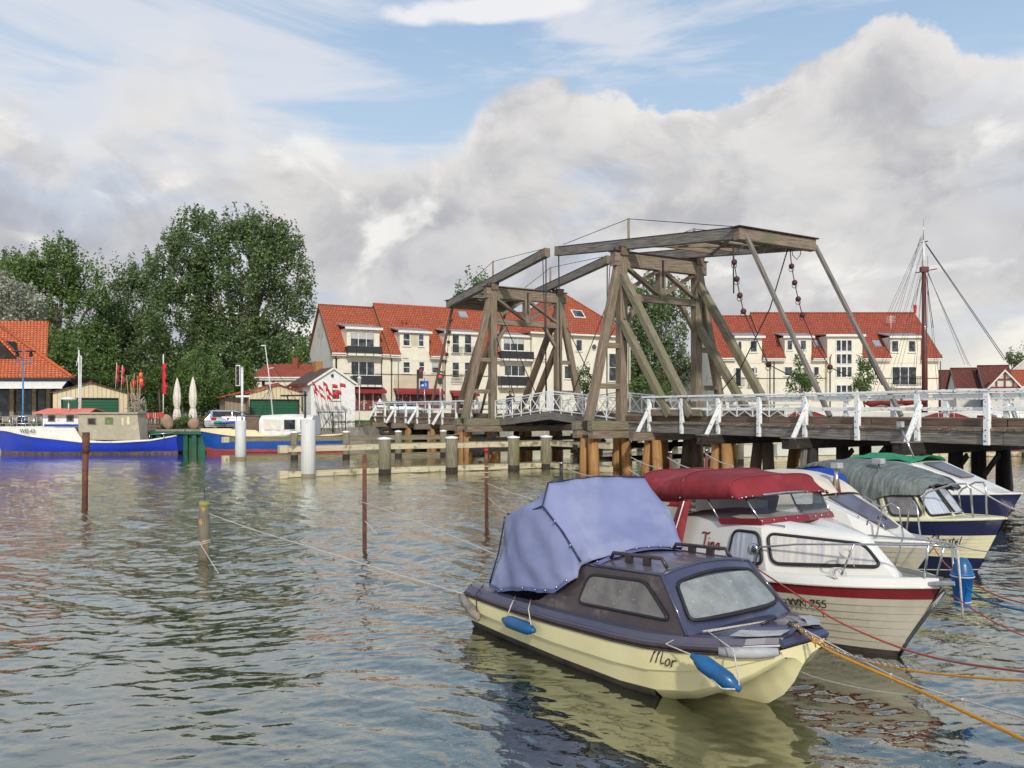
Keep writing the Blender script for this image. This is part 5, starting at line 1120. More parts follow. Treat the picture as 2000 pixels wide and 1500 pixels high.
# cars
def car(label, px, Y, rz, mat, base, blue=False, sc=1.0):
    c = P(px, 800, Y); c.z = base; t = thing('parked_car', label, 'car', tuple(c), rz)
    prof = [(-2.0, .35), (-2.0, .75), (-1.85, .95), (-1.6, 1.38), (-1.25, 1.47), (.1, 1.46), (.55, 1.32), (1.15, .98), (1.85, .86), (2.0, .66), (2.0, .35)]
    rings = []
    for y, k in ((-.82, .80), (-.78, .95), (-.6, 1.0), (0, 1.01), (.6, 1.0), (.78, .95), (.82, .80)):
        rings.append([(x, y*(1 if zz_ < 1 else .86), .35+(zz_-.35)*(k if zz_ > 1 or k > .9 else .97)) for x, zz_ in prof])
    m = MB(); m.loft(rings, False, True, True, sm=True); m.box((-1.95, -.78, .22), (1.95, .78, .36)); bd = m.build('body', mat, t, False)
    for s_ in (-1, 1): 
        m = MB(); m.slab([(-1.5, s_*.76, .98), (-.1, s_*.76, .98), (-.1, s_*.70, 1.36), (-1.3, s_*.70, 1.36)], (0, s_*.02, 0)); m.slab([(-.04, s_*.76, .98), (.95, s_*.76, .98), (.45, s_*.70, 1.3), (-.04, s_*.70, 1.36)], (0, s_*.02, 0)); m.build('side_window', 'car_glass', t, False)
        MB().box((-2.03, s_*.55-.17, .72), (-1.88, s_*.55+.17, .92)).build('tail_light', 'tail_red', t, False)
        for x in (-1.25, 1.3):
            w_ = MB().lathe([(.001, -.1), (.2, -.1), (.31, -.1), (.33, -.06), (.33, .1), (.001, .1)], (x, s_*.76, .32), 16, (0, s_, 0)).build('wheel', 'rubber', t, False); MB().lathe([(.19, .105), (.001, .125)], (x, s_*.76, .32), 12, (0, s_, 0)).build('rim', 'steel', w_, False)
    MB().slab([(-2.0+.13, -.62, 1.0), (-2.0+.13, .62, 1.0), (-1.64, .55, 1.36), (-1.64, -.55, 1.36)], (-.03, 0, .01)).build('rear_window', 'car_glass', t, False)
    MB().slab([(1.14, -.64, 1.0), (1.14, .64, 1.0), (.5, .56, 1.37), (.5, -.56, 1.37)], (.03, 0, .03)).build('windscreen', 'car_glass', t, False)
    MB().box((-2.02, -.26, .5), (-1.99, .26, .61)).build('number_plate', 'frame_white', t, False); return t
car('silver hatchback parked between the parasols and the right garage', 425, 60.2, R(118), 'car_silver', QZ-.05)
car('silver blue car parked in front of the right garage', 458, 59.5, R(12), 'car_silver', QZ-.05)
car('blue grey car behind the railing at the far bridge end', 790, 72, R(10), 'car_blue', QZ+.75)
o = MB().ball((0, 0, 0), .34, 8, .35).build('dinghy_toy', 'green_plastic')
o.location = P(426, 825, 58.2); tag(o, 'green plastic canoe end lying before the silver hatchback', 'canoe')
o = MB().beam((-.8, 0, 0), (.8, 0, .06), .5, .16, bev=.06).build('plastic_boat', 'sign_blue'); o.location = P(455, 826, 58.2); tag(o, 'upturned blue plastic boat before the silver cars', 'small boat')
for i, px in enumerate((690, 700, 714)):       # people like figures at the shop are too small; market stand
    pass
c = P(755, 800, 70); o = MB().lathe([(.001, 1.9), (.06, 1.75), (.14, 1.6), (.1, 1.45), (.3, 1.35), (.34, .9), (.3, .2), (.34, 0)], (0, 0, 0), 10).build('stone_figure', 'timber_light'); o.location = (c.x, c.y, QZ+.55); tag(o, 'small carved sandstone figure beside the shop front', 'statue')
c = P(742, 800, 69); t = thing('white_parasol', 'small white peaked parasol in front of the red shop', 'parasol', (c.x, c.y, QZ+.5)); MB().tube([(0, 0, 0), (0, 0, 1.75)], .03, 6).build('pole', 'steel', t, False); MB().lathe([(.75, 1.15), (.3, 1.45), (.001, 1.95)], (0, 0, 0), 8).build('canopy', 'trim_white', t, False)
# ---------------------------------------------------------------- people
def person(label, loc, rz, h, top, legs, lean=0, hood=False, arms='down', bag=False):
    k = h/1.75; t = thing('person', label, 'person', tuple(loc), rz)
    def sk(name, verts, edges, radii, mat, sub=2):
        me = bpy.data.meshes.new(name); me.from_pydata([tuple(V(v)*k) for v in verts], edges, []); o = bpy.data.objects.new(name, me); COL.objects.link(o); o.parent = t
        s_ = o.modifiers.new('skin', 'SKIN'); me.skin_vertices[0].data[0].use_root = True
        for i, r_ in enumerate(radii): me.skin_vertices[0].data[i].radius = (r_[0]*k, r_[1]*k) if isinstance(r_, tuple) else (r_*k, r_*k)
        q = o.modifiers.new('s', 'SUBSURF'); q.levels = sub; q.render_levels = sub; me.materials.append(MAT[mat]); WM[o.name] = WM[t.name]; return o
    L = lean
    bv = [(0, 0, .93), (0, L*.3, 1.15), (0, L*.7, 1.38), (0, L, 1.50), (0, L+.01, 1.60), (.09, 0, .88), (.11, .02, .48), (.11, -.02, .08), (.11, .12, .04), (-.09, 0, .88), (-.11, -.02, .48), (-.11, .02, .08), (-.11, .14, .04), (.19, L, 1.40), (.25, L+.02, 1.15), (.22, L+.16, .95), (-.19, L, 1.40), (-.25, L+.02, 1.15), (-.22, L+.16, .95)]
    be = [(0, 1), (1, 2), (2, 3), (3, 4), (0, 5), (5, 6), (6, 7), (7, 8), (0, 9), (9, 10), (10, 11), (11, 12), (2, 13), (13, 14), (14, 15), (2, 16), (16, 17), (17, 18)]
    rr_ = [(.15, .11), (.14, .10), (.17, .11), .06, .055, .09, .06, .045, .045, .09, .06, .045, .045, .065, .05, .035, .065, .05, .035]
    sk('body', bv, be, rr_, legs)
    jv = [(0, 0, .90), (0, L*.3, 1.15), (0, L*.7, 1.38), (0, L, 1.48), (.19, L, 1.40), (.25, L+.02, 1.15), (.22, L+.13, .99), (-.19, L, 1.40), (-.25, L+.02, 1.15), (-.22, L+.13, .99)]
    sk('jacket', jv, [(0, 1), (1, 2), (2, 3), (2, 4), (4, 5), (5, 6), (2, 7), (7, 8), (8, 9)], [(.18, .14), (.165, .125), (.19, .13), .08, .085, .068, .055, .085, .068, .055], top)
    hd = MB(); hc = V((0, L+.03, 1.645)); hd.ball(hc*k, .098*k, 10, 1.2); hd.ball((hc+V((0, .10, -.01)))*k, .02*k, 5); o = hd.build('head', 'skin', t, False)
    hh = MB(); hh.ball((hc+V((0, -.02, .02)))*k, .112*k, 10, 1.15) if not hood else hh.ball((hc+V((0, -.03, .0)))*k, .135*k, 10, 1.2); hh.build('hood' if hood else 'hair', top if hood else 'hair_dark', o, False)
    if bag: MB().box((-.14*k, (L-.34)*k, 1.05*k), (.14*k, (L-.14)*k, 1.48*k)).build('backpack', 'cloth_dark', t, False)
    return t
person('person with long brown hair in a dark coat standing beside the farther tower', B(30.3, 1.0, 2.44), R(190), 1.72, 'cloth_dark', 'cloth_jeans')
person('person in a black hooded jacket with white stripe leaning over the leaf railing', B(20.3, 2.3, 2.62), R(120), 1.78, 'cloth_dark', 'cloth_dark', lean=.16, hood=True)
# ---------------------------------------------------------------- rusty mooring pipes and wooden post
def mpile(name, label, base, top_py, r, mat, tilt=0, cap=None, group='rusty mooring pipes standing in the water'):
    b_ = G(*base); z = H+(HY-top_py)/F*b_.y; t = thing(name, label, 'mooring post', tuple(b_), 0, group); MB().tube([(0, 0, -1), (tilt*z*.5, 0, z*.5), (tilt*z, 0, z)], r, 16).build('shaft', mat, t, False)
    return t, b_, z
t, b_, z = mpile('mooring_pipe', 'thick rusty pipe with collar before the left blue boat', (165, 993), 845, .085, 'rust', .02); MB().tube([(.02*z, 0, z-.62), (.02*z, 0, z+.01)], .105, 16).build('collar', 'rust', t, False)
t, pb, pz = mpile('mooring_pipe', 'thin dark rusty pipe right of the wooden post', (712, 1075), 888, .045, 'rust')
t, pc, pcz = mpile('mooring_pipe', 'slim rusty pipe with red top left of the blue tarpaulin', (951, 1030), 878, .045, 'rust', -.01); MB().tube([(-.01*pcz, 0, pcz-.06), (-.01*pcz, 0, pcz+.02)], .055, 12).build('red_top', 'tail_red', t, False)
for zz_ in (pcz-.42, pcz-.58, pcz-.7): MB().tube([(.05*math.cos(a)-.01*zz_, .05*math.sin(a), zz_) for a in np.linspace(0, 6.28, 11)[:-1]], .012, 5, closed=True).build('rope_turn', 'rope_white', t, False)
mk('post_wood', (.26, .22, .16), (.14, .12, .09), 4, .9, .7, st=(.4, 5, 1), c3=(.45, .27, .08), s3=3.5, t3=(.55, .65)); 
pw = G(396, 1090); pwz = H+(HY-980)/F*pw.y; t = thing('mooring_post', 'weathered wooden mooring post with mossy top standing alone in the water', 'mooring post', tuple(pw))
m = MB(); rp_ = [.105, .10, .115, .10, .108, .10]; m.tube([(.012*i*(1-i*.1), 0, -1+(pwz+1)*i/5) for i in range(6)], rp_, 18); m.build('shaft', 'post_wood', t, False)
MB().lathe([(.001, pwz+.012), (.09, pwz+.008), (.106, pwz-.02), (.108, pwz-.06)], (.03, 0, 0), 16).build('mossy_top', 'moss', t, False)
MB().tube([(.06, -.04, pwz-.01), (.05, -.05, pwz+.26)], .006, 4).build('wire_spike', 'iron', t, False)
for zz_ in (.30, .34): MB().tube([(.118*math.cos(a)+.03, .118*math.sin(a), zz_+.03*math.cos(a)) for a in np.linspace(0, 6.28, 15)[:-1]], .01, 5, closed=True).build('rope_turn', 'rope_white', t, False)
t, pd, pdz = mpile('mooring_pipe', 'short dark post with pale cap behind the blue tarpaulin', (1096, 945), 905, .07, 'iron'); MB().tube([(0, 0, pdz-.02), (0, 0, pdz+.05)], .11, 12).build('cap', 'steel', t, False)
t, pe, pez = mpile('mooring_pipe', 'rusty post with pale cap behind the red canopy, left one', (1310, 952), 884, .06, 'rust'); MB().tube([(0, 0, pez-.02), (0, 0, pez+.05)], .11, 12).build('cap', 'steel', t, False)
t, pf, pfz = mpile('mooring_pipe', 'rusty post with pale cap behind the red canopy, right one', (1380, 950), 880, .06, 'rust'); MB().tube([(0, 0, pfz-.02), (0, 0, pfz+.05)], .11, 12).build('cap', 'steel', t, False)
# ================================================================ the two blue fishing cutters and the harbour behind
mk('hull_blue', (.014, .050, .52), (.012, .040, .44), 1.5, .35, coord='obj', c3=(.02, .05, .30), s3=1.5, coat=.3); mk('hull_blue2', (.012, .085, .40), (.010, .07, .33), 1.5, .4, coord='obj', c3=(.03, .06, .2), s3=1.5)
mk('bulwark_white', (.74, .71, .62), (.66, .63, .55), 2, .6, coord='obj', c3=(.35, .33, .24), s3=2.0, t3=(.62, .75)); mk('cream_paint', (.78, .66, .40), (.72, .6, .35), 2, .55, coord='obj')
mk('cabin_grey', (.42, .37, .28), (.36, .32, .24), 2.5, .55, .05, coord='obj', c3=(.50, .44, .30), s3=1.3); mk('antifoul_red', (.33, .06, .05), (.24, .05, .04), 2, .7, coord='obj'); mk('rust_band', (.08, .05, .05), (.16, .11, .09), 4, .8, coord='obj')
mk('coral_canvas', (.80, .22, .16), (.72, .17, .12), 2, .7, coord='obj'); mk('tarp_white', (.78, .76, .72), (.64, .62, .58), 2, .8, .2, coord='obj')
def cutter(label, x0, x1, Y, hw, sheer, bul, mats, yb=884, flip=False):
    """hull between photo columns x0 (bow) and x1 (stern) at depth Y; sheer, bul: lists of (column, row) of the blue top edge and of the bulwark top edge"""
    xa, xb = (x0-CX)/F*Y, (x1-CX)/F*Y; L = xb-xa
    t = thing('fishing_cutter', label, 'fishing boat', (xa+L/2, Y+hw, 0)); zr = lambda py: H+(HY-py)/F*Y
    def it(tab, u):
        px = x0+(x1-x0)*u; return zr(np.interp(px, [p[0] for p in tab], [p[1] for p in tab]))
    n = 26; S0 = []; S1 = []; S2 = []; Sw = []
    for i in range(n+1):
        u = i/n; wd = hw*min(1, (1-(1-min(u/.42, 1))**2.2))*(1-(max(0, (u-.62)/.38))**2.6*.55); wd = max(wd, .03)
        wl = wd*(.62+.3*math.sin(math.pi*min(u*1.05, 1))); ends = .55*(1-min(u/.12, 1)); x = xa+L*u
        z1 = it(sheer, u); z2 = it(bul, u)
        S0.append((x, wd, z1, wl, ends, z2))
    def side(q):
        a = []; b_ = []; c = []
        for x, wd, z1, wl, e, z2 in S0:
            zw = .16
            a.append([(x+e*.9, Y+hw+q*wl*.8, -.5), (x+e*.7, Y+hw+q*wl*.97, zw)]); b_.append([(x+e*.7, Y+hw+q*wl*.97, zw)]+[(x+e*.7*(1-k), Y+hw+q*(wl+(wd-wl)*k**.8), zw+(z1-zw)*k) for k in (.25, .5, .75, 1)])
            c.append([(x, Y+hw+q*wd, z1), (x-.0, Y+hw+q*(wd+.02), z2), (x+.02, Y+hw+q*(wd-.06), z2), (x+.02, Y+hw+q*(wd-.10), z1-.03)])
        return a, b_, c
    hb = MB(); bo = MB(); bu = MB()
    for q in (-1, 1):
        a, b_, c = side(q); bo.loft(a); hb.loft(b_); bu.loft(c)
    x, wd, z1, wl, e, z2 = S0[-1]; hb.poly([(x, Y+hw-wd, z1), (x, Y+hw+wd, z1), (x, Y+hw+wl, .16), (x, Y+hw-wl, .16)])
    h = hb.build('hull', mats[0], t); bo.build('bottom_paint', mats[2], h); bu.build('bulwark', mats[1], t)
    dk = MB(); dk.loft([[(x, Y+hw-wd*.8+.05, z1-.22), (x, Y+hw+wd*.8-.05, z1-.22)] for x, wd, z1, wl, e, z2 in S0], sm=False); dk.build('deck', 'timber_grey', t)
    rb_ = MB()
    for q in (-1,): rb_.tube([(x, Y+hw+q*(wd+.03), z1+.01) for x, wd, z1, wl, e, z2 in S0], .045, 6)
    rb_.build('rubbing_strake', mats[1], t)
    return t, S0, zr, (lambda px, d=0: (px-CX)/F*(Y+d))
Y1 = 53.2; c1, SS, zr, xr = cutter('blue hulled fishing cutter with grey plywood wheelhouse and coral red awning', -42, 332, Y1, 1.75, [(-6, 842), (30, 848), (60, 853), (110, 858), (160, 864), (230, 864.5), (290, 861), (340, 851), (351, 847)], [(-6, 834), (60, 834), (110, 835), (152, 835), (153, 858), (200, 862), (290, 858.5), (340, 849), (351, 845)], ('hull_blue', 'bulwark_white', 'rust_band'))
yd = 1.75
def cabin(t, name, px, py, d0, d1, mat, slant=None):
    """box-like superstructure: px=(left,right) columns, py=(top,bottom) rows, between depths d0..d1; slant = column of the lower right corner"""
    x0, x1 = xr(px[0], d0), xr(px[1], d0); z1, z0 = zr(py[0]), zr(py[1]); xs = xr(slant, d0) if slant else x1; xl = x0
    f = [(xl, Y1+d0, z0), (xs, Y1+d0, z0), (x1, Y1+d0, z1), (x0, Y1+d0, z1)]; m = MB().slab(f, (0, d1-d0, 0)); return m.build(name, mat, t, bev=.02)
wh = cabin(c1, 'wheelhouse', (153, 268), (808, 860), .25, 1.5, 'cabin_grey', 274); m = MB(); m.box((xr(151, .2), Y1+.1, zr(808)), (xr(270, .2), Y1+1.6, zr(808)+.09)); m.build('wheelhouse_roof', 'cabin_grey', wh)
def pane(t, x0, y0, x1, y1, d, fm='timber', gm='glass'):
    a, b_ = xr(x0, d), xr(x1, d); o = MB().box((a, Y1+d-.03, zr(y1)), (b_, Y1+d+.0, zr(y0))).build('window', fm, t); MB().box((a+.07, Y1+d-.045, zr(y1)+.07), (b_-.07, Y1+d-.02, zr(y0)-.07)).build('pane', gm, o)
mk('pane_green', (.18, .26, .08), (.10, .16, .05), 4, .2, coord='obj')
pane(wh, 171, 816, 188, 830, .24); pane(wh, 205, 815, 221, 829, .24, 'timber_green', 'pane_green')
m = MB(); m.box((xr(238, .25), Y1+.235, zr(830)), (xr(241, .25), Y1+.25, zr(816))); m.box((xr(248, .25), Y1+.235, zr(829)), (xr(253, .25), Y1+.25, zr(814))); m.build('yellow_stain', 'cream_paint', wh)
cb = cabin(c1, 'cabin', (83, 153), (806, 834), .9, 2.8, 'snow_white'); cabin(cb, 'blue_stripe', (86, 153), (829, 833), .87, .9, 'hull_blue'); pane(cb, 94, 811, 108, 824, .89, 'timber'); pane(cb, 130, 811, 144, 824, .89, 'timber', 'glass')
m = MB(); xx0, xx1 = xr(65, .5), xr(175, .5); m.slab([(xx0, Y1+.4, zr(808)), (xx1, Y1+.4, zr(808)), (xx1-.2, Y1+1.7, zr(799)), (xx0+.25, Y1+1.7, zr(799))], (0, 0, .05)); m.slab([(xx1-.2, Y1+1.7, zr(799)), (xx0+.25, Y1+1.7, zr(799)), (xx0, Y1+3.1, zr(808)), (xx1, Y1+3.1, zr(808))], (0, 0, .05)); m.build('awning', 'coral_canvas', c1)
mm = MB(); mm.tube([(xr(155, 1.6), Y1+1.6, zr(835)), (xr(154, 1.6), Y1+1.6, zr(680))], [.07, .045], 8).build('mast', 'white_plastic', c1); mm = MB(); mm.tube([(xr(157.5, 1.6), Y1+1.6, zr(835)), (xr(158.5, 1.6), Y1+1.6, zr(692))], .045, 6); mm.build('boom', 'white_plastic', c1)
MB().tube([(xr(154, 1.6), Y1+1.6, zr(688)), (xr(161, 1.6), Y1+1.6, zr(698))], .03, 5).tube([(xr(154, 1.6), Y1+1.6, zr(690)), (xr(149, 1.6), Y1+1.6, zr(712))], .03, 5).build('mast_arm', 'white_plastic', c1)
MB().lathe([(.001, .2), (.45, .12), (.5, .0), (.2, -.05)], (xr(134, 1), Y1+1.0, zr(780)), 14).tube([(xr(134, 1), Y1+1.0, zr(782)), (xr(134, 1), Y1+1, zr(802))], .05, 6).build('radar', 'white_plastic', c1)
text('WIE-43', 'iron', .42, frame((xr(38, .2), Y1+.24, zr(846)), (1, -.26, 0), (0, 0, 1)), c1, sx=.95).location = (0, 0, 0)
m = MB()
for px, py in ((67, 843), (95, 845)): MB().lathe([(.001, 0), (.075, 0), (.075, .06)], (xr(px, 0), Y1+.62-(px-60)*.009, zr(py)), 10, (0, -1, 0)).build('scupper', 'iron', c1)
m = MB(); 
for i in range(4): x = xr(70+i*0, 0)
m.tube([(xr(20, .8), Y1+.95, zr(834)), (xr(19, .8), Y1+.95, zr(812)), (xr(80, .8), Y1+.95, zr(811)), (xr(85, .8), Y1+.95, zr(834))], .03, 6); m.tube([(xr(19, .8), Y1+.95, zr(822)), (xr(82, .8), Y1+.95, zr(822))], .025, 6)
for px in (27, 46, 64): m.tube([(xr(px, .8), Y1+.95, zr(811)), (xr(px, .8), Y1+.95, zr(836))], .025, 6)
m.build('bow_railing', 'steel', c1)
m = MB(); m.tube([(xr(285, .3), Y1+.4, zr(850)), (xr(330, .3), Y1+.6, zr(846)), (xr(343, 1), Y1+1.3, zr(843))], .03, 6)
for px in (290, 318): m.tube([(xr(px, .3), Y1+.45, zr(862)), (xr(px, .3), Y1+.45, zr(848))], .025, 6)
m.build('stern_rail', 'steel', c1)
# second cutter
Y1 = 53.4; c2, SS, zr, xr = cutter('blue and red hulled fishing cutter with white canvas cabin behind the guide fence', 374, 668, Y1, 1.6, [(388, 844), (420, 848), (470, 853), (520, 856), (600, 855), (668, 849)], [(388, 838), (440, 838.5), (505, 840), (512, 850), (600, 852), (668, 848)], ('hull_blue2', 'cream_paint', 'antifoul_red'))
m = MB(); m.loft([[(x+e*.7*.9, Y1+1.6-wl*1.0-.012, .14), (x+e*.7*.8, Y1+1.6-(wl+(wd-wl)*.08)-.014, .38)] for x, wd, z1, wl, e, z2 in SS]); m.build('red_boot_top', 'antifoul_red', c2)
cv = MB(); x0, x1 = xr(506, .4), xr(609, .4); z0, z1 = zr(850), zr(812); rings = []
for u in np.linspace(0, 1, 9):
    x = x0+(x1-x0)*u; zt = z1+.1*math.sin(u*3.1); dr = .05*math.sin(u*22); rings.append([(x+(.5 if u < .1 else 0)*0, Y1+.42+dr, z0), (x, Y1+.4, z0+.9), (x, Y1+.55, zt-.2), (x, Y1+.9, zt), (x, Y1+2.3, zt), (x, Y1+2.8, zt-.2), (x, Y1+2.9, z0)])
cv.loft(rings, False, True, True); cv = cv.build('canvas_cabin', 'tarp_white', c2)
for a, b_ in ((516, 547), (553, 579), (585, 602)):
    m = MB().box((xr(a, .4), Y1+.36, zr(840)), (xr(b_, .4), Y1+.39, zr(819))); w_ = m.build('window', 'frame_white', cv); MB().box((xr(a, .4)+.08, Y1+.345, zr(839)), (xr(b_, .4)-.08, Y1+.37, zr(820))).build('pane', 'glass' if a != 516 else 'cloth_cream', w_)
m = MB(); m.tube([(xr(506, .4), Y1+.3, zr(846)), (xr(520, .4), Y1+.22, zr(850)), (xr(560, .4), Y1+.22, zr(848)), (xr(590, .4), Y1+.3, zr(843))], [.1, .17, .15, .06], 8); m.build('canvas_roll', 'tarp_white', cv)
m = MB(); m.box((xr(480, .8), Y1+.9, zr(842)), (xr(506, .8), Y1+2.5, zr(812))); m.build('wheelhouse', 'timber_brown', c2); MB().box((xr(440, .8), Y1+.8, zr(812)), (xr(508, .8), Y1+2.6, zr(811))).build('wheelhouse_roof', 'timber', c2)
m = MB(); m.tube([(xr(533, 1.4), Y1+1.4, zr(815)), (xr(527, 1.4), Y1+1.4, zr(745)), (xr(518, 1.4), Y1+1.4, zr(672))], [.05, .04, .03], 6); m.build('mast', 'white_plastic', c2)
m = MB(); m.tube([(xr(523, 1.4), Y1+1.4, zr(718)), (xr(535, 1.4), Y1+1.4, zr(716))], .03, 5); m.tube([(xr(524, 1.4), Y1+1.4, zr(750)), (xr(540, 1.4), Y1+1.4, zr(745))], .03, 5); m.tube([(xr(510, 1.4), Y1+1.4, zr(672)), (xr(519, 1.4), Y1+1.4, zr(672))], .05, 5); m.build('mast_arm', 'white_plastic', c2)
m = MB()
for a, b_ in (((528, 752), (510, 812)), ((528, 752), (545, 815)), ((530, 755), (520, 800)), ((527, 760), (470, 832)), ((519, 690), (600, 815))): m.tube([(xr(a[0], 1.4), Y1+1.4, zr(a[1])), (xr(b_[0], 1.2), Y1+1.2, zr(b_[1]))], .018, 4)
m.build('rigging', 'iron', c2)
m = MB().tube([(xr(463, .5), Y1+.5, zr(845)), (xr(462, .5), Y1+.5, zr(812)), (xr(472, .5), Y1+.6, zr(804))], .035, 6); m.build('davit', 'iron', c2)
cr = MB(); cr.beam(P(548, 773, 54), P(600, 772, 54), .12, .12); cr.beam(P(596, 764, 54), P(596, 840, 54), .12, .12); cr.tube([P(560, 773, 54), P(565, 785, 54)], .05, 5); tag(cr.build('cargo_crane', 'iron', loc=tuple(P(596, 838, 54))), 'small dark crane arm standing beside the right garage', 'crane')

# ================================================================ sailing ship and harbour boats behind the bridge
mk('mast_brown', (.13, .035, .025), (.09, .025, .02), 2, .45, st=(.3, 4, 1), coat=.2); mk('hull_white', (.76, .74, .70), (.70, .68, .64), 1.5, .4, coord='obj'); mk('sail_red', (.24, .03, .025), (.16, .022, .02), 3, .8, coord='obj')
YM = 72
sh = thing('sailing_ship', 'traditional sailing ship with tall red brown mast moored behind the bridge', 'sailing ship', tuple(P(1800, 860, YM)))
p = lambda x, y, d=0: P(x, y, YM+d)
MB().tube([p(1806, 830), p(1806, 700), p(1804, 526)], [.26, .24, .17], 14).build('mast', 'mast_brown', sh)
MB().tube([p(1804, 530), p(1804, 500), p(1803, 470)], [.14, .12, .08], 10).build('topmast', 'white_plastic', sh); MB().tube([p(1803, 472), p(1804, 428)], [.05, .02], 6).build('mast_pole', 'steel', sh)
m = MB(); m.tube([p(1788, 533), p(1830, 525)], .05, 6); m.tube([p(1800, 474), p(1812, 471)], .06, 6); m.box(tuple(p(1800, 531, -.2)), tuple(p(1810, 522, .2))); m.build('crosstree', 'mast_brown', sh)
L_ = [((1801, 462), (1733, 613)), ((1801, 466), (1737, 615)), ((1802, 470), (1743, 616)), ((1803, 480), (1763, 615)), ((1803, 484), (1767, 616)), ((1803, 500), (1776, 618)), ((1808, 475), (1965, 702)), ((1808, 477), (1962, 704)), ((1812, 530), (1884, 712)), ((1812, 532), (1890, 712)), ((1812, 534), (1895, 716)), ((1806, 534), (1820, 640)), ((1808, 534), (1823, 640)), ((1798, 535), (1785, 612)), ((1799, 540), (1728, 770)), ((1799, 540), (1738, 770)), ((1800, 540), (1748, 770)), ((1801, 545), (1780, 768)), ((1801, 545), (1786, 768)), ((1810, 545), (1832, 770)), ((1810, 540), (1838, 770)), ((1812, 500), (1812, 640)), ((1798, 462), (1702, 775)), ((1798, 466), (1710, 775))]
for a, b_ in L_: MB().tube([p(*a), p(*b_, -1)], .016 if a[0] != 1808 else .03, 4).build('rigging_line', 'iron', sh)
hs = MB(); zh = lambda py: H+(HY-py)/F*YM; x0, x1 = p(1560, 800).x, p(1960, 800).x; rings = []
for i in range(15):
    u = i/14; wd = 2.3*math.sin(math.pi*(.06+u*.86))**.6; zt = 2.3+.7*(2*u-1)**2; rings.append([(x0+(x1-x0)*u, YM-wd, zt+.4), (x0+(x1-x0)*u, YM-wd*.95, zt), (x0+(x1-x0)*u, YM-wd*.7, .1), (x0+(x1-x0)*u, YM-wd*.5, -.4)])
hs.loft(rings); hs.build('hull', 'hull_white', sh)
MB().tube([p(1700, 795, -.5), p(1800, 786, -.5)], [.16, .13], 8).build('boom', 'timber_light', sh)
rs = random.Random(2)
sc_ = MB(); pts = [p(1690+i*10, 786+rs.uniform(-2, 2)-i*.4, -.5) for i in range(13)]; sc_.tube(pts, [.1]+[.38+.07*math.sin(i*2) for i in range(11)]+[.1], 10); sc_.build('furled_sail', 'sail_red', sh)
MB().tube([p(1697, 700, -.4), p(1724, 752, -.4)], .09, 6).build('gaff', 'iron', sh)
m = MB(); m.slab([p(1784, 595), p(1791, 596), p(1790, 612), p(1785, 611)], (0, .05, 0)); m.build('pennant', 'flag_red', sh)
def hboat(label, px, Y, w_, hull, cover, zt, mast=0, group='boats in the harbour behind the bridge'):
    c = P(px, 800, Y); t = thing('harbour_boat', label, 'boat', (c.x, c.y, 0), 0, group); wl = w_/F*Y; n = 12; rings = []
    for i in range(n+1):
        u = i/n; wd = 1.1*math.sin(math.pi*(.08+u*.84))**.6; z_ = zt+.25*(2*u-1)**2; rings.append([(-wl/2+wl*u, -wd, z_), (-wl/2+wl*u, -wd*.75, .1), (-wl/2+wl*u, -wd*.5, -.3), (-wl/2+wl*u, wd*.5, -.3), (-wl/2+wl*u, wd*.75, .1), (-wl/2+wl*u, wd, z_)])
    m = MB(); m.loft(rings, False, True, True); m.build('hull', hull, t, False)
    m = MB(); rings = []
    for i in range(7): u = i/6; hh = .75*math.sin(math.pi*(.15+u*.7)); rings.append([(-wl*.32+wl*.6*u, -.8, zt), (-wl*.32+wl*.6*u, -.6, zt+hh*.8), (-wl*.32+wl*.6*u, 0, zt+hh), (-wl*.32+wl*.6*u, .6, zt+hh*.8), (-wl*.32+wl*.6*u, .8, zt)])
    m.loft(rings, False, True, True); m.build('cover', cover, t, False)
    m = MB(); q = wl*.46
    for x in (-q, -q/2, 0, q/2, q): m.tube([(x, -1.0, zt+.05), (x, -1.0, zt+.65)], .02, 4)
    m.tube([(-q, -1, zt+.65), (q, -1, zt+.65)], .022, 4); m.build('guard_rail', 'white_plastic', t, False)
    if mast: MB().tube([(0, 0, zt), (.05, 0, zt+mast)], .05, 6).build('mast', 'white_plastic', t, False)
for a in (('white harbour boat with red cover framed between the struts of the nearer tower', 1255, 66, 95, 'hull_white', 'tarp_white', 1.6), ('white boat with red cushions right of the nearer tower', 1365, 70, 100, 'hull_white', 'sail_red', 1.7), ('white boat with dark red cover behind the middle of the railing', 1470, 68, 120, 'hull_white', 'cloth_dark', 1.9, ), ('long white boat with bright red cover left of the sailing ship', 1575, 66, 120, 'hull_white', 'sail_red', 2.2), ('red and white boat under the sailing ship mast', 1850, 64, 130, 'hull_white', 'sail_red', 2.1), ('dark red boat with white stripe at the right picture edge behind the railing', 1975, 62, 120, 'sail_red', 'tarp_white', 2.3)): hboat(*a)
c = P(1913, 790, 100); 
# ================================================================ moored boats in front
mk('hull_yellow', (.76, .69, .40), (.70, .63, .35), 1.2, .32, coord='obj', c3=(.58, .52, .28), s3=2.5, t3=(.6, .8), coat=.25)
mk('black_bottom', (.035, .03, .027), (.07, .055, .045), 5, .6, .2, coord='obj')
mk('deck_navy', (.050, .052, .10), (.036, .038, .078), 2.2, .22, .03, coord='obj', c3=(.085, .08, .11), s3=2.2, t3=(.5, .75), coat=.6, rgh2=.4)
mk('deck_brown', (.060, .042, .046), (.040, .030, .034), 2.5, .35, .04, coord='obj', c3=(.12, .09, .09), s3=3, coat=.4, rgh2=.5)
mk('deck_side', (.12, .10, .12), (.055, .055, .095), .55, .28, .04, coord='obj', coat=.5, rgh2=.45)
mk('deck_brown2', (.13, .11, .125), (.09, .075, .09), 2.5, .3, .04, coord='obj', c3=(.17, .15, .165), s3=3, coat=.5, rgh2=.5)
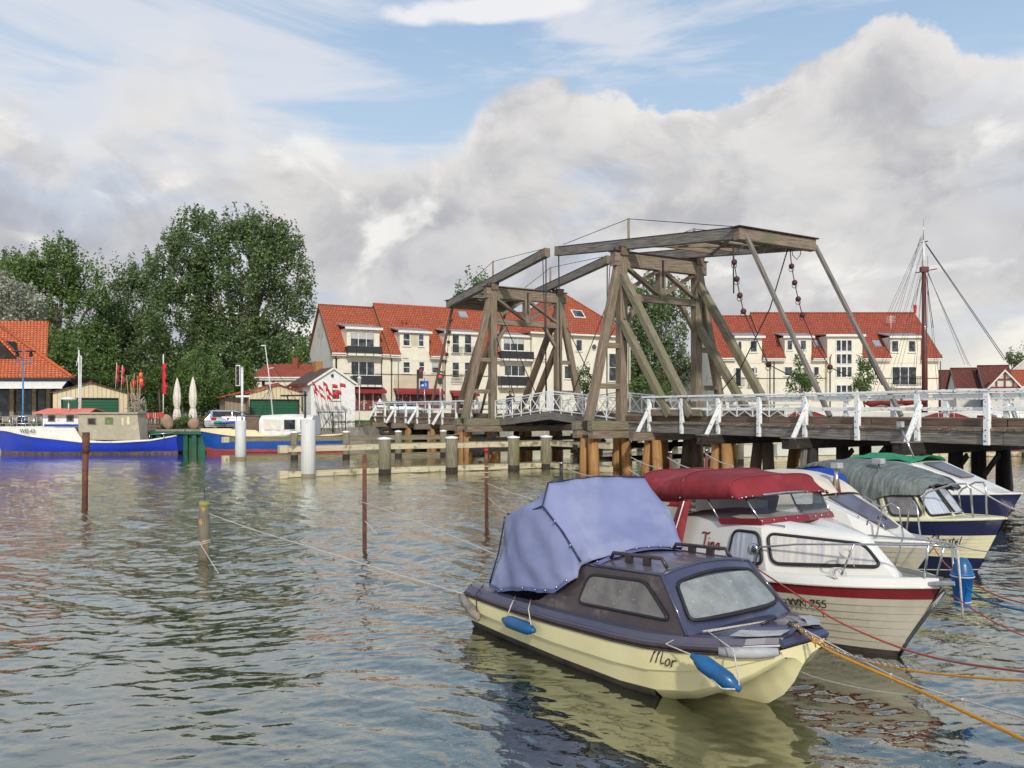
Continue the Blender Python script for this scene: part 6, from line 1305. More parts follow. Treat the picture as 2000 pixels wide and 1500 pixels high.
mk('rail_brown', (.055, .035, .035), (.035, .024, .025), 8, .4, coord='obj', coat=.3)
mk('canvas_blue', (.225, .25, .42), (.175, .20, .36), 1.6, .85, .6, coord='obj', c3=(.29, .31, .45), s3=.9, t3=(.42, .7), dist=.06, st=(1, .5, .8), detail=3)
mk('canvas_red', (.25, .022, .030), (.18, .016, .022), 1.6, .85, .5, coord='obj', c3=(.33, .045, .055), s3=1.2, dist=.05, detail=3)
mk('canvas_cream', (.62, .56, .48), (.52, .46, .40), 1.8, .85, .35, coord='obj', dist=.04)
mk('canvas_royal', (.01, .07, .42), (.008, .05, .34), 2, .8, .3, coord='obj', dist=.03); mk('tarp_grey', (.10, .12, .115), (.19, .21, .20), 4, .6, 1.0, coord='obj', st=(3.2, .6, .6), dist=.09)
mk('tarp_green', (.01, .28, .12), (.01, .2, .09), 5, .6, .5, coord='obj', dist=.04)
mk('gel_white', (.74, .72, .67), (.68, .66, .61), 1.2, .28, coord='obj', c3=(.60, .57, .50), s3=1.7, t3=(.6, .8), coat=.4)
mk('gel_tan', (.50, .46, .37), (.43, .39, .31), 1.6, .35, coord='obj', c3=(.42, .38, .30), s3=1.2, coat=.3); mk('gel_cream', (.70, .66, .44), (.62, .58, .38), 1.4, .35, coord='obj', coat=.3)
mk('band_red', (.22, .015, .02), (.17, .012, .016), 2, .35, coord='obj', coat=.3); mk('navy', (.010, .014, .055), (.014, .018, .07), 2, .3, coord='obj', coat=.4)
mk('gasket', (.018, .018, .02), None, 4, .5); mk('plexi', (.27, .28, .27), (.18, .19, .19), 4, .12, .02, coord='obj', c3=(.44, .45, .43), s3=13, t3=(.62, .72), ior=1.6)
mk('plexi_dark', (.11, .10, .10), (.17, .155, .15), 5, .10, .02, coord='obj', c3=(.34, .33, .31), s3=20, t3=(.64, .72), ior=1.6)
mk('curtain_pane', (.58, .60, .64), (.30, .34, .42), 5, .35, 0, st=(7, .25, 1), lo=.3, hi=.7, coat=.8); mk('curtain_warm', (.66, .60, .52), (.42, .42, .44), 4, .35, 0, st=(5, .3, 1), lo=.3, hi=.7, coat=.8)
mk('hatch_grey', (.13, .12, .16), (.10, .09, .13), 2, .3, coord='obj', coat=.3); mk('fender_blue', (.01, .10, .26), (.008, .075, .20), 5, .35, coord='obj', coat=.2); mk('fender_grey', (.26, .23, .20), (.16, .13, .11), 7, .8, .3, coord='obj')
mk('teak', (.30, .12, .05), (.22, .08, .035), 3, .4, coord='obj', coat=.3); mk('bucket_blue', (.01, .16, .55), (.01, .13, .46), 4, .4, coord='obj'); mk('vinyl', (.50, .46, .40), (.36, .33, .29), 2, .15, .05, coord='obj', c3=(.62, .56, .48), s3=2, coat=.8)
class Boat:
    def __init__(s, name, label, root, ang, group=None, cat='motor boat'):
        s.t = thing(name, label, cat, root, ang, group); s.M = WM[s.t.name]; s.I = s.M.inverted()
    def loc(s, px, py, y):       # pixel -> local point on the plane lateral = y (starboard is negative)
        d = V(((px-CX)/F, 1, (HY-py)/F)); o = s.I @ V((0, 0, H)); q = s.I.to_3x3() @ d; k = (y-o.y)/q.y; return o+q*k
    def zloc(s, px, py, z):
        d = V(((px-CX)/F, 1, (HY-py)/F)); return s.I @ (V((0, 0, H))+d*((z-H)/d.z))
    def add(s, mb, name, mat, parent=None, **k): return mb.build(name, mat, parent or s.t, False, **k)
def rounded(pts, r=.25, n=5):
    pts = [V(p) for p in pts]; out = []; m = len(pts)
    for i, p in enumerate(pts):
        a = pts[i-1]; b = pts[(i+1) % m]; ra = min(r, (a-p).length*.45); rb_ = min(r, (b-p).length*.45)
        p0 = p+(a-p).normalized()*ra; p1 = p+(b-p).normalized()*rb_
        for j in range(n+1): t = j/n; out.append(p0*(1-t)**2+p*2*t*(1-t)+p1*t*t)
    return out
def bwindow(B_, pts, mat, r=.08, fr=.016, off=.012, parent=None, name='window', fmat='gasket'):
    q = rounded(pts, r); n = (q[len(q)//3]-q[0]).cross(q[2*len(q)//3]-q[0]).normalized()
    c = sum(q, V())/len(q)
    if (c+n).dot(V((.3, -1, .3))) < c.dot(V((.3, -1, .3))): n = -n
    q = [p+n*off for p in q]; m = MB().tube(q, fr, 8, closed=True); w_ = B_.add(m, name, fmat, parent); B_.add(MB().slab([p-n*.004 for p in q], n*.01), 'pane', mat, w_); return w_
def snaps(B_, pts, parent, r=.014):
    for p in pts: B_.add(MB().ball(p, r, 6), 'snap', 'steel', parent)
def hullshape(B_, L, hb, fa, fb, rake, planks, mh, mtop=None, topk=.16, mbot='black_bottom', botk=.94, aft=.86):
    n = 30
    def S_(u, k, o=0):
        f = min(1, aft+(1-aft)*u/.35)*max(1-(max(0, u-.42)/.58)**2.5, 0)**.85; fw = min(1, aft+(1-aft)*u/.35)*max(1-(max(0, u-.36)/.64)**1.8, 0)
        b_ = max(hb*f, .02); bw = max(hb*.84*fw, .012); z = (fa+(fb-fa)*u**2)*(1-k); y = b_+(bw-b_)*max(k, 0)**1.25+o
        return V((L*u-rake*k*u**5, -y, z))
    def strip(k0, k1, seg, mat, name, parent=None, saw=0):
        for q in (1, -1):
            m = MB(); rows = []
            for i in range(n+1):
                u = i/n; row = []
                for j in range(seg+1):
                    k = k0+(k1-k0)*j/seg
                    p = S_(u, k, -saw*.5 if saw else 0); 
                    if saw and j > 0: a = S_(u, k-.004, saw*.9*(1-u**6)); row.append(V((a.x, a.y*q, a.z)))
                    row.append(V((p.x, p.y*q, p.z)))
                rows.append(row)
            m.loft(rows, sm=not saw); B_.add(m, name, mat, parent)
    strip(topk, botk, planks or 4, mh, 'hull', None, .014 if planks else 0)
    strip(0, topk, 1, mtop or mh, 'sheer_strake', None, 0); strip(botk, 1.5, 3, mbot, 'bottom_paint', None, 0)
    tr = MB(); ks = [0, .3, .6, .9, 1.3]; tr.poly([S_(0, k) for k in ks]+[V((p.x, -p.y, p.z)) for p in [S_(0, k) for k in ks[::-1]]]); B_.add(tr, 'transom', mh)
    dk = MB(); rows = []
    for i in range(n+1):
        p = S_(i/n, 0); rows.append([V((p.x, p.y*(1-2*j/6), p.z+.035*(1-(1-2*j/6)**2)+.006)) for j in range(7)])
    dk.loft(rows); B_.add(dk, 'deck', 'gel_white' if mh in ('gel_tan', 'gel_white') else 'gel_cream')
    for q in (1, -1): B_.add(MB().tube([V((p.x, p.y*q, p.z+.01)) for p in [S_(i/n, 0, .01) for i in range(n+1)]], .024, 8), 'gunwale_rail', 'gel_white' if mh != 'gel_cream' else 'gel_cream')
    return S_
# ---------------------------------------------------------------- boat 1: yellow hull, navy deck, blue tarpaulin
A1 = math.atan2(-.815, .58)
b1 = Boat('cabin_cruiser', 'nearest small cruiser with pale yellow hull, navy deck and blue canvas cover', (.17, 11.48, 0), A1)
tab = [ # u, gunwale(b,z), crease(y,z), chine(y,z), sponson(y,z), tunnel(y,z), keel z
 (0, .98, .47, .97, .27, .90, .10, .70, -.15, .45, -.10, -.22), (.9, 1.02, .48, 1.0, .27, .94, .10, .72, -.15, .45, -.10, -.25), (2.0, 1.04, .52, 1.02, .28, .95, .10, .74, -.14, .45, -.06, -.25), (3.0, 1.03, .57, 1.0, .31, .92, .10, .73, -.08, .42, .0, -.23),
 (3.45, 1.0, .60, .96, .34, .86, .12, .70, -.02, .38, .12, -.20), (3.85, .92, .64, .86, .41, .77, .20, .64, .10, .34, .26, -.10), (4.2, .78, .68, .72, .50, .63, .34, .54, .28, .28, .37, .02), (4.38, .63, .695, .57, .57, .50, .46, .44, .41, .22, .44, .16), (4.50, .49, .71, .45, .62, .40, .56, .35, .53, .17, .50, .32), (4.60, .36, .715, .33, .68, .30, .64, .27, .62, .12, .60, .52)]
tt = []
for i in range(len(tab)-1):
    for j in range(4): tt.append([tab[i][k]+(tab[i+1][k]-tab[i][k])*j/4 for k in range(12)])
tt.append(list(tab[-1]))
for q in (-1, 1):
    up_ = MB(); lo = MB(); 
    up_.loft([[(r[0], q*r[1], r[2]), (r[0], q*(r[1]*.5+r[3]*.5+.012), r[2]*.5+r[4]*.5), (r[0], q*(r[3]+.014), r[4]+.006)] for r in tt]); up_.loft([[(r[0], q*(r[3]+.014), r[4]+.006), (r[0], q*(r[3]-.016), r[4]-.008)] for r in tt]); up_.loft([[(r[0], q*(r[3]-.016), r[4]-.008), (r[0], q*r[5], r[6])] for r in tt]); b1.add(up_, 'hull', 'hull_yellow')
    k0 = [r for r in tt if r[0] <= 3.46]; k1 = [r for r in tt if r[0] >= 3.44]
    lo.loft([[(r[0], q*(r[5]+.0), r[6]), (r[0], q*(r[5]-.02), r[6]-.06), (r[0], q*r[7], r[8]-.04), (r[0], q*r[9], r[10]), (r[0], 0, r[11])] for r in k0]); b1.add(lo, 'bottom_paint', 'black_bottom')
    l2 = MB(); l2.loft([[(r[0], q*r[5], r[6]), (r[0], q*r[7], r[8]), (r[0], q*(r[7]*.5+r[9]*.5), r[8]*.45+r[10]*.55+.02), (r[0], q*r[9], r[10]), (r[0], q*r[9]*.45, r[10]*.45+r[11]*.55), (r[0], 0, r[11])] for r in k1], sm=True); b1.add(l2, 'bow_bottom', 'hull_yellow')
e = tab[-1]; m = MB(); m.poly([(e[0], -e[1], e[2]), (e[0], -e[5], e[6]), (e[0], -e[9], e[10]), (e[0], 0, e[11]), (e[0], e[9], e[10]), (e[0], e[5], e[6]), (e[0], e[1], e[2])]); b1.add(m, 'bow_plate', 'hull_yellow')
e = tab[0]; m = MB(); m.poly([(0, -e[1], e[2]), (0, -e[5], e[6]), (0, -e[7], e[8]), (0, 0, e[11]), (0, e[7], e[8]), (0, e[5], e[6]), (0, e[1], e[2])]); b1.add(m, 'transom', 'deck_brown')
for q in (-1, 1):      # rubbing rail and moulded side deck
    m = MB(); m.tube([(r[0], q*(r[1]+.014), r[2]+.018) for r in tt], .022, 8); m.tube([(r[0], q*(r[1]+.008), r[2]-.022) for r in tt], .014, 8); b1.add(m, 'rub_rail', 'rail_brown')
    m = MB(); m.loft([[(r[0], q*(r[1]+.018), r[2]+.03), (r[0], q*(r[1]+.0), r[2]+.055), (r[0], q*(r[1]-.02), r[2]+.06), (r[0], q*(r[1]-.05), r[2]+.115), (r[0], q*max(r[1]-.17, .05), r[2]+.125)] for r in tt], sm=False); b1.add(m, 'side_deck', 'deck_brown2' if False else 'deck_side')
# bow: pale worn edge piece and fender strip
m = MB(); m.loft([[(r[0]+.01*(i == 3), y*1.0, z) for r, y, z in [(r, s_*(r[1]-.17), r[2]+.127) for s_ in (-1, -.5, 0, .5, 1)]] if False else [(r[0], s_*max(r[1]-.17, .05), r[2]+.127+.05*(1-s_*s_)) for s_ in (-1, -.5, 0, .5, 1)] for i, r in enumerate([r for r in tt if r[0] > 3.6])]); b1.add(m, 'foredeck', 'deck_navy')
m = MB(); m.loft([[(4.55, y, .76), (4.635, y*.98, .745), (4.65, y*.97, .775), (4.56, y*.93, .835)] for y in (-.37, -.2, 0, .2, .37)], cap0=True, cap1=True, sm=False); b1.add(m, 'bow_fitting', 'deck_navy')
mk('worn_grey', (.42, .42, .42), (.30, .30, .31), 6, .6, .2, coord='obj')
m = MB()
[m.loft([[(u, q*y, z), (u-.02, q*(y-.20), z+.022)] for u, y, z in ((4.24, .66, .822), (4.38, .57, .83), (4.48, .46, .838), (4.58, .33, .85))]) for q in (-1, 1)]; b1.add(m, 'worn_bow_edge', 'worn_grey')
m = MB(); m.tube([(4.22, -.79, .685), (4.36, -.68, .69), (4.50, -.53, .70), (4.60, -.40, .71)], [.045, .055, .055, .04], 10); b1.add(m, 'bow_fender_strip', 'worn_grey')
# cabin
AT, AB = V((2.10, -.76, 1.20)), V((1.15, -.88, .60)); FT, FB = V((3.40, -.70, 1.27)), V((3.86, -.83, .76))
def side(u, t, q=-1):          # u 0..1 aft->front, t 0 top ->1 base
    a = V((AT.x+(FT.x-AT.x)*u, AT.y+(FT.y-AT.y)*u, AT.z+(FT.z-AT.z)*u)); b_ = V((1.9+(FB.x-1.9)*u, -.885+(FB.y+.885)*u, .64+(FB.z-.64)*u)); p = a.lerp(b_, t); p.y *= -q; p.y -= 0; return p
cab = MB()
for q in (1, -1):
    f = lambda p: V((p[0], p[1]*q, p[2]))
    pl = [f(AT), f(FT), f(FB), f((2.6, -.885, .655)), f((1.15, -.885, .585)), f((1.5, -.87, .66)), f((1.85, -.82, .88))]
    sd_ = MB(); sd_.poly(pl if q == 1 else pl[::-1]); b1.add(sd_, 'cabin_side', 'deck_brown')
nn = 8
top = [[V((AT.x+(FT.x-AT.x)*i/4, .76*(1-2*j/nn)*(1-.08*i/4)*-1, 1.20+.07*i/4+.07*(1-(1-2*j/nn)**2))) for j in range(nn+1)] for i in range(5)]
b1.add(MB().loft(top), 'cabin_roof', 'deck_brown2')
frt = [top[-1], [V((3.86+.16*(1-(1-2*j/nn)**2), -.83*(1-2*j/nn), .76+.02*(1-(1-2*j/nn)**2))) for j in range(nn+1)], [V((3.98+.2*(1-(1-2*j/nn)**2), -.84*(1-2*j/nn), .71+.03*(1-(1-2*j/nn)**2))) for j in range(nn+1)]]
cab.loft(frt)
cb1 = b1.add(cab, 'cabin_front', 'deck_navy')
m = MB()
for q in (-1, 1): m.tube([(AT.x, q*.76, 1.2), (FT.x, q*.70, 1.27), (FB.x, q*.83, .76)], .02, 6)
m.tube([tuple(p) for p in top[-1]], .022, 6); b1.add(m, 'cabin_edge', 'deck_navy', cb1)
for q in (-1, 1):
    w = [side(.20, .20, q), side(.80, .17, q), side(.92, .80, q), side(.16, .80, q)]; w = [V((p.x, p.y*1, p.z)) for p in w]
    w = [V((p.x, (-abs(p.y) if q == -1 else abs(p.y)), p.z)) for p in w]; bwindow(b1, w, 'plexi_dark', .10, .018, .014 if q < 0 else .014, cb1, 'side_window')
def fr_(s_, t): a = V((3.40, .70*s_, 1.27+.07*(1-s_*s_))); b_ = V((3.86+.16*(1-s_*s_), .83*s_, .76+.02*(1-s_*s_))); return a.lerp(b_, t)
for q0, q1 in ((-.88, .62),): 
    ptsw = [fr_(-.84, .2), fr_(-.4, .17), fr_(0, .16), fr_(.4, .17), fr_(.84, .2), fr_(.9, .78), fr_(.45, .82), fr_(0, .82), fr_(-.45, .82), fr_(-.9, .8)]
    n_ = V((.74, 0, .67)); qq = rounded([p+n_*.016 for p in ptsw], .09); ww = b1.add(MB().tube(qq, .02, 8, closed=True), 'windscreen', 'gasket', cb1)
    g_ = MB(); rows = []
    for i in range(9): s_ = -.86+1.72*i/8; rows.append([fr_(s_, .22)+n_*.012, fr_(s_, .5)+n_*.014, fr_(s_*1.02, .78)+n_*.012])
    g_.loft(rows); b1.add(g_, 'pane', 'plexi', ww)
for y in (-.52, .52):
    m = MB(); m.tube([(2.42, y, 1.27), (2.46, y, 1.345), (3.22, y, 1.395), (3.30, y, 1.31)], .022, 8)
    for x in (2.72, 3.0): m.box((x-.05, y-.018, 1.27), (x+.05, y+.018, 1.38))
    b1.add(m, 'roof_handrail', 'rail_brown', cb1)
# blue canvas cover, built from its hoops
K3 = b1.loc(1073, 944, -.74); K1 = b1.loc(1062, 988, -.88); AH = b1.loc(1000, 1004, -.72); K6 = b1.loc(1137, 1100, -.79); AB_ = b1.loc(957, 1142, -.86)
MBt = b1.loc(1050, 1157, -.95)
zt = K3.z; uh = K3.x; ua = AH.x
def ring(pts):  # mirror to port
    pts = [V(p) for p in pts]; return pts+[V((p.x, -p.y, p.z)) for p in pts[::-1]]
def dens(pts, n=9):
    out = []
    for a, b_ in zip(pts[:-1], pts[1:]): out += [a.lerp(b_, i/n) for i in range(n)]
    return out+[pts[-1]]
R0 = ring([AB_, AB_.lerp(V((ua-.12, -.80, 1.1)), .9), V((ua-.05, -.76, AH.z-.02)), V((ua-.03, -.35, AH.z+.0)), V((ua-.03, -.1, AH.z+.01))])
R1 = ring([AB_+V((.28, -.05, -.03)), V((ua+.10, -.88, 1.15)), V((ua+.06, -.80, AH.z+.0)), V((ua+.04, -.38, AH.z+.045)), V((ua+.04, -.1, AH.z+.05))])
R2 = ring([MBt+V((-.25, 0, 0)), V((ua+.45, -.95, 1.15)), K1.lerp(V((ua, -.85, K1.z-.1)), .4), V((K3.x*.55+ua*.45, -.55, (K3.z+AH.z)/2+.03)), V((K3.x*.55+ua*.45, -.12, (K3.z+AH.z)/2+.04))])
R3 = ring([MBt, V((MBt.x+.12, -.965, 1.1)), K1, V((K3.x-.01, -.74, K3.z)), V((K3.x, -.15, K3.z+.04))])
R4 = ring([MBt+V((.30, .03, .06)), V((MBt.x+.42, -.91, 1.05)), K1.lerp(K6, .33)+V((.05, -.02, .03)), V((K3.x+(K6.x+.12-K3.x)*.33, -.745, K3.z-(K3.z-1.27)*.36)), V((K3.x+(K6.x+.12-K3.x)*.33, -.15, K3.z-(K3.z-1.30)*.40))])
R5 = ring([MBt+V((.5, .06, .2)), V((MBt.x+.62, -.86, 1.06)), K1.lerp(K6, .7)+V((.04, -.01, .02)), V((K3.x+(K6.x+.12-K3.x)*.68, -.735, K3.z-(K3.z-1.27)*.71)), V((K3.x+(K6.x+.12-K3.x)*.68, -.15, K3.z-(K3.z-1.32)*.76))])
R6 = ring([V((K6.x-.12, -.82, 1.02)), V((K6.x-.06, -.81, 1.12)), V((K6.x-.01, -.79, 1.19)), V((K6.x+.12, -.72, 1.265)), V((K6.x+.14, -.15, 1.335))])
K4 = b1.loc(1262, 932, .80); du = K4.x-K3.x                     # the front hoop stands a little askew
for R_, f_ in ((R2, .6), (R3, 1), (R4, .75), (R5, .45), (R6, .1)):
    for p in R_: p.x += du*f_*max(0, (p.y/.80+1)/2); p.y *= (1.06 if p.y > 0 else 1)
rings = [dens(r_) for r_ in (R0, R1, R2, R3, R4, R5, R6)]; full = []
for a, b_ in zip(rings[:-1], rings[1:]):
    for i in range(6): full.append([p.lerp(q, i/6) for p, q in zip(a, b_)])
full.append(rings[-1]); nR = len(full)
import mathutils
for i, r_ in enumerate(full):       # folds between the hoops
    for j, p in enumerate(r_):
        f_ = mathutils.noise.noise(V((p.x*2.0+p.z*2.6, p.y*1.2, p.z*1.5)))*.030+.016*math.sin(13*(p.x*.9+p.z*1.1)+2*math.sin(3*p.z))*max(0, 1-abs(j/len(r_)-.1)*4)+.008*math.sin(17*p.y+9*p.x)+.010*mathutils.noise.noise(V((p.x*7, p.y*5, p.z*6)))
        edge = min(j, len(r_)-1-j); c_ = V((p.x, 0, 1.0)); d_ = (p-c_).normalized(); r_[j] = p+d_*f_*(1 if 0 < i < nR-1 else .3)
m = MB(); m.loft(full); cap = full[0]; m.poly(cap[::-1]); cov = b1.add(m, 'canvas_cover', 'canvas_blue', thick=.012)
for pts in ([K3+V((-.01, -.01, .012)), K1+V((0, -.02, .0)), K1.lerp(K6, .5)+V((.05, -.035, .03)), K6+V((0, -.02, .02))], [AH+V((-.05, -.05, 0)), AH.lerp(K1, .5)+V((0, -.06, -.04)), K1+V((0, -.02, 0))], [V((ua-.06, -.79, AH.z-.03)), V((ua-.14, -.84, 1.1)), AB_+V((.02, -.02, .03))], [K3+V((0, 0, .014)), V((K3.x+du*.5, 0, K3.z+.055)), V((K4.x, .78, K3.z+.014))]):
    b1.add(MB().tube(dens(pts, 4), .011, 6), 'piping', 'navy', cov)
mk('hem', (.13, .15, .32), (.10, .12, .26), 3, .8, coord='obj')
m = MB(); hemp = [V((r_[0].x, r_[0].y-.012, r_[0].z)) for r_ in full]
m.loft([[p+V((0, 0, -.012)), p+V((0, -.008, .035))] for p in hemp]); m.loft([[V((K6.x+.13+.02*(1-s_*s_), .78*s_, 1.20+.11*(1-s_*s_)+.02)), V((K6.x+.21+.02*(1-s_*s_), .77*s_, 1.21+.11*(1-s_*s_)))] for s_ in np.linspace(-1, 1, 13)]); b1.add(m, 'cover_hem', 'hem', cov)
snaps(b1, [full[i][0]+V((0, -.03, .02)) for i in (7, 12, 17, 21, 26, 31)]+[V((K6.x+.17+.02*(1-s_*s_), .77*s_, 1.235+.11*(1-s_*s_))) for s_ in np.linspace(-.92, .92, 8)]+[K1.lerp(K6, .35)+V((.05, -.07, .06)), K1.lerp(K6, .75)+V((.04, -.06, .05))], cov)
# fittings
m = MB(); m.tube([(4.25, -.18, .86), (4.25, .05, .89)], .014, 6); m.tube([(4.25, -.10, .82), (4.25, -.10, .87)], .012, 6); m.tube([(4.25, 0, .83), (4.25, 0, .88)], .012, 6); b1.add(m, 'cleat', 'iron')
m = MB(); m.tube([(4.5, -.04, .82), (4.5, -.04, .92)], .03, 8); m.tube([(4.5, -.1, .90), (4.5, .04, .90)], .014, 6); b1.add(m, 'bow_bollard', 'iron')
mo = MB(); mo.loft([[(-.30, -.05+y*.0, .55), (-.30, .25, .55), (-.30, .25, .80), (-.30, -.05, .80)]]); 
mo = MB(); mo.loft([[(-.62, .12, .72), (-.62, .28, .72), (-.62, .28, .90), (-.62, .12, .90)], [(-.55, .05, .66), (-.55, .35, .66), (-.55, .35, .98), (-.55, .05, .98)], [(-.2, .03, .66), (-.2, .37, .66), (-.2, .37, 1.02), (-.2, .03, 1.02)], [(-.08, .1, .70), (-.08, .3, .70), (-.08, .3, .96), (-.08, .1, .96)]], True, True, True); mo.box((-.42, .14, -.3), (-.22, .26, .66)); b1.add(mo, 'outboard_motor', 'worn_grey', bev=.03)
m = MB()
for x, z_ in ((0.45, .0), ): pass
# name in script, written with strokes
def strokes(B_, S_, x0, z0, sc, yf, mat, name='name_lettering', r=.006, parent=None, ax=(1, 0, 0), uz=(0, 0, 1), nrm=None, sh=.25):
    for st_ in S_:
        pts = []
        for i in range(len(st_)-1):
            a, b_ = st_[i], st_[i+1]
            for j in range(4):
                t_ = j/4; pts.append((a[0]+(b_[0]-a[0])*t_, a[1]+(b_[1]-a[1])*t_))
        pts.append(st_[-1])
        for _ in range(3): pts = [pts[0]]+[((pts[i-1][0]+2*pts[i][0]+pts[i+1][0])/4, (pts[i-1][1]+2*pts[i][1]+pts[i+1][1])/4) for i in range(1, len(pts)-1)]+[pts[-1]]
        q = []
        for (x, y) in pts:
            X_ = x0+(x+y*sh)*sc; Z_ = z0+y*sc; q.append((X_, yf(X_, Z_), Z_))
        yield q
GL = {'M': [[(-.35, .75), (-.3, 1.0), (0, 1.05), (.15, .9), (.02, 0)], [(.12, .55), (.35, 1.0), (.42, .95), (.38, .05)], [(.40, .5), (.62, 1.0), (.72, .95), (.66, .15), (.8, .02), (.9, .15)]],
      'o': [[(.2, .45), (.05, .3), (.08, .05), (.25, 0), (.38, .2), (.3, .43), (.18, .46)]], 'r': [[(.05, .45), (.06, 0)], [(.07, .3), (.2, .47), (.3, .42)]], 'n': [[(.05, .45), (.06, 0)], [(.07, .3), (.2, .47), (.32, .4), (.32, .05), (.42, 0)]],
      'T': [[(-.1, .95), (.1, 1.05), (.5, .98), (.65, 1.08)], [(.3, 1.0), (.28, .3), (.2, .02), (.05, .05)]], 'i': [[(.05, .45), (.06, .08), (.18, 0)], [(.06, .66), (.08, .68)]], 'a': [[(.35, .42), (.2, .47), (.05, .3), (.1, .02), (.25, .05), (.34, .3), (.34, .44), (.35, .08), (.46, 0)]],
      'C': [[(.6, .85), (.45, 1.02), (.15, .85), (.05, .4), (.2, .02), (.5, .12)]], 'h': [[(.06, 1.0), (.05, 0)], [(.06, .3), (.2, .47), (.32, .4), (.32, .05), (.4, 0)]], 's': [[(.3, .42), (.15, .47), (.08, .35), (.25, .22), (.25, .05), (.05, .03)]], 't': [[(.12, .8), (.1, .1), (.22, 0)], [(0, .5), (.28, .52)]], 'e': [[(.05, .22), (.3, .28), (.26, .46), (.1, .42), (.05, .15), (.18, 0), (.34, .1)]], 'l': [[(.1, 1.0), (.08, .1), (.18, 0)]]}
WD = {'M': .95, 'o': .45, 'r': .34, 'n': .48, 'T': .62, 'i': .25, 'a': .5, 'C': .62, 'h': .46, 's': .36, 't': .3, 'e': .4, 'l': .24}
def write(B_, word, x0, z0, sc, yf, mat, r, parent=None, sh=.25):
    x = x0; m = MB()
    for ch in word:
        for q in strokes(B_, GL[ch], x, z0, sc, yf, mat, sh=sh): m.tube(q, r, 5)
        x += WD[ch]*sc
    return B_.add(m, 'name_lettering', mat, parent)
yf1 = lambda X_, Z_: -(np.interp(X_, [r[0] for r in tt], [r[1] for r in tt])*.72+np.interp(X_, [r[0] for r in tt], [r[3] for r in tt])*.28)-.006
p_ = b1.loc(1322, 1303, -.98); write(b1, 'Mor', p_.x-.36, .44, .165, yf1, 'iron', .006)
# fenders: top-level things hanging from boat 1
def fender(label, p0, p1, r, mat, cords, name='boat_fender', group='fenders hanging from the yellow boat', cm='rope_white'):
    p0, p1 = V(p0), V(p1); d = (p1-p0); Lf = d.length; t = thing(name, label, 'fender', tuple((p0+p1)/2), 0, group)
    MB().lathe([(.001, -.06), (.03, -.055), (.035, -.01), (.05, 0), (r*.75, .03), (r*.97, .07), (r, .12), (r, Lf-.12), (r*.97, Lf-.07), (r*.75, Lf-.03), (.05, Lf), (.035, Lf+.01), (.03, Lf+.055), (.001, Lf+.06)], p0, 18, d).build('body', mat, t)
    for c_ in cords: MB().tube([V(q) for q in c_], .0075, 6).build('cord', cm, t)
W1 = lambda x, y, z: b1.M @ V((x, y, z))
fender('short blue fender hanging near the stern of the yellow boat', b1.M @ b1.loc(988, 1212, -1.14), b1.M @ b1.loc(1038, 1230, -1.14), .078, 'fender_blue', [[b1.M @ b1.loc(990, 1206, -1.14), b1.M @ b1.loc(998, 1183, -1.09), W1(1.0, -.86, .62), ], [b1.M @ b1.loc(1040, 1236, -1.15), b1.M @ b1.loc(1032, 1190, -1.1), W1(1.35, -.88, .64)]])
fa_, fb_ = b1.zloc(1360, 1290, .47), b1.zloc(1434, 1340, .24); f0 = b1.loc(1360, 1286, -1.02); f1 = b1.loc(1436, 1340, -.92)
fender('longer blue fender hanging slantwise at the bow over the name of the yellow boat', b1.M @ f0, b1.M @ f1, .082, 'fender_blue', [[b1.M @ f0, b1.M @ b1.loc(1353, 1280, -1.02), W1(3.72, -.98, .67), W1(3.8, -.80, .76), W1(4.25, -.08, .875)], [b1.M @ (f1+V((.05, 0, -.02))), b1.M @ b1.loc(1440, 1310, -.88), b1.M @ b1.loc(1433, 1270, -.84), W1(3.98, -.66, .80), W1(4.25, -.03, .875)], [b1.M @ b1.loc(1388, 1325, -1.03), b1.M @ b1.loc(1410, 1345, -1.04), b1.M @ b1.loc(1436, 1346, -.98)]])
fender('worn grey fender at the stern corner of the yellow boat', b1.M @ b1.loc(902, 1165, -.98), b1.M @ b1.loc(932, 1205, -1.06), .068, 'fender_grey', [[b1.M @ b1.loc(902, 1162, -.98), W1(.05, -.92, .60)], [b1.M @ b1.loc(932, 1200, -1.05), b1.M @ b1.loc(930, 1160, -1.03), W1(.25, -.86, .62)]], cm='cloth_dark')
# ---------------------------------------------------------------- boat 2: white clinker boat with red canopy
A2 = math.atan2(-.866, .5)
b2 = Boat('cabin_boat', 'white clinker built cabin boat with wine red canopy and curtained windows, second from the viewer', (2.42, 13.70, 0), A2)
S2f = hullshape(b2, 5.15, 1.02, .66, .93, .52, 7, 'gel_tan', 'band_red', .17)
m = MB(); 
for q in (1, -1):
    rows = []
    for i in range(31):
        p = S2f(i/30, 0, .03); rows.append([V((p.x, p.y*q, p.z-.005)), V((p.x, (p.y+.012)*q, p.z+.10)), V((p.x, (p.y+.10)*q if abs(p.y) > .12 else p.y*q, p.z+.115))])
    m.loft(rows)
b2.add(m, 'toe_rail', 'gel_white')
b2.add(MB().beam((5.08, -.0, .97), (5.38, 0, 1.03), .26, .05, bev=.01), 'bow_roller', 'worn_grey'); b2.add(MB().tube([(5.2, 0, .9), (5.0, 0, .62), (4.72, 0, .2), (4.62, 0, .0)], .03, 6), 'stem_band', 'steel')
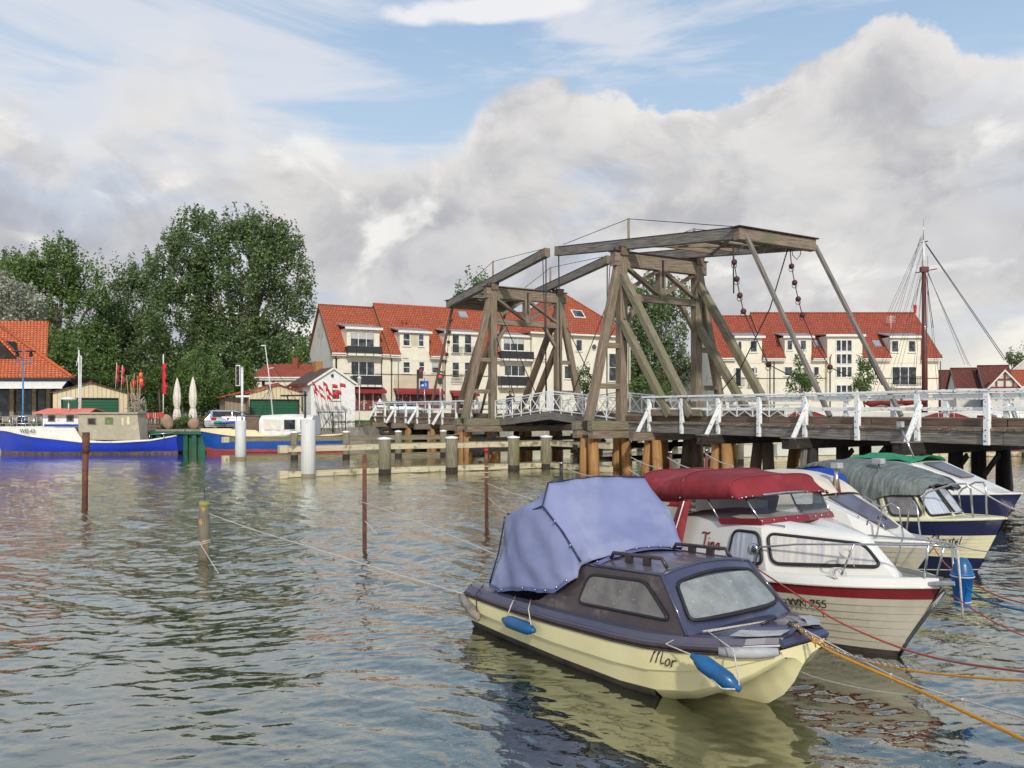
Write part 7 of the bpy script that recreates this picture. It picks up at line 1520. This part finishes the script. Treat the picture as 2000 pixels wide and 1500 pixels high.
# coachroof
base = [(1.6, -.86, .74), (2.55, -.87, .78), (3.30, -.84, .84), (4.62, -.07, .98)]; topp = [(1.6, -.78, 1.38), (2.5, -.79, 1.41), (3.12, -.75, 1.42), (4.22, -.07, 1.34)]
def mir(l): l = [V(p) for p in l]; return l+[V((p.x, -p.y, p.z)) for p in l[::-1]]
cm_ = MB(); rb0 = mir([(x, y, z-.1) for x, y, z in base]); rt = mir(topp); r3 = mir([(x-(.05 if i else 0), y*.9, z+.05) for i, (x, y, z) in enumerate(topp)]); r4 = mir([(x-(.25 if i == 3 else .1 if i else 0), y*.5, z+.085) for i, (x, y, z) in enumerate(topp)])
cm_.loft([rb0, mir(base), rt], True, sm=False); cm_.loft([rt, r3, r4], True); cm_.poly(r4); cab2 = b2.add(cm_, 'cabin', 'gel_white', bev=.03)
def quadw(B_, A_, B2_, C_, D_, u0, u1, t0, t1): # A top-left, B top-right, C bottom-right, D bottom-left
    f = lambda u, t: (V(A_).lerp(V(B2_), u)).lerp(V(D_).lerp(V(C_), u), t); return [f(u0, t0), f(u1, t0), f(u1, t1), f(u0, t1)]
for q in (1, -1):
    g_ = lambda p: V((p[0], p[1]*q, p[2]))
    w_ = quadw(b2, g_(topp[1]), g_(topp[2]), g_(base[2]), g_(base[1]), .12, .95, .12, .80); w_[0] = w_[0]+V((.12, 0, 0)); wl = [w_[0], w_[1], w_[2], w_[3]]
    bwindow(b2, wl, 'curtain_pane', .10, .022, .02 if q == 1 else .02, cab2, 'side_window')
    w_ = quadw(b2, g_(topp[2]), g_(topp[3]), g_(base[3]), g_(base[2]), .06, .95, .12, .78); bwindow(b2, w_, 'curtain_warm', .11, .022, .02, cab2, 'front_window')
c_ = (V(topp[2]).lerp(V(base[2]), .48))+V((-.13, -.04, 0)); b2.add(MB().lathe([(.001, .03), (.055, .03), (.07, .02), (.075, -.01)], c_, 16, (0, -1, .1)), 'round_vent', 'steel', cab2)
yf2 = lambda X_, Z_: -(.79+.08*(1.36-Z_)/.6)-.012
write(b2, 'Tina', 2.10, 1.03, .20, yf2, 'band_red', .010, cab2, sh=.05)
# windscreen on the coachroof
WB = [(2.45, -.82, 1.41), (3.10, -.72, 1.48), (3.28, 0, 1.51)]; WT = [(2.2, -.86, 1.77), (2.84, -.76, 1.81), (2.92, 0, 1.84)]
g2 = MB(); wb = mir(WB[:2]+[WB[2]]); wt = mir(WT[:2]+[WT[2]]); g2.loft([wb, wt], False, sm=False); mk_g = bpy.data.materials.new('clear_glass'); mk_g.use_nodes = True
T_ = NT(mk_g.node_tree); T_.n.clear(); o_ = T_.n.new('ShaderNodeOutputMaterial'); t_ = T_.n.new('ShaderNodeBsdfTransparent'); t_.inputs[0].default_value = (.86, .87, .86, 1); gl_ = T_.n.new('ShaderNodeBsdfGlossy'); gl_.inputs['Roughness'].default_value = .03; fr2 = T_.n.new('ShaderNodeFresnel'); fr2.inputs[0].default_value = 1.7; mx_ = T_.n.new('ShaderNodeMixShader')
T_.l.new(fr2.outputs[0], mx_.inputs[0]); T_.l.new(t_.outputs[0], mx_.inputs[1]); T_.l.new(gl_.outputs[0], mx_.inputs[2]); T_.l.new(mx_.outputs[0], o_.inputs[0]); MAT['clear_glass'] = mk_g
ws = b2.add(g2, 'windscreen', 'clear_glass')
m = MB(); m.loft([[p+V((.02, -.01 if p.y < 0 else .01, -.02)), p.lerp(q, .17)+V((.02, -.012 if p.y < 0 else .012, 0))] for p, q in zip(wb, wt)], sm=False); b2.add(m, 'red_band', 'band_red', ws, thick=.012)
m = MB(); m.tube(wt, .016, 6)
for i in (0, 1, 4, 5): m.tube([wb[i], wt[i]], .014, 6)
b2.add(m, 'windscreen_frame', 'steel', ws)
snaps(b2, [p.lerp(q, .08)+V((.035, 0, 0)) for p, q in zip(dens(wb[1:5], 4), dens(wt[1:5], 4))], ws, .013)
# red canopy
def hoop(u, w_, zh, ztop, n=14, ex=.62, ez=.72):
    pts = []
    for j in range(n+1):
        a = math.pi*j/n; c, s_ = math.cos(a), math.sin(a); y = -w_*math.copysign(abs(c)**ex, c); z = zh+(ztop-zh)*abs(s_)**ez; pts.append(V((u+(.0), y, z)))
    return pts
hs_ = [(.02, .78, 1.52, 1.64), (.12, .84, 1.54, 1.86), (.75, .90, 1.60, 2.02), (1.25, .92, 1.63, 2.00), (1.75, .92, 1.67, 2.08), (2.66, .87, 1.76, 2.06), (2.86, .90, 1.78, 1.83)]
rows = []
for a, b_ in zip(hs_[:-1], hs_[1:]):
    for i in range(4):
        k = i/4; sag = .025*math.sin(math.pi*k) if a[0] > .1 else 0; rows.append(hoop(*[a[q]+(b_[q]-a[q])*k for q in range(3)], a[3]+(b_[3]-a[3])*k-sag, 18, .42, .45))
rows.append(hoop(*hs_[-1], 18, .42, .45)); m = MB(); m.loft(rows); m.poly(rows[0]); can = b2.add(m, 'red_canopy', 'canvas_red', thick=.01)
for u in (.75, 1.75, 2.66): 
    h_ = [x for x in hs_ if x[0] == u][0]; b2.add(MB().tube([p*1.0+V((0, 0, .006)) for p in hoop(h_[0], h_[1]+.006, h_[2], h_[3]+.004, 18, .42, .45)], .008, 5), 'seam', 'band_red', can)
b2.add(MB().tube([p+V((.01, 0, -.01)) for p in rows[-1]], .02, 6), 'canopy_hem', 'band_red', can)
snaps(b2, [rows[-1][j]+V((.04, 0, -.01)) for j in range(2, 17, 2)]+[rows[k][0]+V((0, -.02, .03)) for k in (4, 10, 16, 22)], can, .014)
for q in (-1, 1):    # clear side curtains with red borders
    m = MB(); m.loft([[V((u, q*.90, 1.60)), V((u, q*.93, .80))] for u in (.1, .8, 1.5, 1.75)]); b2.add(m, 'clear_curtain', 'vinyl')
    m = MB(); m.loft([[V((1.72, q*.915, 1.64)), V((1.95, q*.93, 1.64))], [V((1.50, q*.935, 1.1)), V((1.80, q*.925, 1.1))], [V((1.35, q*.955, .72)), V((1.70, q*.94, .72))]]); m.loft([[V((.05, q*.86, 1.56)), V((.05, q*.87, 1.46))], [V((1.95, q*.905, 1.68)), V((1.95, q*.91, 1.57))]]); b2.add(m, 'curtain_border', 'canvas_red', thick=.008)
    m = MB(); m.tube([(1.84, q*.945, 1.66), (1.64, q*.955, 1.15), (1.5, q*.97, .74)], .010, 5); b2.add(m, 'zip', 'gel_white')
# pulpit and rails
m = MB(); P0 = b2.loc(1565, 1148, -.86); P1 = b2.loc(1602, 1096, -.84); P2_ = b2.loc(1700, 1073, -.62); P3_ = b2.loc(1850, 1058, -.08)
z3 = 1.42
m.tube([(3.1, -.88, .84), (3.2, -.86, 1.18), (3.7, -.72, 1.28), (4.5, -.42, 1.37), (5.1, -.16, 1.43), (5.3, 0, 1.42), (5.1, .16, 1.43), (4.5, .42, 1.37), (3.7, .72, 1.28), (3.2, .86, 1.18), (3.1, .88, .84)], .013, 8)
for y in (-1, 1): m.tube([(4.35, y*.48, 1.36), (4.2, y*.52, .96)], .013, 7); m.tube([(5.1, y*.16, 1.43), (5.02, y*.12, 1.0)], .013, 7); m.tube([(5.3, y*.03, 1.42), (5.36, y*.06, .82)], .013, 7)
b2.add(m, 'pulpit', 'steel')
for (x, y, z) in ((2.15, -.70, 1.40), (2.9, .52, 1.47)): b2.add(MB().tube([(x+.9, y, z-.02), (x+.92, y, z+.07), (x+1.2, y*.8, z+.06), (x+1.25, y*.8, z-.04)], .011, 6), 'grab_handle', 'steel')
m = MB(); m.tube([(3.12, -.93, .88), (3.12, -.93, .93)], .012, 5); m.tube([(3.02, -.93, .93), (3.24, -.93, .93)], .014, 6); m.tube([(3.2, -.93, .88), (3.2, -.93, .93)], .012, 5); b2.add(m, 'cleat', 'iron')
yfh = lambda X_: -abs(S2f(X_/5.15, .30).y)-.02
a_ = S2f(3.62/5.15, .38); b__ = S2f(4.2/5.15, .35)
text('-WK 755', 'iron', .145, frame(tuple(a_+V((0, -.05, -.0))), b__-a_+V((0, -.012, 0)), (0, -.16, 1)), b2.t, shear=.1, local=True)
b2.add(MB().box((1.7, -.5, .95), (2.0, .45, 1.45)), 'dashboard', 'gel_white'); b2.add(MB().box((.9, -.6, .8), (1.4, .6, 1.25)), 'seat', 'canvas_cream')
bt = Boat('bucket', 'blue bucket tied to the bow rail of the white boat', tuple(b2.M @ V((5.36, -.02, 1.02))), 0, None, 'bucket'); 
bt.add(MB().lathe([(.001, -.25), (.075, -.25), (.082, -.24), (.115, .10), (.122, .10), (.122, .125), (.11, .13), (.10, .10)], (.04, -.02, 0), 18), 'pail', 'bucket_blue'); bt.add(MB().lathe([(.001, .3), (.05, .29), (.09, .22), (.115, .12)], (.04, -.02, 0), 14), 'bulging_net_bag', 'fender_blue')
bt.add(MB().tube([(.04+.122*math.cos(a), -.02+.122*math.sin(a), .09) for a in np.linspace(0, 6.28, 17)[:-1]], .008, 5, closed=True), 'rope_turn', 'rope_white'); bt.add(MB().tube([(.04+.088*math.cos(a), -.02+.088*math.sin(a), -.20) for a in np.linspace(0, 6.28, 17)[:-1]], .008, 5, closed=True), 'rope_turn', 'rope_white')
bt.add(MB().tube([(-.06, -.1, .40), (-.05, -.13, .1), (-.02, -.14, -.38)], .012, 6), 'cord', 'rope_white')
def coil(label, c, r, nrm, n=4, seed=1):
    rr = random.Random(seed); q = V(nrm).normalized().to_track_quat('Z', 'Y').to_matrix(); pts = []
    for i in range(n*14):
        a = i*2*math.pi/14; k = r*(1+.15*math.sin(i*.37+seed)); pts.append(V(c)+q@V((k*math.cos(a), k*.8*math.sin(a), .004*i/3+.01*math.sin(i*.9))))
    o = MB().tube(pts, .006, 5).tube([pts[-1], pts[-1]+V((.03, 0, -.14))], .006, 5).build('rope_coil', 'rope_white', loc=tuple(c)); tag(o, label, 'rope coil')
coil('loose pale wire coil hanging on the bow rail of the white boat', b2.M @ V((4.28, -.56, 1.22)), .085, (.4, -1, .8), 2, 2)
coil('pale rope coil tangled at the foot of the bow rail stanchion', b2.M @ V((4.2, -.60, .98)), .095, (.2, -1, .4), 3, 5)
# ---------------------------------------------------------------- boat 3: white boat with cream canvas and dark hatch
b3 = Boat('cabin_boat', 'white cabin boat with cream canvas cover and dark grey foredeck hatch', (4.75, 17.78, 0), A2)
S3f = hullshape(b3, 4.95, .98, .60, .74, .5, 6, 'gel_tan', 'gel_white', .14)
cm_ = MB(); base = [(1.4, -.80, .62), (2.9, -.76, .66), (3.8, -.52, .71), (4.45, -.2, .75)]; topp = [(1.4, -.72, 1.38), (2.9, -.66, 1.36), (3.55, -.50, 1.10), (4.25, -.18, .80)]
cm_.loft([mir(base), mir(topp)], True, sm=False); q = mir(topp); cm_.loft([[q[i], q[7-i]] for i in range(4)], sm=False); cab3 = b3.add(cm_, 'cabin', 'gel_white', bev=.03)
m = MB(); hq = [V((3.0, -.30, 1.335)), V((3.0, .40, 1.335)), V((3.55, .34, 1.115)), V((4.12, .18, .875)), V((4.12, -.18, .875)), V((3.55, -.26, 1.115))]; m.slab(hq, (.01, 0, .035)); hh = b3.add(m, 'hatch', 'hatch_grey', bev=.008); b3.add(MB().tube([(3.85, -.05, 1.01), (3.87, -.02, 1.06), (3.9, .1, 1.05), (3.92, .13, .99)], .012, 6), 'handle', 'iron', hh)
rows = [hoop(*h_) for h_ in ((.5, .70, .95, 1.25), (.7, .80, 1.0, 1.60), (1.3, .86, 1.05, 1.76), (1.9, .87, 1.1, 1.80), (2.55, .78, 1.15, 1.74), (2.9, .70, 1.25, 1.55), (3.0, .64, 1.32, 1.40))]
m = MB(); m.loft(rows); m.poly(rows[0]); b3.add(m, 'canvas_cover', 'canvas_cream', thick=.01, sub=1)
pp = b3.loc(1625, 965, -.1); m = MB(); m.tube([(2.95, .0, 1.3), (2.95, .0, 1.88)], .035, 8); b3.add(m, 'mast_stub', 'steel'); b3.add(MB().loft([[(2.83, .0, 1.40), (3.05, .0, 1.40)], [(2.92, 0, 1.85), (2.97, 0, 1.85)]]), 'wooden_board', 'teak', thick=.02); b3.add(MB().box((2.88, -.08, 1.88), (3.04, .08, 1.98)), 'lamp_box', 'worn_grey')
for y in (-1, 1): b3.add(MB().tube([(3.1, y*.58, 1.28), (3.15, y*.56, 1.34), (3.7, y*.42, 1.12), (3.75, y*.42, 1.04)], .012, 6), 'grab_rail', 'steel')
m = MB(); m.tube([(4.1, -.42, .74), (4.2, -.40, 1.28), (4.32, -.32, 1.36), (4.42, -.26, 1.28), (4.5, -.24, .76)], .016, 8); b3.add(m, 'pulpit', 'steel'); m = MB(); m.tube([(4.1, .42, .74), (4.2, .40, 1.28), (4.32, .32, 1.36), (4.42, .26, 1.28), (4.5, .24, .76)], .016, 8); b3.add(m, 'pulpit', 'steel')
# ---------------------------------------------------------------- boat 4: cream and navy clinker boat under a grey tarpaulin
b4 = Boat('clinker_cruiser', 'cream clinker cruiser with navy sheer band under a crumpled grey tarpaulin, fourth from the viewer', (6.1, 19.0, 0), A2)
S4f = hullshape(b4, 5.5, 1.12, .72, 1.04, .5, 6, 'gel_cream', 'navy', .30, 'navy', .74)
n0_ = set(bpy.data.objects)
cm_ = MB(); base = [(1.9, -.92, .80), (2.9, -.94, .82), (3.55, -.60, .86), (3.72, 0, .88)]; topp = [(1.9, -.78, 1.62), (2.55, -.78, 1.62), (3.0, -.50, 1.60), (3.1, 0, 1.62)]
cm_.loft([mir(base)[:], mir(topp)], True, sm=False); cm_.poly(mir(topp)); cab4 = b4.add(cm_, 'cabin', 'gel_cream', bev=.02)
for q in (1, -1):
    g_ = lambda p: V((p[0], p[1]*q, p[2]))
    bwindow(b4, quadw(b4, g_(topp[0]), g_(topp[1]), g_(base[1]), g_(base[0]), .12, .9, .18, .80), 'curtain_warm', .10, .022, .02, cab4, 'side_window')
    bwindow(b4, quadw(b4, g_(topp[1]), g_(topp[2]), g_(base[2]), g_(base[1]), .10, .9, .18, .82), 'plexi_dark', .10, .022, .02, cab4, 'front_window')
    bwindow(b4, quadw(b4, g_(topp[2]), g_(topp[3]), g_(base[3]), g_(base[2]), .08, .92, .18, .82), 'curtain_pane', .08, .022, .02, cab4, 'front_window')
m = MB(); rows = []
for i, (u, w_, zh, zt_) in enumerate(((-.1, .55, 1.30, 1.35), (.2, .72, 1.55, 1.68), (.9, .74, 1.80, 1.90), (1.35, .74, 1.82, 1.94), (1.75, .84, 1.66, 1.94), (2.05, .97, 1.30, 1.93), (2.3, 1.0, 1.00, 1.90), (2.7, .90, 1.35, 1.82), (3.1, .75, 1.45, 1.72), (3.35, .45, 1.40, 1.55))):
    h_ = hoop(u, w_, zh, zt_, 20); rows.append([p+V((.0, 0, (.06*math.sin(j*1.9+i*1.3) if j in (0, 1, 19, 20) else 0)+.03*math.sin(j*2.3+i*.6))) for j, p in enumerate(h_)])
m.loft(rows); m.poly(rows[0]); tp = b4.add(m, 'tarpaulin', 'tarp_grey', thick=.01, sub=1)
rows = [hoop(*h_, 14, .5, .6) for h_ in ((.0, .75, .95, 1.3), (.15, .9, 1.0, 1.55), (.8, .96, 1.1, 1.80), (1.4, .98, 1.12, 1.88), (1.95, .98, 1.10, 1.86))]; m = MB(); m.loft(rows); m.poly(rows[0]); b4.add(m, 'blue_canvas', 'canvas_royal', thick=.01)
m = MB(); m.slab([V((2.05, -1.0, 1.42)), V((2.75, -.93, 1.45)), V((2.45, -.99, 1.02))], (0, -.01, 0)); b4.add(m, 'tarpaulin_corner', 'tarp_grey')
m = MB(); m.tube([(2.5, -.6, .9), (2.45, -.6, 1.95)], .018, 6); b4.add(m, 'pole', 'steel'); b4.add(MB().box((2.36, -.68, 1.93), (2.54, -.52, 2.03)), 'lamp_box', 'worn_grey')
def forward(objs, d):
    for o in set(bpy.data.objects)-objs:
        if o.type == 'MESH': o.data.transform(Matrix.Translation((d, 0, 0)))
forward(n0_, .95)
for y in (-.62, .62):
    m = MB(); m.tube([(4.35, y*.95, .98), (4.32, y*.93, 1.36), (4.4, y*.88, 1.45), (4.75, y*.6, 1.62), (4.95, y*.45, 1.64), (5.02, y*.4, 1.55), (5.05, y*.36, 1.03)], .018, 8); b4.add(m, 'pulpit', 'steel')
yf4 = lambda X_, Z_: -abs(S4f(X_/5.5, .42).y)-.022
write(b4, 'Christel', 4.50, .53, .15, yf4, 'navy', .010, sh=.25)
m = MB(); m.tube([(3.9, -.5, .95), (4.0, -.4, 1.0), (4.3, -.2, 1.03), (4.8, -.1, 1.08)], .01, 5); b4.add(m, 'deck_line', 'rope_white')
# ---------------------------------------------------------------- boat 5
b5 = Boat('cabin_boat', 'white cabin boat with navy hull, purple tinted window and green cover behind the grey tarpaulin', (9.7, 24.0, 0), A2)
S5f = hullshape(b5, 5.4, 1.05, .72, .95, .5, 0, 'navy', 'navy', .2)
n0_ = set(bpy.data.objects)
cm_ = MB(); base = [(1.0, -.85, .76), (3.0, -.85, .80), (4.3, -.35, .92)]; topp = [(1.0, -.72, 1.62), (2.2, -.72, 1.60), (3.9, -.28, 1.02)]
q = mir(topp); cm_.loft([mir(base), q], True, sm=False); cm_.loft([[q[i], q[5-i]] for i in range(3)], sm=False); cab5 = b5.add(cm_, 'cabin', 'gel_white', bev=.03)
b5.add(MB().slab([V((2.35, -.42, 1.57)), V((2.35, .42, 1.57)), V((3.3, .28, 1.255)), V((3.3, -.28, 1.255))], (.01, 0, .03)), 'hatch', 'hatch_grey', cab5)
bwindow(b5, quadw(b5, topp[1], topp[2], base[2], base[1], .02, .5, .18, .7), 'hatch_grey', .08, .02, .02, cab5, 'side_window')
rr5 = random.Random(4); rows = []
for u in np.linspace(.2, 2.3, 9): rows.append([V((u, y, 1.62+.10*math.cos(y*1.9)+rr5.uniform(-.07, .07))) for y in np.linspace(-.80, .80, 9)])
m = MB(); m.loft(rows); b5.add(m, 'green_cover', 'tarp_green', thick=.03, sub=1)
m = MB(); m.tube([(2.2, -.5, 1.6), (1.75, -.5, 2.55)], .025, 7); b5.add(m, 'antenna_pole', 'steel'); b5.add(MB().box((1.68, -.57, 2.52), (1.82, -.43, 2.68)), 'lamp_box', 'worn_grey')
forward(n0_, .8)
# ---------------------------------------------------------------- ropes
def rope(label, pts, r, mat, cat='rope', group='mooring ropes', knots=()):
    w_ = [p if isinstance(p, V) else P(*p) for p in pts]; q = []
    for i in range(len(w_)-1):
        p0 = w_[max(i-1, 0)]; p1 = w_[i]; p2 = w_[i+1]; p3 = w_[min(i+2, len(w_)-1)]
        for j in range(6):
            t_ = j/6; q.append(.5*((2*p1)+(p2-p0)*t_+(2*p0-5*p1+4*p2-p3)*t_*t_+(-p0+3*p1-3*p2+p3)*t_**3))
    q.append(w_[-1]); o = MB().tube(q, r, 6).build('mooring_rope', mat, loc=tuple(w_[0])); tag(o, label, cat, group)
    for k in knots: c = q[k]; MB().ball(c, r*2.1, 6).tube([c, c+V((.01, -.01, -.06))], r*.6, 5).build('knot', mat, o)
    return o
bw = W1(4.5, -.04, .90)
rope('thick orange rope running from the navy bow steeply down to the lower right corner', [bw, (1600, 1258, 7.5), (1650, 1285, 7.1), (1780, 1342, 6.2), (1900, 1398, 5.3), (2000, 1445, 4.7), (2200, 1540, 3.7)], .013, 'rope_orange', knots=(5,))
rope('second orange rope with flatter curve towards the right edge', [bw+V((.02, .02, 0)), (1620, 1263, 7.5), (1700, 1293, 7.1), (1790, 1311, 6.6), (1900, 1323, 6.0), (2000, 1329, 5.5), (2300, 1338, 4.5)], .010, 'rope_orange')
rope('red rope from the cleat of the white boat across the bow to the right edge', [b2.M @ V((3.15, -.93, .93)), (1572, 1172, 9.0), (1640, 1215, 8.4), (1750, 1262, 7.7), (1850, 1290, 7.0), (2000, 1312, 6.0), (2250, 1340, 5)], .010, 'rope_red', knots=(6, 9))
rope('thin pale rope hanging lowest from under the yellow bow', [(1562, 1311, 7.9), (1600, 1325, 7.7), (1690, 1346, 7.2), (1780, 1358, 6.7), (1870, 1359, 6.3), (2000, 1351, 5.8), (2200, 1335, 5)], .007, 'rope_white')
rope('pale rope with loose knots under the orange ropes', [bw+V((.05, 0, -.02)), (1660, 1278, 7.2), (1740, 1318, 6.6), (1800, 1342, 6.2), (1880, 1367, 5.8), (2000, 1402, 5.2), (2200, 1450, 4.4)], .007, 'rope_white', knots=(12, 24))
rope('thin red brown rope from the tip of the white bow down to the right', [b2.M @ V((5.3, -.02, .88)), (1885, 1180, 8.7), (1930, 1208, 8.2), (2000, 1242, 7.6), (2150, 1290, 6.6)], .007, 'rope_red')
rope('blue rope from the bow rail of the white boat to the right edge', [b2.M @ V((5.3, .05, .95)), (1880, 1143, 9.0), (1925, 1172, 8.6), (2000, 1193, 8.0), (2200, 1225, 7)], .013, 'rope_blue')
rope('orange red rope leaving the picture right of the blue bucket', [(1812, 1050, 13.3), (1845, 1100, 12.4), (1885, 1128, 11.6), (1935, 1158, 10.6), (2000, 1178, 9.8), (2200, 1215, 8.5)], .010, 'rope_red')
rope('white rope from the cream bow running almost level to the right edge', [b3.M @ V((4.9, 0, .8)), (1900, 1073, 12.6), (2000, 1084, 11.6), (2200, 1100, 10)], .010, 'rope_white')
rope('straight white line low over the water behind the blue bucket', [(1780, 1112, 13.6), (1880, 1113, 13), (2000, 1109, 12.4), (2200, 1100, 11.5)], .009, 'rope_white')
rope('white rope from the bow rail of the navy banded boat to the right edge', [b4.M @ V((5.0, -.2, 1.6)), (1960, 985, 14), (2000, 1003, 13), (2150, 1060, 11)], .012, 'rope_white')
rope('white rope from the wooden post to the stern of the yellow boat', [(405, 1002, pw.y), (500, 1036, 14.9), (620, 1073, 13.7), (760, 1117, 12.4), (905, 1160, 10.98)], .008, 'rope_white')
rope('short rope end hanging from the wooden post into the water', [(388, 1057, pw.y-.12), (405, 1085, 15.4), (432, 1128, 14.3)], .008, 'rope_white')
rope('white rope from the middle rusty pipe to the blue canvas cover', [(706, 980, pb.y-.1), (780, 1006, 14.8), (880, 1046, 12.8), (985, 1090, 11.1)], .008, 'rope_white')
rope('short loose rope looped on the middle rusty pipe', [(713, 1018, pb.y-.06), (722, 1028, 16.4), (735, 1042, 15.9)], .010, 'rope_white')
rope('upper white rope from the red topped pipe to the boats', [(951, 944, pc.y-.06), (985, 958, 17.5), (1040, 975, 15.5)], .011, 'rope_white')
rope('lower white rope from the red topped pipe to the blue canvas cover', [(953, 971, pc.y-.06), (975, 992, 16), (1002, 1012, 11.2)], .009, 'rope_white')
for i, (a, b_, lab) in enumerate((((1100, 912, 32), (1165, 932, 27), 'white rope behind the blue canvas towards the dark post'), ((1232, 893, 29), (1290, 915, 25), 'upper white rope left of the red canopy'), ((1225, 915, 29), (1275, 940, 25), 'lower white rope left of the red canopy'), ((1303, 893, 28), (1352, 916, 24), 'white rope above the left end of the red canopy'), ((1377, 886, 27), (1432, 911, 23), 'white rope above the top of the red canopy'))):
    rope(lab, [a, ((a[0]+b_[0])/2, (a[1]+b_[1])/2+3, (a[2]+b_[2])/2), b_], .018, 'rope_white')
# chain from the navy bow
ch = [bw+V((0, 0, .02)), P(1600, 1256, 7.5), P(1650, 1277, 7.2), P(1700, 1291, 6.95), P(1750, 1300, 6.7), P(1795, 1303, 6.5)]; q = []
for a, b_ in zip(ch[:-1], ch[1:]): q += [a.lerp(b_, i/8) for i in range(8)]
m = MB()
for i in range(len(q)-1):
    c = (q[i]+q[i+1])/2; d = (q[i+1]-q[i]).normalized(); n1_ = d.cross(V((0, 0, 1))).normalized(); n2_ = n1_.cross(d) if i % 2 else n1_; l_ = (q[i+1]-q[i]).length*.66
    m.tube([c+d*math.cos(a)*l_+n2_*math.sin(a)*.016 for a in np.linspace(0, 2*math.pi, 9)[:-1]], .0045, 4, closed=True)
tag(m.build('anchor_chain', 'steel', loc=tuple(bw)), 'grey link chain hanging beside the orange ropes at the navy bow', 'chain')
